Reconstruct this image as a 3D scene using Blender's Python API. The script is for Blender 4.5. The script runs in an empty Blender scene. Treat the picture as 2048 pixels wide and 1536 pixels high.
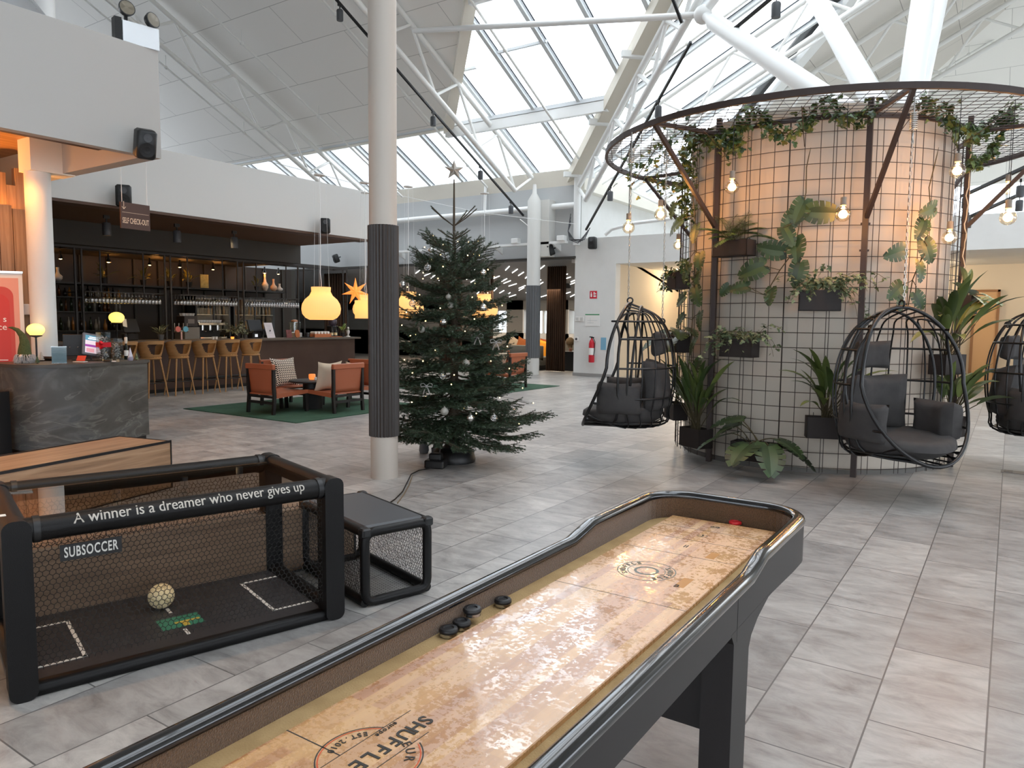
import bpy, math, random
import numpy as np
from mathutils import Vector, Matrix
R = math.radians; PI = math.pi; TAU = 2*math.pi
sin, cos = math.sin, math.cos
SC = bpy.context.scene
COL = SC.collection
rnd = random.Random(7)

# ---------------------------------------------------------------- camera numbers (image taken as 2048 x 1536)
FPX = 1480.0; EYE = 1.6
def _n(v): return v/np.linalg.norm(v)
def _ray(px, py): return np.array([px-1024.0, 768.0-py, -FPX])
_up = -_n(_ray(861, 18100))
_y = _ray(2024, 648); _y = _n(_y-_up*np.dot(_y, _up))
ROT = np.array([np.cross(_y, _up), _y, _up])      # world = ROT @ camera
def _d(px, py): return ROT @ _ray(px, py)
CAMP = np.array([0, 0, EYE])
def onz(px, py, z=0.0):
    v = _d(px, py); return Vector(CAMP+v*((z-EYE)/v[2]))
def onx(px, py, x):
    v = _d(px, py); return Vector(CAMP+v*(x/v[0]))
def ony(px, py, y):
    v = _d(px, py); return Vector(CAMP+v*(y/v[1]))
def far(px, py, t):                               # at horizontal distance t
    v = _d(px, py); return Vector(CAMP+v*(t/math.hypot(v[0], v[1])))

# ---------------------------------------------------------------- mesh builder
class MB:
    def __init__(s): s.v = []; s.f = []
    def add(s, vs, fs):
        o = len(s.v); s.v += [tuple(v) for v in vs]; s.f += [tuple(i+o for i in f) for f in fs]; return s
    def merge(s, m, M=None):
        vs = m.v if M is None else [M @ Vector(v) for v in m.v]
        return s.add(vs, m.f)
    def box(s, x0, x1, y0, y1, z0, z1):
        return s.add([(x0,y0,z0),(x1,y0,z0),(x1,y1,z0),(x0,y1,z0),(x0,y0,z1),(x1,y0,z1),(x1,y1,z1),(x0,y1,z1)],
                     [(0,3,2,1),(4,5,6,7),(0,1,5,4),(1,2,6,5),(2,3,7,6),(3,0,4,7)])
    def cbox(s, c, sx, sy, sz, M=None):
        m = MB().box(-sx/2,sx/2,-sy/2,sy/2,-sz/2,sz/2)
        return s.merge(m, Matrix.Translation(c) @ (M or Matrix()))
    def rbox(s, x0, x1, y0, y1, z0, z1, r=.01, n=3):          # rounded plan corners, chamfered top and bottom
        p = rrect(x0, x1, y0, y1, r, n); q = rrect(x0+r*.6, x1-r*.6, y0+r*.6, y1-r*.6, max(r*.5, 1e-4), n)
        k = len(p); rings = [[(x,y,z0) for x,y in q], [(x,y,z0+r*.6) for x,y in p], [(x,y,z1-r*.6) for x,y in p], [(x,y,z1) for x,y in q]]
        vs = sum(rings, []); fs = [tuple(range(k-1,-1,-1)), tuple(range(3*k, 4*k))]
        for j in range(3):
            for i in range(k): fs.append((j*k+i, j*k+(i+1)%k, (j+1)*k+(i+1)%k, (j+1)*k+i))
        return s.add(vs, fs)
    def tube(s, pts, r, n=8, closed=False, cap=True, flat=None):   # flat=(w,h): rectangular bar
        pts = [Vector(p) for p in pts]; m = len(pts); rr = r if isinstance(r, (list, tuple)) else [r]*m
        T = []
        for i in range(m):
            a = pts[(i-1) % m] if (closed or i > 0) else pts[i]; b = pts[(i+1) % m] if (closed or i < m-1) else pts[i]
            t = (b-a); T.append(t.normalized() if t.length > 1e-9 else Vector((0,0,1)))
        ref = Vector((0,0,1)) if abs(T[0].z) < .9 else Vector((1,0,0))
        u = T[0].cross(ref).normalized(); vs = []
        for i in range(m):
            u = (u-T[i]*u.dot(T[i])); u = u.normalized() if u.length > 1e-6 else T[i].orthogonal().normalized()
            w = T[i].cross(u)
            if flat:
                for a, b in ((-1,-1),(1,-1),(1,1),(-1,1)): vs.append(pts[i]+u*(a*flat[0]/2)+w*(b*flat[1]/2))
            else:
                for k in range(n):
                    a = TAU*k/n; vs.append(pts[i]+(u*cos(a)+w*sin(a))*rr[i])
        if flat: n = 4
        fs = []
        for i in range(m if closed else m-1):
            j = (i+1) % m
            for k in range(n): fs.append((i*n+k, i*n+(k+1)%n, j*n+(k+1)%n, j*n+k))
        if cap and not closed: fs += [tuple(range(n-1,-1,-1)), tuple(range((m-1)*n, m*n))]
        return s.add(vs, fs)
    def bar(s, a, b, w, h=None): return s.tube([a, b], 0, flat=(w, h or w))
    def cyl(s, a, b, r, r2=None, n=16): return s.tube([a, b], [r, r if r2 is None else r2], n)
    def lathe(s, prof, c=(0,0,0), n=20, M=None):
        vs = []; fs = []; m = len(prof)
        for i, (r, z) in enumerate(prof):
            for k in range(n):
                a = TAU*k/n; v = Vector((r*cos(a), r*sin(a), z)); v = M @ v if M else v; vs.append(v+Vector(c))
        for i in range(m-1):
            for k in range(n): fs.append((i*n+k, i*n+(k+1)%n, (i+1)*n+(k+1)%n, (i+1)*n+k))
        if prof[0][0] > 1e-5: fs.append(tuple(range(n-1,-1,-1)))
        if prof[-1][0] > 1e-5: fs.append(tuple(range((m-1)*n, m*n)))
        return s.add(vs, fs)
    def ball(s, c, r, n=14, m=8, sz=1.0, M=None):
        return s.lathe([(max(r*sin(PI*i/m), 1e-6), -r*sz*cos(PI*i/m)) for i in range(m+1)], c, n, M)
    def prism(s, poly, z0, z1):
        k = len(poly); vs = [(x,y,z0) for x,y in poly]+[(x,y,z1) for x,y in poly]
        return s.add(vs, [tuple(range(k-1,-1,-1)), tuple(range(k,2*k))]+[(i,(i+1)%k,k+(i+1)%k,k+i) for i in range(k)])
    def slab(s, pts, t):                                          # planar polygon with thickness t (vector)
        k = len(pts); pts = [Vector(p) for p in pts]; t = Vector(t)
        return s.add(pts+[p+t for p in pts], [tuple(range(k-1,-1,-1)), tuple(range(k,2*k))]+[(i,(i+1)%k,k+(i+1)%k,k+i) for i in range(k)])
    def torus(s, c, r0, r1, n=20, m=8, M=None):
        M = M or Matrix()
        return s.tube([Vector(c)+M @ Vector((r0*cos(TAU*i/n), r0*sin(TAU*i/n), 0)) for i in range(n)], r1, m, closed=True)
    def grid(s, fn, nu, nv):
        vs = [fn(i/nu, j/nv) for j in range(nv+1) for i in range(nu+1)]; w = nu+1
        return s.add(vs, [(j*w+i, j*w+i+1, (j+1)*w+i+1, (j+1)*w+i) for j in range(nv) for i in range(nu)])
    def mesh(s, name):
        me = bpy.data.meshes.new(name); me.from_pydata(s.v, [], s.f); me.update(); return me

def rrect(x0, x1, y0, y1, r, n=4):
    out = []
    for cx, cy, a0 in ((x1-r,y1-r,0),(x0+r,y1-r,90),(x0+r,y0+r,180),(x1-r,y0+r,270)):
        for i in range(n+1):
            a = R(a0+90*i/n); out.append((cx+r*cos(a), cy+r*sin(a)))
    return out

def obj(name, mb, mat, parent=None, smooth=0, loc=None, rot=None):
    me = mb if isinstance(mb, bpy.types.Mesh) else mb.mesh(name)
    if mat and not me.materials: me.materials.append(mat)
    if smooth:
        me.polygons.foreach_set('use_smooth', [True]*len(me.polygons))
        if smooth < 180: me.set_sharp_from_angle(angle=R(smooth))
    o = bpy.data.objects.new(name, me); COL.objects.link(o)
    if parent: o.parent = parent
    if loc is not None: o.location = loc
    if rot is not None: o.rotation_euler = rot
    return o
def tag(o, label, cat, group=None, kind=None):
    o['label'] = label; o['category'] = cat
    if group: o['group'] = group
    if kind: o['kind'] = kind
    return o
def thing(name, label, cat, loc=(0,0,0), rz=0.0, group=None):
    o = bpy.data.objects.new(name, None); COL.objects.link(o); o.empty_display_size = .1
    o.location = loc; o.rotation_euler = (0,0,rz); return tag(o, label, cat, group)
def single(name, mb, mat, label, cat, loc=None, rz=0.0, group=None, smooth=0):
    """a thing that is one mesh; without loc its origin moves to the middle of its base"""
    if loc is None:
        v = np.array(mb.v); c = Vector(((v[:,0].min()+v[:,0].max())/2, (v[:,1].min()+v[:,1].max())/2, v[:,2].min()))
        mb.v = [tuple(Vector(p)-c) for p in mb.v]; loc = c
    o = obj(name, mb, mat, None, smooth, loc, (0,0,rz)); return tag(o, label, cat, group)
def struct(name, mb, mat, parent=None, smooth=0):
    o = obj(name, mb, mat, parent, smooth)
    if not parent: o['kind'] = 'structure'
    return o
def dup(o, loc=None, rz=None, label=None, group=None, scale=None):
    c = o.copy(); COL.objects.link(c)
    for ch in list(o.children):
        d = ch.copy(); COL.objects.link(d); d.parent = c
        for g in list(ch.children):
            e = g.copy(); COL.objects.link(e); e.parent = d
    if loc is not None: c.location = loc
    if rz is not None: c.rotation_euler = (c.rotation_euler[0], c.rotation_euler[1], rz)
    if scale is not None: c.scale = (scale,)*3 if not isinstance(scale, (tuple, list)) else scale
    if label: c['label'] = label
    if group: c['group'] = group
    return c
def text_mb(txt, size, depth=.001, align='CENTER', space=1.0, bold=0.0, xs=1.0):
    """letters as a mesh in the XY plane, reading along +X"""
    cu = bpy.data.curves.new('lettering', 'FONT'); cu.body = txt; cu.size = size; cu.extrude = depth; cu.align_x = align
    cu.align_y = 'CENTER'; cu.space_character = space; cu.offset = bold; cu.resolution_u = 3
    o = bpy.data.objects.new('lettering', cu); COL.objects.link(o)
    me = bpy.data.meshes.new_from_object(o.evaluated_get(bpy.context.evaluated_depsgraph_get()))
    m = MB(); m.v = [(v.co.x*xs, v.co.y, v.co.z) for v in me.vertices]; m.f = [tuple(p.vertices) for p in me.polygons]
    bpy.data.objects.remove(o); bpy.data.curves.remove(cu); bpy.data.meshes.remove(me); return m
def frame_M(o, x, y):                                             # matrix with given origin, x axis and y axis
    x = Vector(x).normalized(); y = Vector(y); y = (y-x*x.dot(y)).normalized(); z = x.cross(y)
    return Matrix(((x.x,y.x,z.x,o[0]),(x.y,y.y,z.y,o[1]),(x.z,y.z,z.z,o[2]),(0,0,0,1)))
def M_at(loc, rz=0, rx=0, ry=0): return Matrix.Translation(loc) @ Matrix.Rotation(rz,4,'Z') @ Matrix.Rotation(ry,4,'Y') @ Matrix.Rotation(rx,4,'X')

# ---------------------------------------------------------------- materials
def srgb(r, g, b):
    f = lambda c: c/12.92 if c <= .04045 else ((c+.055)/1.055)**2.4
    return (f(r/255), f(g/255), f(b/255), 1)
MATS = {}
def mat(name, col, rough=.5, metal=0.0, emit=None, es=0.0, spec=None, trans=0.0, ior=1.45, var=0.0, vs=8.0, bump=0.0, bs=60.0, coat=0.0, sheen=0.0, vcol=None, stretch=None):
    """principled material; var mixes towards vcol with noise of scale vs; bump adds noise bump of scale bs"""
    if name in MATS: return MATS[name]
    m = bpy.data.materials.new(name); m.use_nodes = True; nt = m.node_tree; b = nt.nodes['Principled BSDF']; MATS[name] = m
    c = srgb(*col) if max(col[:3]) > 1 else (*col[:3], 1)
    b.inputs['Base Color'].default_value = c; b.inputs['Roughness'].default_value = rough; b.inputs['Metallic'].default_value = metal
    b.inputs['IOR'].default_value = ior; b.inputs['Transmission Weight'].default_value = trans; b.inputs['Coat Weight'].default_value = coat
    b.inputs['Sheen Weight'].default_value = sheen
    if spec is not None: b.inputs['Specular IOR Level'].default_value = spec
    if emit is not None:
        b.inputs['Emission Color'].default_value = srgb(*emit); b.inputs['Emission Strength'].default_value = es
    if var or bump:
        tc = nt.nodes.new('ShaderNodeTexCoord'); src = tc.outputs['Object']
        if stretch:
            mp = nt.nodes.new('ShaderNodeMapping'); mp.inputs['Scale'].default_value = stretch; nt.links.new(src, mp.inputs[0]); src = mp.outputs[0]
        if var:
            n = nt.nodes.new('ShaderNodeTexNoise'); n.inputs['Scale'].default_value = vs; n.inputs['Detail'].default_value = 5; nt.links.new(src, n.inputs['Vector'])
            rp = nt.nodes.new('ShaderNodeValToRGB'); rp.color_ramp.elements[0].position = .5-var/2; rp.color_ramp.elements[1].position = .5+var/2
            rp.color_ramp.elements[0].color = c; rp.color_ramp.elements[1].color = srgb(*vcol) if vcol else tuple(min(1, x*1.4) for x in c[:3])+(1,)
            nt.links.new(n.outputs['Fac'], rp.inputs[0]); nt.links.new(rp.outputs[0], b.inputs['Base Color'])
        if bump:
            n2 = nt.nodes.new('ShaderNodeTexNoise'); n2.inputs['Scale'].default_value = bs; nt.links.new(src, n2.inputs['Vector'])
            bp = nt.nodes.new('ShaderNodeBump'); bp.inputs['Strength'].default_value = bump; bp.inputs['Distance'].default_value = .01
            nt.links.new(n2.outputs['Fac'], bp.inputs['Height']); nt.links.new(bp.outputs[0], b.inputs['Normal'])
    return m
def node(nt, t, **kw):
    n = nt.nodes.new(t)
    for k, v in kw.items():
        if k in n.inputs: n.inputs[k].default_value = v
        else: setattr(n, k, v)
    return n
def newmat(name):
    m = bpy.data.materials.new(name); m.use_nodes = True; MATS[name] = m
    return m, m.node_tree, m.node_tree.nodes['Principled BSDF'], m.node_tree.links
def glassy(name, tint=(1,1,1), gloss=.06, rough=.02, f0=None):
    """thin clear pane: see-through, with a fresnel-like mirror part"""
    m, nt, b, L = newmat(name); nt.nodes.remove(b); out = nt.nodes['Material Output']
    t = node(nt, 'ShaderNodeBsdfTransparent'); t.inputs[0].default_value = (*tint, 1)
    g = node(nt, 'ShaderNodeBsdfGlossy'); g.inputs['Roughness'].default_value = rough
    lw = node(nt, 'ShaderNodeLayerWeight', Blend=.5); mx = node(nt, 'ShaderNodeMixShader')
    pw = node(nt, 'ShaderNodeMath', operation='POWER'); pw.inputs[1].default_value = 4.5; L.new(lw.outputs['Facing'], pw.inputs[0])
    mul = node(nt, 'ShaderNodeMath', operation='MULTIPLY_ADD'); mul.inputs[1].default_value = .7; mul.inputs[2].default_value = gloss; L.new(pw.outputs[0], mul.inputs[0]); mul.use_clamp = True
    L.new(mul.outputs[0], mx.inputs[0]); L.new(t.outputs[0], mx.inputs[1]); L.new(g.outputs[0], mx.inputs[2]); L.new(mx.outputs[0], out.inputs[0]); return m
def ramp(nt, stops):
    r = nt.nodes.new('ShaderNodeValToRGB'); e = r.color_ramp.elements
    while len(e) < len(stops): e.new(.5)
    for k, (p, c) in enumerate(stops): e[k].position = p; e[k].color = srgb(*c) if max(c) > 3 else (*c, 1)
    return r
# ================================================================ materials of the shell
WHITE = mat('white_paint', (212,212,208), .6, var=.5, vs=3, vcol=(218,218,215))
STEEL = mat('white_steel', (226,227,225), .4)
GREYW = mat('grey_paint', (176,178,178), .7)
DARKW = mat('dark_paint', (58,55,50), .7)
CREAM = mat('cream_paint', (228,223,211), .6)
BLACK = mat('black_metal', (22,22,23), .42)
BLACKM = mat('matt_black', (17,17,18), .6)
DGREY = mat('dark_grey_metal', (70,72,75), .45)
BEIGE = mat('warm_beige_paint', (214,200,176), .7)

def floor_mat():
    m, nt, b, L = newmat('stone_tile'); tc = node(nt, 'ShaderNodeTexCoord')
    sep = node(nt, 'ShaderNodeSeparateXYZ'); L.new(tc.outputs['Object'], sep.inputs[0])
    ax = node(nt, 'ShaderNodeMath', operation='ADD'); ax.inputs[1].default_value = 40*.402-.005
    ay = node(nt, 'ShaderNodeMath', operation='ADD'); ay.inputs[1].default_value = 60*.823-3.205
    L.new(sep.outputs[0], ax.inputs[0]); L.new(sep.outputs[1], ay.inputs[0])
    cmb = node(nt, 'ShaderNodeCombineXYZ'); L.new(ay.outputs[0], cmb.inputs[0]); L.new(ax.outputs[0], cmb.inputs[1])
    br = node(nt, 'ShaderNodeTexBrick', offset=.5, offset_frequency=2); L.new(cmb.outputs[0], br.inputs['Vector'])
    br.inputs['Scale'].default_value = 1; br.inputs['Brick Width'].default_value = .823; br.inputs['Row Height'].default_value = .402
    br.inputs['Mortar Size'].default_value = .0036; br.inputs['Mortar Smooth'].default_value = .1
    br.inputs['Color1'].default_value = (0,0,0,1); br.inputs['Color2'].default_value = (1,1,1,1); br.inputs['Mortar'].default_value = (.5,.5,.5,1)
    # streaks along X, patches, fine pits; each tile shifts the pattern
    mp = node(nt, 'ShaderNodeMapping'); mp.inputs['Scale'].default_value = (2.1, 4.6, 1); L.new(tc.outputs['Object'], mp.inputs[0])
    off = node(nt, 'ShaderNodeVectorMath', operation='MULTIPLY_ADD'); L.new(br.outputs['Color'], off.inputs[0]); off.inputs[1].default_value = (7,3,9); L.new(mp.outputs[0], off.inputs[2])
    n1 = node(nt, 'ShaderNodeTexNoise'); n1.inputs['Scale'].default_value = 1.7; n1.inputs['Detail'].default_value = 12; n1.inputs['Roughness'].default_value = .68; n1.inputs['Distortion'].default_value = .5; L.new(off.outputs[0], n1.inputs['Vector'])
    n2 = node(nt, 'ShaderNodeTexNoise'); n2.inputs['Scale'].default_value = 2.3; n2.inputs['Detail'].default_value = 3; L.new(tc.outputs['Object'], n2.inputs['Vector'])
    rp = ramp(nt, [(.24,(108,106,103)), (.40,(150,147,144)), (.55,(172,170,166)), (.66,(182,180,176)), (.8,(214,211,207))]); L.new(n1.outputs['Fac'], rp.inputs[0])
    rp2 = ramp(nt, [(.3,(.86,.86,.86)), (.7,(1.06,1.055,1.05))]); L.new(n2.outputs['Fac'], rp2.inputs[0])
    mu = node(nt, 'ShaderNodeMix', data_type='RGBA', blend_type='MULTIPLY'); mu.inputs['Factor'].default_value = 1; L.new(rp.outputs[0], mu.inputs['A']); L.new(rp2.outputs[0], mu.inputs['B'])
    tv = ramp(nt, [(0,(.72,.72,.73)), (1,(1.06,1.055,1.05))]); L.new(br.outputs['Color'], tv.inputs[0])
    mu2 = node(nt, 'ShaderNodeMix', data_type='RGBA', blend_type='MULTIPLY'); mu2.inputs['Factor'].default_value = 1; L.new(mu.outputs['Result'], mu2.inputs['A']); L.new(tv.outputs[0], mu2.inputs['B'])
    gm = node(nt, 'ShaderNodeMix', data_type='RGBA'); L.new(br.outputs['Fac'], gm.inputs['Factor']); L.new(mu2.outputs['Result'], gm.inputs['A']); gm.inputs['B'].default_value = srgb(92,91,90)
    L.new(gm.outputs['Result'], b.inputs['Base Color'])
    rr = node(nt, 'ShaderNodeMapRange'); rr.inputs['To Min'].default_value = .3; rr.inputs['To Max'].default_value = .46; L.new(n1.outputs['Fac'], rr.inputs['Value']); L.new(rr.outputs[0], b.inputs['Roughness'])
    bp = node(nt, 'ShaderNodeBump'); bp.inputs['Strength'].default_value = .14; bp.inputs['Distance'].default_value = .01; L.new(n1.outputs['Fac'], bp.inputs['Height']); L.new(bp.outputs[0], b.inputs['Normal'])
    return m
FLOOR = floor_mat()

def panel_mat(nm='ceiling_panel', k=1.0):
    m, nt, b, L = newmat(nm); uv = node(nt, 'ShaderNodeAttribute', attribute_name='panel_uv')
    br = node(nt, 'ShaderNodeTexBrick', offset=.5, offset_frequency=2); L.new(uv.outputs['Vector'], br.inputs['Vector'])
    br.inputs['Scale'].default_value = 1; br.inputs['Brick Width'].default_value = 3.0; br.inputs['Row Height'].default_value = 1.2
    br.inputs['Mortar Size'].default_value = .009; br.inputs['Mortar Smooth'].default_value = .2
    br.inputs['Color1'].default_value = srgb(232,230,225); br.inputs['Color2'].default_value = srgb(236,234,229); br.inputs['Mortar'].default_value = srgb(184,182,178)
    L.new(br.outputs['Color'], b.inputs['Base Color']); b.inputs['Roughness'].default_value = .75
    return m
PANEL = panel_mat()
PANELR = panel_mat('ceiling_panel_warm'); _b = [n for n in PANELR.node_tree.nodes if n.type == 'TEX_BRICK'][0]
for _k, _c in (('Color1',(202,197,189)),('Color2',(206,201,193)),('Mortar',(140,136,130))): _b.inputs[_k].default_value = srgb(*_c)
SKYGLASS = glassy('skylight_glass', (.97,.985,1), .04)
CLEAR = glassy('clear_glass', (.97,.98,.98), .05)

def plank_mat(name, base, dark, light, sx=1, axis=0):
    m, nt, b, L = newmat(name); tc = node(nt, 'ShaderNodeTexCoord'); mp = node(nt, 'ShaderNodeMapping'); L.new(tc.outputs['Object'], mp.inputs[0])
    sc = [14,14,14]; sc[axis] = .8; mp.inputs['Scale'].default_value = sc
    n = node(nt, 'ShaderNodeTexNoise'); n.inputs['Scale'].default_value = 1.6*sx; n.inputs['Detail'].default_value = 6; n.inputs['Distortion'].default_value = .6; L.new(mp.outputs[0], n.inputs['Vector'])
    r = ramp(nt, [(.3, dark), (.5, base), (.72, light)]); L.new(n.outputs['Fac'], r.inputs[0]); L.new(r.outputs[0], b.inputs['Base Color']); b.inputs['Roughness'].default_value = .45
    return m
OAKWALL = plank_mat('brown_oak_planks', (146,116,90), (122,94,70), (164,134,106), axis=2)
OAKCEIL = plank_mat('oak_ceiling_boards', (150,112,76), (124,90,58), (172,134,94), axis=1)

# ================================================================ floor and walls
struct('floor', MB().box(-30,12,-6,37,-.2,0), FLOOR)
WY = 19.2
w = MB()                                    # rear wall: the tall left stretch above the lounge opening
w.box(-30,-10.72,WY,WY+.3,3.49,5.9)
struct('wall_rear', w, GREYW)
w = MB().box(-10.72,-9.4,WY,WY+.3,0,3.24).box(-10.72,12,WY,WY+.3,3.24,4.0)
w.box(8.5,12,WY,WY+.3,0,3.24)
struct('wall_white', w, WHITE)
struct('baseboard_rear', MB().box(-10.74,-9.38,WY-.015,WY,0,.09), mat('grey_skirting', (150,148,145), .6))
struct('trim_1', MB().box(-30,-10.7,WY-.06,WY+.02,3.44,3.5), DARKW)           # dark head of the lounge opening
# corridor behind the white wall
GREYB = mat('hall_wall_grey', (200,200,198), .7)
struct('wall_back', MB().box(-30,12,-6.3,-6,0,.4).box(-30,12,-6.3,-6,3.2,19).box(-30,-7,-6.3,-6,.4,3.2), GREYB)
struct('wall_right', MB().box(12,12.3,-6.3,37,0,.4).box(12,12.3,-6.3,37,4.2,17.5), GREYB)
for nm, mb, n_ in (('window_7', MB().box(-7,12,-6.16,-6.14,.4,3.2), 12), ('window_9', MB().box(-30.16,-30.14,-6,19,4.7,8.6), 2), ('window_8', MB().box(12.14,12.16,-6,37,.4,4.2), 1)):  # window bands added out of view so daylight reaches the roof slopes
    o = struct(nm, mb, glassy('window_pane', (.97,.98,1), .05) if 'window_pane' not in MATS else MATS['window_pane']); fm = MB()
    for k in range(9):
        if n_ == 12: fm.box(-7+2.37*k-.04,-7+2.37*k+.04,-6.25,-6.05,.4,3.2)
        elif n_ == 2: fm.box(-30.25,-30.05,-6+3.1*k-.05,-6+3.1*k+.05,4.7,8.6)
        else: fm.box(12.05,12.25,-6+5.2*k-.04,-6+5.2*k+.04,.4,4.2)
    struct('window_frame', fm, DGREY, o)
struct('wall_left', MB().box(-30.3,-30,-6.3,37,0,4.7).box(-30.3,-30,-6.3,37,8.6,19), GREYW)
struct('wall_corridor', MB().box(-10,12,24,24.2,0,3.24).box(-9.62,-9.4,WY+.3,24,0,3.24), BEIGE)
struct('baseboard_corridor', MB().box(-9.4,12,23.98,24,0,.1), mat('grey_skirting', (0,0,0)))
struct('ceiling_corridor', MB().box(-9.62,12,WY+.3,24.2,3.24,3.34), WHITE)
d = struct('door_1', MB().box(-.86,-.36,23.9,23.98,0,2.5), mat('orange_oak_door', (206,164,116), .5)); 
struct('door_frame', MB().box(-.93,-.86,23.88,23.99,0,2.56).box(-.36,-.3,23.88,23.99,0,2.56).box(-.93,-.3,23.88,23.99,2.5,2.56), mat('door_frame_wood', (150,108,70), .5), d)
# lounge beyond the opening
BY = 25.0
wins = [ony(a, 640, BY).x for a in (985,1013,1046,1078,1081,1107,1136,1165)]
wz0, wz1 = 1.12, 2.05
m = MB(); xs = [-30]+[v for p in ((wins[0],wins[1]),(wins[2],wins[5]),(wins[6],wins[7])) for v in p]+[-9.4]
for i in range(0, len(xs)-1, 2): m.box(xs[i], xs[i+1], BY, BY+.4, 0, 2.5)
m.box(-30,-9.4,BY,BY+.4,0,wz0).box(-30,-9.4,BY,BY+.4,wz1,2.5)
struct('wall_lounge', m, mat('lounge_grey_paint', (122,121,117), .7))
for k, (a, b_) in enumerate(((wins[0],wins[1]),(wins[2],wins[5]),(wins[6],wins[7]))):
    f = MB(); f.box(a,a+.05,BY-.02,BY+.4,wz0-.25,wz1).box(b_-.05,b_,BY+.2,BY+.4,wz0,wz1).box(a,b_,BY+.2,BY+.4,wz1-.05,wz1).box(a,b_,BY-.02,BY+.4,wz0-.25,wz0)
    if k == 1: f.box(wins[3],wins[4],BY+.25,BY+.4,wz0,wz1)
    o = struct('window_%d' % (k+1), f, WHITE)
    struct('window_glass', MB().box(a+.05,b_-.05,BY+.32,BY+.33,wz0,wz1), CLEAR, o)
LCEIL = mat('lounge_ceiling_grey', (132,135,138), .6)
struct('ceiling_lounge', MB().slab([(-30,WY+.3,3.44),(-9.4,WY+.3,3.44),(-9.4,BY,2.42),(-30,BY,2.42)], (0,0,.08)), LCEIL)
LED = mat('led_white', (255,255,255), .5, emit=(255,252,245), es=5)
def lz(y): return 3.44-(y-WY-.3)*(1.02/(BY-WY-.3))
for i in range(60):
    x = -17.6+1.28*(i % 5)+rnd.uniform(-.12,.12)+.12*(i//5 % 2); y = 20.2+.36*(i//5)+rnd.uniform(-.05,.05); a = R(-38+rnd.uniform(-8,8))
    p = Vector((x,y,lz(y)-.012)); d2 = Vector((cos(a)*.33, sin(a)*.33, -sin(a)*.33*.185))
    s_ = single('linear_ceiling_light', MB().bar(p-d2,p+d2,.015,.014), LED, 'thin white light line set in the grey lounge ceiling', 'ceiling light', group='light lines in the lounge ceiling')

# ================================================================ bar hall: fascia, soffit, bulkhead, back wall
FX, SZ, FT, BE = -12.5, 3.45, 4.53, 12.6
BRSOF = mat('brown_soffit', (92,64,44), .6)
FASC = mat('fascia_paint', (200,199,195), .65)
struct('wall_bar_fascia', MB().box(FX-.25,FX,-6,BE,SZ,FT).box(-18,FX-.25,BE-.25,BE,SZ,FT), FASC)
struct('ceiling_bar_soffit', MB().box(-14.9,FX-.02,-6,BE-.02,SZ-.03,SZ+.02), BRSOF)
struct('trim_2', MB().box(FX-.32,FX+.012,-6,BE,SZ-.05,SZ-.005), mat('brown_edge', (78,54,40), .5))
struct('wall_bar_bulkhead', MB().box(-15.05,-14.9,-6,BE,2.98,SZ), DARKW)
struct('ceiling_bar', MB().box(-18,-15.05,-6,BE,2.98,3.08), DARKW)
struct('wall_bar_back', MB().box(-17.6,-17.45,-6,14.4,0,3.0), mat('dark_brown_panelling', (46,38,31), .55))
struct('wall_bar_end', MB().box(-17.6,-17.5,14.4,14.6,0,3.0), DARKW)

# ================================================================ balcony over the desk
BX, BZ, BT, BYE = -8.13, 3.40, 4.58, 4.9
struct('wall_balcony_fascia', MB().box(BX-.12,BX,-6,BYE,BZ,BT).box(-12.3,BX-.12,BYE-.17,BYE,BZ,BT), mat('balcony_paint', (172,169,164), .65))
struct('ceiling_balcony', MB().box(-12.3,BX-.12,-6,BYE-.17,3.78,3.86), OAKCEIL)
struct('trim_3', MB().box(-10.36,-10.04,4.36,BYE-.02,BZ-.015,BZ+.4), CREAM)      # beam head on the column
struct('trim_4', MB().box(BX-.2,BX-.12,-6,4.3,BZ+.0,BZ+.03), mat('brown_edge', (0,0,0)))
# stepped plank wall with a glowing gap
wl = MB()
for i, y in enumerate(np.arange(2.2, 4.5, .155)):
    top = 3.0 if y < 4.3 else 3.0-(y-4.3)*.55
    wl.box(-10.72,-10.6,y,y+.145,0,top)
struct('wall_wood', wl, OAKWALL)
wl = MB(); hs = [3.3,3.3,3.62,3.2,3.45,3.3,3.62,3.25,3.4]
for i, y in enumerate(np.arange(2.9, 4.86, .11)): wl.box(-11.02,-10.92,y,y+.108,2.4,hs[i % 9]-max(0,(y-4.45))*.9)
struct('wall_wood_upper', wl, OAKWALL)
struct('wall_behind_wood', MB().box(-12.2,-12.1,-6,4.9,0,3.7).box(-12.1,-11.05,4.8,4.9,0,3.7), BEIGE)
GLOW = mat('warm_led_strip', (255,190,90), .5, emit=(255,176,74), es=30)
single('led_strip', MB().bar((-10.85,2.3,2.86),(-10.85,4.3,2.86),.03).bar((-10.85,4.3,2.86),(-10.85,4.85,2.55),.03), GLOW, 'warm glowing light strip in the gap of the stepped plank wall', 'light strip')

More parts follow.
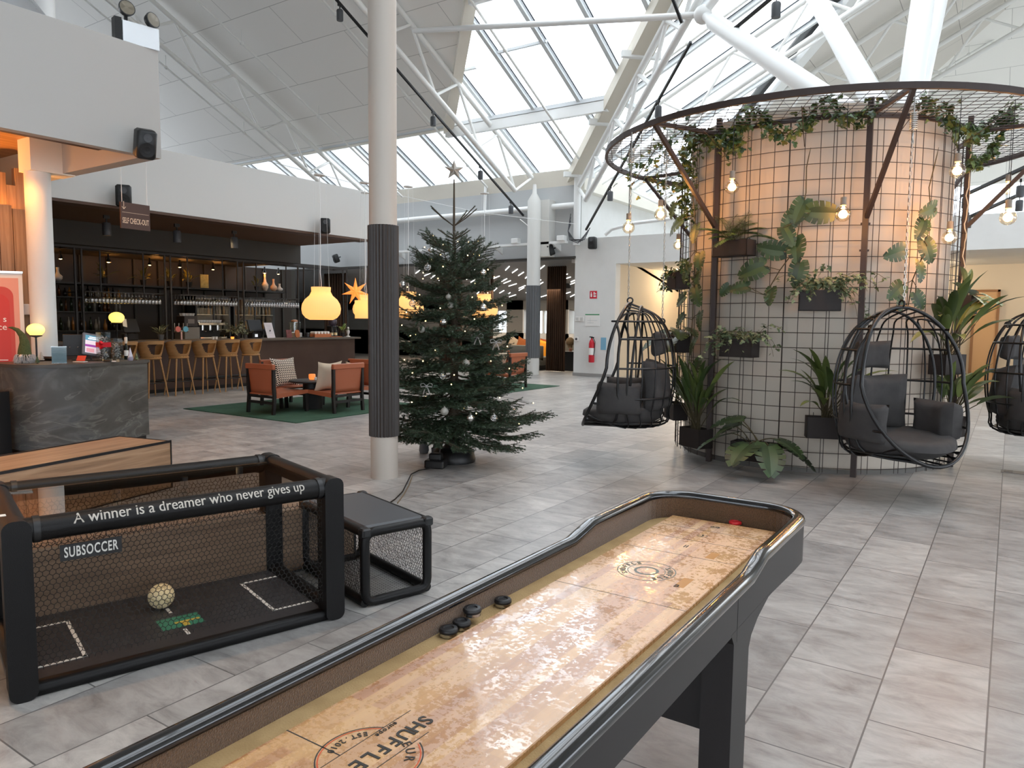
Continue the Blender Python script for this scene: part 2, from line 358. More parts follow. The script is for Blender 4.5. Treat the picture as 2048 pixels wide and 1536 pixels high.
# ================================================================ columns
def fluted(r, z0, z1, n=28):
    m = MB(); prof = []
    for k in range(n*2):
        a = TAU*k/(n*2); rr = r if k % 2 else r-.012
        prof.append((rr*cos(a), rr*sin(a)))
    return m.prism(prof, z0, z1)
COLP = mat('column_cream_paint', (178,170,160), .55)
WRAP = mat('dark_brown_wrap', (52,47,44), .5); WRAPG = mat('grey_wrap', (88,90,92), .5)
c = struct('column_hall', MB().lathe([(.137,0),(.137,12.8)], (-5.22,5.45,0), 40), COLP, smooth=40)
m = fluted(.153,.43,2.525); m.v = [(x-5.22,y+5.45,z) for x,y,z in m.v]; struct('column_wrap', m, WRAP, c)
c = struct('column_rear', MB().lathe([(.2,0),(.2,5.12),(.07,5.34),(.05,5.6)], (-11.87,18.75,0), 32).box(-11.75,-11.42,18.85,19.2,3.5,5.15), mat('rear_column_white', (206,205,200), .55), smooth=40)
m = fluted(.215,.5,2.646,20); m.v = [(x-11.87,y+18.75,z) for x,y,z in m.v]; struct('column_wrap', m, WRAPG, c)
struct('column_desk', MB().lathe([(.145,0),(.145,BZ)], (-10.2,4.5,0), 36), WHITE, smooth=40)
p = far(80, 20, 13.0)
struct('column_balcony', MB().lathe([(.19,3.7),(.19,9.5)], (p.x,p.y,0), 32), STEEL, smooth=40)

# ================================================================ roof: two slopes meeting in a valley, seen as (a along the eave, b up the slope)
EZ, SL = 5.9, .5
def RP(side, a, b, h=0):
    return Vector((a-10.7, 19.2-b, EZ+SL*b+h)) if side == 'L' else Vector((b-10.7, 19.2-a, EZ+SL*b+h))
OFF = {'L': -5.2, 'R': -7.7}; EB = 2.32
AMIN = {'L': -19, 'R': -16}
def uvslab(name, side, poly, mt, h=0, t=.15):
    pts = [RP(side, a, b, h) for a, b in poly]
    o = struct(name, MB().slab(pts, (0,0,t)), mt)
    at = o.data.attributes.new('panel_uv', 'FLOAT_VECTOR', 'POINT')
    for i, (a, b) in enumerate(list(poly)*2): at.data[i].vector = (a+50, b*1.118+50, 0)
    return o
BM = {'L': 25.2, 'R': 22.5}
for side in 'LR':
    bm = BM[side]; of = OFF[side]; a0 = AMIN[side]
    uvslab('ceiling_'+{'L':'near_slope','R':'far_slope'}[side], side, [(a0,EB),(EB+of,EB),(bm+of,bm),(a0,bm)], PANEL if side == 'L' else PANELR)
    # glass: the strip over the eave and the band along the valley
    g = struct('window_%d' % (4 if side == 'L' else 5), MB().slab([RP(side,a,b,.12) for a,b in ((a0,0),(0,0),(bm,bm),(bm+of,bm),(EB+of,EB),(a0,EB))], (0,0,.012)), SKYGLASS)
    gsk = MB(); bars = MB(); a = a0+.4 if side == 'R' else -18.9
    while a < bm:
        lo = max(0, a); hi = EB if a < EB+of else min(bm, a-of)
        if hi > lo+.1: bars.bar(RP(side,a,lo,.06), RP(side,a,hi,.06), .10, .12); gsk.bar(RP(side,a-.075,lo,.11), RP(side,a-.075,hi,.11), .024, .02).bar(RP(side,a+.075,lo,.11), RP(side,a+.075,hi,.11), .024, .02)
        a += 1.35
    k = 0
    for b in ((.05,EB) if side == 'R' else (.05, EB, 5.75, 9.2, 12.6, 16)):
        s0 = b+of if b > EB else a0; s1 = b
        bars.bar(RP(side,s0,b,.04), RP(side,s1,b,.04), .12 if b < 1 else .2, .1)
    for a, b in (((.9,4.15),(2.2,7.4),(3.6,8.5),(-1.3,3.9),(5,10.5),(6.4,11.4)) if side == 'L' else ()):
        bars.bar(RP(side,a-1.35+.55,b,.05), RP(side,a+.55,b,.05), .07, .06)
    struct('window_frame', bars, mat('glazing_bar_white',(206,210,212),.45), g); struct('window_gasket', gsk, mat('gasket_grey',(66,72,78),.6), g)
    tr = MB().bar(RP(side,EB+of-.08,EB-.04,-.05), RP(side,bm+of-.08,bm,-.05), .26, .22)
    if side == 'L': tr.bar(RP(side,a0,EB,-.0), RP(side,EB+of,EB,-.0), .1, .12)
    struct('trim_%d' % (5 if side == 'L' else 6), tr, CREAM if side == 'L' else STEEL)
bk = struct('trim_7', MB().bar(RP('R',EB-7.2,EB,.16), RP('R',15-7.2,15,.16), .3, .06), mat('black_roof_flashing', (38,40,42), .5))
BEAMS = MB()
for b in (EB+.02, 5.75, 9.2):
    BEAMS.bar(RP('L',b+OFF['L']-.1,b,-.16), RP('L',b-.2,b,-.16), .13, .26)
struct('beam_skylight', BEAMS, STEEL)
# eave upstand between wall head and glass
struct('trim_8', MB().slab([(-30,19.2,5.56),(-10.7,19.2,5.56),(-10.7,19.0,5.98),(-30,19.0,5.98)], (0,.3,0)), CREAM)
struct('trim_9', MB().box(-10.75,-10.45,19.2,36,5.4,5.95), CREAM)
# valley gutter
GV = MB().bar((-10.85,19.35,EZ-.12),(-10.7+14,19.2-14,EZ+7-.12),.5,.3)
struct('beam_valley', GV, mat('gutter_cream', (206,200,186), .6))
for t in np.arange(.1, 8, 1.75):
    for sx, sy in ((-1,-1),(1,1)):
        pass
m = MB()
for t in np.arange(.15, 9, 1.7):
    c0 = Vector((-10.7+t,19.2-t,EZ+SL*t-.3)); m.bar(c0+Vector((-.32,-.32,.12)), c0+Vector((.32,.32,.12)), .12, .14)
struct('trim_10', m, STEEL)
def round_truss(p0, p1, drop, r, n, rw=.035, ext=0):
    m = MB(); p0, p1 = Vector(p0), Vector(p1); dn = Vector((0,0,-drop)); d = (p1-p0)
    m.cyl(p0, p1, r, n=10); m.cyl(p0+dn+d*(.5/n), p1+dn-d*(.5/n), r, n=10)
    for i in range(n):
        a = p0+d*(i/n); b = p0+dn+d*((i+.5)/n); c = p0+d*((i+1)/n)
        m.cyl(a, b, rw, n=8); m.cyl(b, c, rw, n=8)
    return m
struct('beam_valley_truss', round_truss((-10.6,19.1,EZ-.45),(-10.7+9,19.2-9,EZ+4.5-.45),.75,.075,8,.05), STEEL, smooth=40)
TR = {'L': (-8.1,-1.4,5.3), 'R': (-14.4,-10.6,-6.9,-3.1,1.0,5.2)}
TXM = mat('white_truss_steel', (222,222,218), .45)
for side in 'LR':
    for a in TR[side]:
        b0 = max(.25, a+.2); b1 = BM[side]; n = int((b1-b0)/1.75)
        struct('beam_truss', round_truss(RP(side,a,b0,-.18), RP(side,a,b1,-.18), .95, .07, n, .038), TXM, smooth=40)
for side, aa in (('L',(-10,-6.5,-3.0,.6)), ('R',(-12.5,-8.8,-5,-1,3))):
    for a in aa:
        m = MB(); b0 = max(.3, a+.4); m.cyl(RP(side,a,b0,-.35), RP(side,a,BM[side],-.35), .03, n=8); b = b0+1
        while b < BM[side]:
            q = RP(side,a,b,-.35); m.ball(q, .055, 8, 6); m.cyl(q, RP(side,a,b,0), .01, n=6); b += 2.6
        tag(struct('sprinkler_pipe', m, TXM, smooth=40), 'thin white sprinkler pipe with couplings running up the roof slope', 'pipe', 'sprinkler pipes under the roof')
# far end of the right wing: a third slope coming down to its own eave, with a glass strip
FE = 37.0
def RF(x, b, h=0): return Vector((x, FE-b, EZ+SL*b+h))
pts = [RF(-10.7+2.3,2.3), RF(4.3,2.3), RF(4.3,15), RF(4.3,15)]
o = struct('ceiling_far_end', MB().slab([RF(-8.4,2.3), RF(4.3,2.3), RF(4.3,15)], (0,0,.15)), PANEL)
at = o.data.attributes.new('panel_uv', 'FLOAT_VECTOR', 'POINT')
for i, v in enumerate(o.data.vertices): at.data[i].vector = (v.co.x+50, (FE-v.co.y)*1.118+50, 0)
g = struct('window_6', MB().slab([RF(-10.7,0,.1), RF(4.3,0,.1), RF(4.3,2.3,.1), RF(-8.4,2.3,.1)], (0,0,.012)), SKYGLASS)
m = MB()
for k in range(11): m.bar(RF(-9.9+1.35*k,0,.05), RF(-9.9+1.35*k,2.3,.05), .09, .1)
struct('window_frame', m, STEEL, g)
struct('wall_far_end', MB().box(-10.7,12,FE,FE+.3,3.3,5.9), WHITE)
struct('wall_far_side', MB().box(-11,-10.7,WY+.3,FE,3.34,5.5), WHITE)
struct('ceiling_far_low', MB().box(-10.7,12,24.2,FE,3.25,3.4), WHITE)
# struts fanning out from the drum to the roof
CX, CY = -2.1, 9.75
TOPZ = 3.86
def strut(name, tgt, r, lean=.1):
    t = Vector(tgt); s = Vector((-1.15,9.65,TOPZ-.2)); d = (t-s); d2 = Vector((d.x,d.y,0)).normalized(); s = s+d2*lean
    m = MB(); u = (t-s); L_ = u.length; u.normalize()
    m.tube([s, s+u*(L_-.55), s+u*(L_-.3), t], [r,r,r*.55,r*.5], 20)
    return struct(name, m, STEEL, smooth=50)
HUB = Vector((-10.7+5.75, 19.2-5.75, EZ+5.75*SL-1.62))
strut('beam_strut', HUB, .145)
strut('beam_strut', ony(1600,-60,15.6), .15)
strut('beam_strut', ony(1858,-90,11.5), .14, .1)
strut('beam_strut', ony(1895,-90,14.0), .14, .1)
m = MB().cyl(HUB, ony(1545,120,16.2), .055, n=10).cyl(HUB, ony(1545,-150,13.0), .075, n=10).ball(HUB,.17,12,8)
struct('beam_tie_node', m, STEEL, smooth=50)
struct('beam_tie', MB().cyl(RP('L',-1.4,5.5,-.25), HUB, .06, n=10), STEEL, smooth=50)
# wall pipe, cable tray with brackets
struct('trim_11', MB().cyl((-18.2,19.05,4.955),(-10.55,19.05,4.955),.085,n=14).cyl((-13.9,19.05,4.96),(-13.9,19.1,5.85),.05,n=10).cyl((-10.6,19.05,3.8),(-10.6,19.05,5.9),.1,n=12), STEEL, smooth=40)
m = MB().box(-18.4,-10.85,18.85,19.0,3.86,3.93)
for x in (-17.4,-15.6,-13.35,-11.25): m.slab([(x,19.2,3.86),(x,19.2,3.66),(x,18.75,3.84),(x,18.75,3.86)], (.05,0,0))
struct('trim_12', m, STEEL)
for i, x in enumerate((-12.6,-11.98,-11.0)):
    o = single('emergency_lamp_box', MB().rbox(x-.12,x+.12,18.78,18.98,3.93,4.08,.02), STEEL, ['small white lamp box on the cable tray, just past the tree top','white lamp box on the cable tray in front of the rear column','white lamp box on the cable tray near the corner of the white wall'][i], 'lamp')
m = MB().tube([ony(1040,432,18.6)+Vector((0,0,-.1)), ony(1060,455,18.7), ony(1063,470,18.7), Vector((-11.95,18.8,4.0))], .018, 6)
single('loose_cable', m, STEEL, 'loose white cable dropping from the track end to the tray', 'cable', smooth=60)
m = MB()
for k in range(4): m.tube([Vector((-10.75,18.95,4.7-.1*k)), Vector((-10.8,18.9,4.2)), Vector((-10.75+.05*k,18.9,3.95)), Vector((-10.5+.07*k,18.95,3.85+.03*k)), Vector((-10.35+.05*k,19.1,4.1+.06*k))], .014, 6)
single('cable_bundle', m, DGREY, 'bundle of grey cables looping at the white wall corner', 'cable', smooth=60)
struct('trim_13', MB().tube([(-9.7,19.1,4.05),(-9.5,19.1,4.2),(-8.8,19.1,4.32),(-6.6,19.1,4.42),(-3,19.1,4.45)], .05, 8), STEEL, smooth=40)

# ---- track rails with spots
def spot_proto():
    t = thing('track_spotlight', '', 'spotlight'); 
    obj('adapter', MB().box(-.02,.02,-.05,.05,-.06,0), BLACK, t); obj('arm', MB().bar((0,0,-.05),(0,0,-.14),.018), BLACK, t)
    h = obj('lamp_head', MB().lathe([(.068,-.36),(.072,-.34),(.072,-.15),(.06,-.13)], n=18), DGREY, t, smooth=40)
    obj('lens', MB().lathe([(.001,-.352),(.056,-.352)], n=16), mat('lamp_lens', (235,232,220), .2, emit=(255,244,220), es=1.2), h)
    return t
SPOT0 = spot_proto(); used_spot = []
def spot(p, label, rz=0, s=1.0):
    if used_spot: o = dup(SPOT0, p, rz, label)
    else: o = SPOT0; used_spot.append(1); o.location = p; o.rotation_euler = (0,0,rz); o['label'] = label
    o.scale = (s,s,s); return o
def railobj(a, b, label):
    return single('light_track_rail', MB().bar(a, b, .05, .045), BLACK, label, 'track')
ta, tb = RP('L',-1.75,8.6,-1.25), RP('L',-1.75,.15,-1.2)
railobj(ta, tb, 'long black light track sloping down below the truss above the christmas tree')
for t, lb in ((.13,'black track spotlight highest on the sloping track beside the hall column'),(.5,'black track spotlight halfway down the sloping track, past the hall column'),(.74,'black track spotlight right behind the silver star'),(.92,'lowest spotlight on the sloping track near the rear wall')):
    spot(ta.lerp(tb, t), lb)
ta, tb = Vector((-10.7+.7,19.2-.7,EZ-1.75)), Vector((-10.7+5.4,19.2-5.4,EZ+2.7-1.75))
railobj(ta, tb, 'black light track under the valley truss, sloping to the corner')
for t, lb in ((.31,'black track spotlight low on the valley track, over the white wall'),(.77,'black track spotlight high on the valley track, over the mesh ring')): spot(ta.lerp(tb,t), lb, .7)
ta, tb = ony(1470,57,12.5), ony(1560,-18,12.2)
railobj(ta, tb, 'short black light track in front of the right skylight')
spot(ta.lerp(tb,.93), 'black track spotlight at the top edge beside the black roof flashing', .3)
ta, tb = ony(1364,46,12.2), ony(1335,-30,12.0)
railobj(ta, tb, 'short black light track ending at the roof node above the valley')
for i,(q,y) in enumerate((((1932,395),14.5),((1937,437),15.5),((2042,370),13.6),((2040,400),14.6))):
    spot(ony(q[0],q[1]-12,y), ['small black spotlight on the thin track right of the drum, upper one','small black spotlight on the thin track right of the drum, lower one','small black spotlight at the picture edge, upper one','small black spotlight at the picture edge, below the upper one'][i], 0, .75)
railobj(ony(1925,392,14.5), ony(2060,330,13.2), 'thin black track behind the mesh ring, upper of two')
railobj(ony(1925,440,15.8), ony(2060,380,14), 'thin black track behind the mesh ring, lower of two')
for i,px in enumerate((212,353,468)):
    p = onz(px, [437,455,466][i]-18, 3.42); spot(Vector((-13.6,p.y*(-13.6/p.x),3.42)), ['black ceiling spotlight over the bar, beside the check-out sign','black ceiling spotlight over the bar, middle one of three','black ceiling spotlight over the bar, nearest its open end'][i])
# ================================================================ shuffleboard table
def shuffle_mat():
    m, nt, b, L = newmat('maple_playfield'); tc = node(nt, 'ShaderNodeTexCoord')
    sep = node(nt, 'ShaderNodeSeparateXYZ'); L.new(tc.outputs['Object'], sep.inputs[0])
    cmb = node(nt, 'ShaderNodeCombineXYZ'); L.new(sep.outputs[1], cmb.inputs[0]); L.new(sep.outputs[0], cmb.inputs[1])
    br = node(nt, 'ShaderNodeTexBrick', offset=.37, offset_frequency=2); L.new(cmb.outputs[0], br.inputs['Vector'])
    br.inputs['Scale'].default_value = 1; br.inputs['Brick Width'].default_value = .62; br.inputs['Row Height'].default_value = .034; br.inputs['Mortar Size'].default_value = .0004
    br.inputs['Color1'].default_value = (0,0,0,1); br.inputs['Color2'].default_value = (1,1,1,1); br.inputs['Mortar'].default_value = (.3,.3,.3,1)
    r = ramp(nt, [(0,(168,108,62)), (.35,(200,146,88)), (.7,(212,162,102)), (1,(184,128,76))]); L.new(br.outputs['Color'], r.inputs[0])
    mp = node(nt, 'ShaderNodeMapping'); mp.inputs['Scale'].default_value = (60,3,60); L.new(tc.outputs['Object'], mp.inputs[0])
    n = node(nt, 'ShaderNodeTexNoise'); n.inputs['Scale'].default_value = 1.5; n.inputs['Detail'].default_value = 6; L.new(mp.outputs[0], n.inputs['Vector'])
    r2 = ramp(nt, [(.3,(.78,.72,.68)), (.6,(1,1,1))]); L.new(n.outputs['Fac'], r2.inputs[0])
    mx = node(nt, 'ShaderNodeMix', data_type='RGBA', blend_type='MULTIPLY'); mx.inputs['Factor'].default_value = .6; L.new(r.outputs[0], mx.inputs['A']); L.new(r2.outputs[0], mx.inputs['B'])
    L.new(mx.outputs['Result'], b.inputs['Base Color']); b.inputs['Roughness'].default_value = .5
    # scattered wax makes the varnish patchy
    w = node(nt, 'ShaderNodeTexNoise'); w.inputs['Scale'].default_value = 75; w.inputs['Detail'].default_value = 4; w.inputs['Roughness'].default_value = .65; L.new(tc.outputs['Object'], w.inputs['Vector'])
    w2 = node(nt, 'ShaderNodeTexNoise'); w2.inputs['Scale'].default_value = 9; w2.inputs['Detail'].default_value = 3; L.new(tc.outputs['Object'], w2.inputs['Vector'])
    ad = node(nt, 'ShaderNodeMath', operation='MULTIPLY_ADD'); ad.inputs[1].default_value = .55; L.new(w2.outputs['Fac'], ad.inputs[0]); L.new(w.outputs['Fac'], ad.inputs[2])
    rr = ramp(nt, [(.70,(.035,.035,.035)), (.78,(.45,.45,.45))]); L.new(ad.outputs[0], rr.inputs[0]); L.new(rr.outputs[0], b.inputs['Coat Roughness'])
    b.inputs['Coat Weight'].default_value = 1.0; b.inputs['Coat IOR'].default_value = 2.05
    bp = node(nt, 'ShaderNodeBump'); bp.inputs['Strength'].default_value = .12; bp.inputs['Distance'].default_value = .001; L.new(w.outputs['Fac'], bp.inputs['Height']); L.new(bp.outputs[0], b.inputs['Coat Normal'])
    return m
BOARD = shuffle_mat()
FELT = mat('brown_carpet', (112,84,58), .95, var=.5, vs=160, vcol=(74,54,36), bump=.6, bs=260, sheen=.3)
TRAYF = mat('tan_gutter_felt', (176,148,104), .95, var=.4, vs=14, vcol=(158,130,88), bump=.3, bs=200)
LACQ = mat('black_brown_lacquer', (26,21,21), .5, coat=.08)
RAILM = mat('black_gloss_rail', (14,14,16), .16, coat=.6)
INKB = mat('black_ink', (52,48,44), .6); INKR = mat('orange_ink', (200,84,46), .6); INKG = mat('blue_grey_ink', (106,116,110), .6)
TX0, TX1, TY0, TY1 = -1.35, -.70, -.9, 3.30           # inner faces of the rail at the sides; far inner end
ox, oy = (TX0+TX1)/2, 1.2
tab = thing('shuffleboard_table', 'long black shuffleboard table with glossy maple playfield and brown carpeted gutter', 'game table', (ox, oy, 0))
def rail_z(y):                                        # rail steps up at the far end
    return .752+(.034 if y > 2.6 else 0 if y < 2.44 else .034*(y-2.44)/.16)
HX = (TX1-TX0)/2
def rail_path():
    pts = [(-HX,y-oy) for y in (TY0,.5,1.5,2.2,2.36,2.44,2.52,2.6,2.68,3.0)]
    far_r = .17
    for i in range(9):
        a = R(180-90*i/8); pts.append((-HX+far_r+far_r*cos(a), TY1-far_r-oy+far_r*sin(a)))
    for i in range(9):
        a = R(90-90*i/8); pts.append((HX-far_r+far_r*cos(a), TY1-far_r-oy+far_r*sin(a)))
    pts += [(HX,y-oy) for y in (3.0,2.68,2.6,2.52,2.44,2.36,2.2,1.5,.5,TY0)]
    return pts
RPTS = rail_path()
def wall_strip(off0, off1, ztop, zbot):               # closed wall following the rail, between two offsets
    m = MB(); k = len(RPTS); vs = []
    for i, (x, y) in enumerate(RPTS):
        a = Vector(RPTS[max(i-1,0)]); b = Vector(RPTS[min(i+1,k-1)]); t = (b-a).normalized(); nrm = Vector((-t.y, t.x))
        for off, z in ((off0,ztop(y+oy)),(off1,ztop(y+oy)),(off1,zbot(y+oy)),(off0,zbot(y+oy))): vs.append((x+nrm.x*off, y+nrm.y*off, z))
    fs = [(i*4+j, i*4+(j+1)%4, (i+1)*4+(j+1)%4, (i+1)*4+j) for i in range(k-1) for j in range(4)]
    return m.add(vs, fs+[(3,2,1,0),((k-1)*4,(k-1)*4+1,(k-1)*4+2,(k-1)*4+3)])
def zb(y): return .632-(.012 if y > 2.9 else 0)
obj('apron', wall_strip(.004,.036, lambda y: rail_z(y)-.006, zb), LACQ, tab, 35)
obj('carpet_lining', wall_strip(-.006,.004, lambda y: rail_z(y)-.008, lambda y: .655), FELT, tab)
m = MB(); vs = []; prof = [(-.012,-.006),(-.014,.006),(-.006,.017),(.008,.023),(.024,.021),(.037,.013),(.042,.0),(.038,-.012)]
k = len(RPTS)
for i, (x, y) in enumerate(RPTS):
    a = Vector(RPTS[max(i-1,0)]); b = Vector(RPTS[min(i+1,k-1)]); t = (b-a).normalized(); nrm = Vector((-t.y, t.x))
    for o_, z_ in prof: vs.append((x+nrm.x*o_, y+nrm.y*o_, rail_z(y+oy)+z_))
n_ = len(prof); m.add(vs, [(i*n_+j, i*n_+(j+1)%n_, (i+1)*n_+(j+1)%n_, (i+1)*n_+j) for i in range(k-1) for j in range(n_)])
obj('rail', m, RAILM, tab, 60)
gx0, gx1 = TX0-ox+.004, TX1-ox-.004
obj('gutter_floor', MB().prism(rrect(gx0,gx1,TY0-oy,TY1-oy-.004,.165,6), .64, .686), TRAYF, tab)
px0, px1, pf = -1.271-ox, -.798-ox, 3.25-oy
board = obj('playfield', MB().rbox(px0,px1,TY0-oy,pf,.655,.70,.004,2), BOARD, tab)
obj('joint_line', MB().box(HX+.0355,HX+.037,2.27-oy,2.273-oy,.60,.745), BLACK, tab)
for sx in (-1, 1):
    X_ = sx*HX+sx*.0365
    obj('leg', MB().slab([(X_,2.66-oy,.64),(X_,2.50-oy,.60),(X_,2.43-oy,.565),(X_,2.405-oy,.53),(X_,2.39-oy,0),(X_,2.235-oy,0),(X_,2.24-oy,.60),(X_,2.21-oy,.64)], (-sx*.1,0,0)), LACQ, tab)
    obj('leg', MB().box(sx*(HX-.06)-.05,sx*(HX-.06)+.05,-.3-oy,-.15-oy,0,.65), LACQ, tab)
obj('leg_crossbar', MB().box(-HX,HX,2.28-oy,2.33-oy,.27,.46), LACQ, tab)
obj('under_box', MB().box(-HX,HX,TY0-oy,3.2-oy,.64,.656), LACQ, tab)
# printing on the board, reading from the side
def stamp(mb, mt, name='printed_mark'): obj(name, mb, mt, board)
ZB = .7004
def on_board(t, cx, cy, rz): return MB().merge(t, M_at((cx-ox,cy-oy,ZB), rz))
def arc_mb(cx, cy, r0, r1, a0, a1, n=40):
    m = MB(); vs = []
    for k in range(n+1):
        a = R(a0+(a1-a0)*k/n); vs += [(cx-ox+r0*cos(a),cy-oy+r0*sin(a),ZB),(cx-ox+r1*cos(a),cy-oy+r1*sin(a),ZB)]
    return m.add(vs, [(2*k,2*k+1,2*k+3,2*k+2) for k in range(n)])
def arc_text(txt, cx, cy, r, a_mid, size, step, inward=False):
    m = MB()
    for i, ch in enumerate(txt):
        if ch == ' ': continue
        a = R(a_mid+((len(txt)-1)/2-i)*step*(-1 if inward else 1)); t = text_mb(ch, size)
        m.merge(t, M_at((cx-ox+r*cos(a),cy-oy+r*sin(a),ZB), a-PI/2+(PI if inward else 0)))
    return m
# round badge, its name band read along the table towards the near end
lx, ly = -1.052, 1.05
bd = MB().merge(arc_mb(lx,ly,.1085,.1115,22,62)).merge(arc_mb(lx,ly,.1085,.1115,-70,22)).merge(arc_mb(lx,ly,.1085,.1115,118,250))
bd.box(-1.1055-ox,-1.1035-ox,.84-oy,1.235-oy,ZB-.001,ZB).box(-1.0125-ox,-1.0105-ox,.84-oy,1.19-oy,ZB-.001,ZB)
obj('badge_ring', bd, INKB, board)
obj('badge_ring', MB().merge(arc_mb(lx,ly,.1035,.1065,-70,60)).merge(arc_mb(lx,ly,.1035,.1065,120,250)), INKR, board)
sh = MB()
for i, ch in enumerate('SHUFFLE'): sh.merge(on_board(text_mb(ch,.052,bold=.0008), -1.05, 1.222-.0345*i, R(-90)))
obj('badge_lettering', sh, INKB, board)
obj('badge_lettering', on_board(text_mb('europe',.02,space=1.15), -1.094, 1.145, R(-90)), INKB, board)
obj('badge_lettering', MB().merge(arc_text('EUR',lx,ly,.083,48,.03,19)).merge(arc_text('EST.2010',lx,ly,.086,172,.022,9,True)), INKB, board)
obj('score_line', MB().box(px0,-1.106-ox,1.016-oy,1.019-oy,ZB-.001,ZB).box(px0,px1,2.52-oy-.35,2.523-oy-.35,ZB-.001,ZB-.0002), INKB, board)
# green-grey round stamp and score marks further up
gx, gy = -1.052, 2.452
g = MB().merge(arc_mb(gx,gy,.102,.106,0,360,64)).merge(arc_mb(gx,gy,.066,.069,0,360,64))
g.merge(arc_text('SHUFFLE',gx,gy,.084,180,.03,16)).merge(arc_text('SHUFFLE',gx,gy,.084,0,.03,16))
g.merge(arc_mb(gx,gy,.035,.045,0,360,40)); obj('round_stamp', g, INKG, board)
g = MB().merge(arc_mb(-1.037,3.158,.018,.021,0,360)).merge(on_board(text_mb('OFF',.022),-1.037,3.158,0)).merge(arc_mb(-1.037,2.998,.018,.021,0,360)).merge(on_board(text_mb('3',.03),-1.037,2.998,0)).merge(on_board(text_mb('II',.04),-1.041,2.816,0)).merge(on_board(text_mb('B',.035),-.904,2.366,0))
for y in (3.08,2.91,2.70): g.box(px0+.01,px1-.01,y-oy,y+.0025-oy,ZB-.001,ZB)
obj('score_mark', g, INKB, board)
for q in ((-.93,2.72,.08),(-.912,2.36,.10)): obj('inlay_strip', MB().box(q[0]-ox,q[0]+.035-ox,q[1]-oy,q[1]+q[2]-oy,ZB-.001,ZB), mat('amber_inlay', (186,128,60), .4), board)
# pucks
PUCK = mat('black_puck', (26,26,28), .4); PUCKS = mat('puck_steel', (180,180,178), .25, 1)
def puck(x, y, z, label, capm=PUCK, rx=0):
    t = thing('shuffleboard_puck', label, 'puck', (x,y,z), 0, 'shuffleboard pucks in the gutter'); t.rotation_euler = (rx,0,.3)
    obj('weight', MB().lathe([(.018,0),(.0265,.002),(.0265,.012),(.023,.014)], n=24), PUCKS, t, 40)
    obj('cap', MB().lathe([(.0265,.011),(.028,.013),(.028,.02),(.025,.024),(.016,.0245),(.014,.021),(.001,.021)], n=24), capm, t, 40)
puck(-1.308,1.905,.687,'black puck lying alone in the shuffleboard gutter')
puck(-1.310,1.745,.709,'black puck resting on top of another puck in the gutter', rx=.06)
puck(-1.308,1.69,.687,'black puck squeezed under the raised puck in the gutter')
puck(-1.308,1.628,.687,'black puck nearest the camera in the shuffleboard gutter')
puck(-.985,3.278,.687,'red puck in the far end of the shuffleboard gutter', mat('red_puck', (190,34,40), .35))

# ================================================================ under-table football game
PIPE = mat('black_plastic_tube', (11,10,10), .45, spec=.3, bump=.1, bs=300); NETM = mat('black_net_cord', (24,22,20), .8)
SMOKE = glassy('smoked_acrylic', (.80,.735,.67), .09, .015)
PITCH = mat('black_pitch_mat', (48,46,47), .45, var=.4, vs=40, vcol=(58,56,57)); PITCHW = mat('pitch_white', (226,222,214), .6)
FU = R(17.0)
FO = (-3.33,1.275,0)                                    # near-left corner of the footprint
ft = thing('football_table', 'black tube-framed football table with side nets, smoked clear top and a slogan on its rail', 'football table', FO, -FU+PI/2)
# local x along the table (1.50), local y across to the far side (.95)
LX, LY, LZ, PR = 1.50, .95, .765, .052
def rounded_tube(pts, rad, r, n=12, closed=False):       # polyline with rounded corners
    out = []; P = [Vector(p) for p in pts]; k = len(P)
    for i in range(k):
        if not closed and i in (0, k-1): out.append(P[i]); continue
        a = (P[i-1]-P[i]).normalized(); b = (P[(i+1) % k]-P[i]).normalized()
        for j in range(5):
            t = j/4; out.append(P[i]+a*rad*(1-t)**2+b*rad*t**2)
    return MB().tube(out, r, n, closed=closed)
for nm, y in (('front', PR), ('back', LY-PR)):
    obj(nm+'_top_tube', MB().cyl((PR*1.2,y,LZ-PR),(LX-PR*1.2,y,LZ-PR),PR,n=20), PIPE, ft, 60)
    obj(nm+'_bottom_tube', MB().rbox(.06,LX-.06,y-.036,y+.036,0.0,.055,.02), PIPE, ft, 60)
    for x in (PR, LX-PR):
        M = frame_M((x,y,0),(1,0,0),(0,0,1)); g = MB()
        g.prism([(-PR,0),(PR,0),(PR,LZ-.09)]+([(PR,LZ-.03)] if 0 else [])+[(PR,LZ-.0),(-PR,LZ-.0)] if 0 else rrect(-PR,PR,0,LZ+.002,.04,5), -PR, PR)
        obj('post', MB().merge(g, M), PIPE, ft, 40)
for x in (PR, LX-PR):
    obj('end_rail', MB().cyl((x,PR,LZ-PR),(x,LY-PR,LZ-PR),PR,n=14), PIPE, ft, 60); obj('end_sill', MB().cyl((x,PR,PR),(x,LY-PR,PR),PR*.8,n=12), PIPE, ft, 60)
cl = MB()
for x in (PR, LX-PR):
    for y in (PR, LY-PR):
        s_ = 1 if x < 1 else -1
        obj('joint_sleeve', MB().cyl((x+s_*.06,y,LZ-PR),(x+s_*.085,y,LZ-PR),PR+.005,n=18), BLACK, ft, 60)
obj('clear_top', MB().box(.06,LX-.06,.06,LY-.06,LZ-.03,LZ-.024), SMOKE, ft)
obj('top_edge_strip', MB().bar((.07,LY-.12,LZ-.036),(LX-.07,LY-.12,LZ-.036),.01,.004), mat('tan_strip', (170,140,104), .5), ft)
pitch = obj('pitch', MB().box(.05,LX-.05,.05,LY-.05,.02,.05), PITCH, ft)
def line(x0,x1,y0,y1): return MB().box(x0,x1,y0,y1,.0505,.052)
ln = MB()
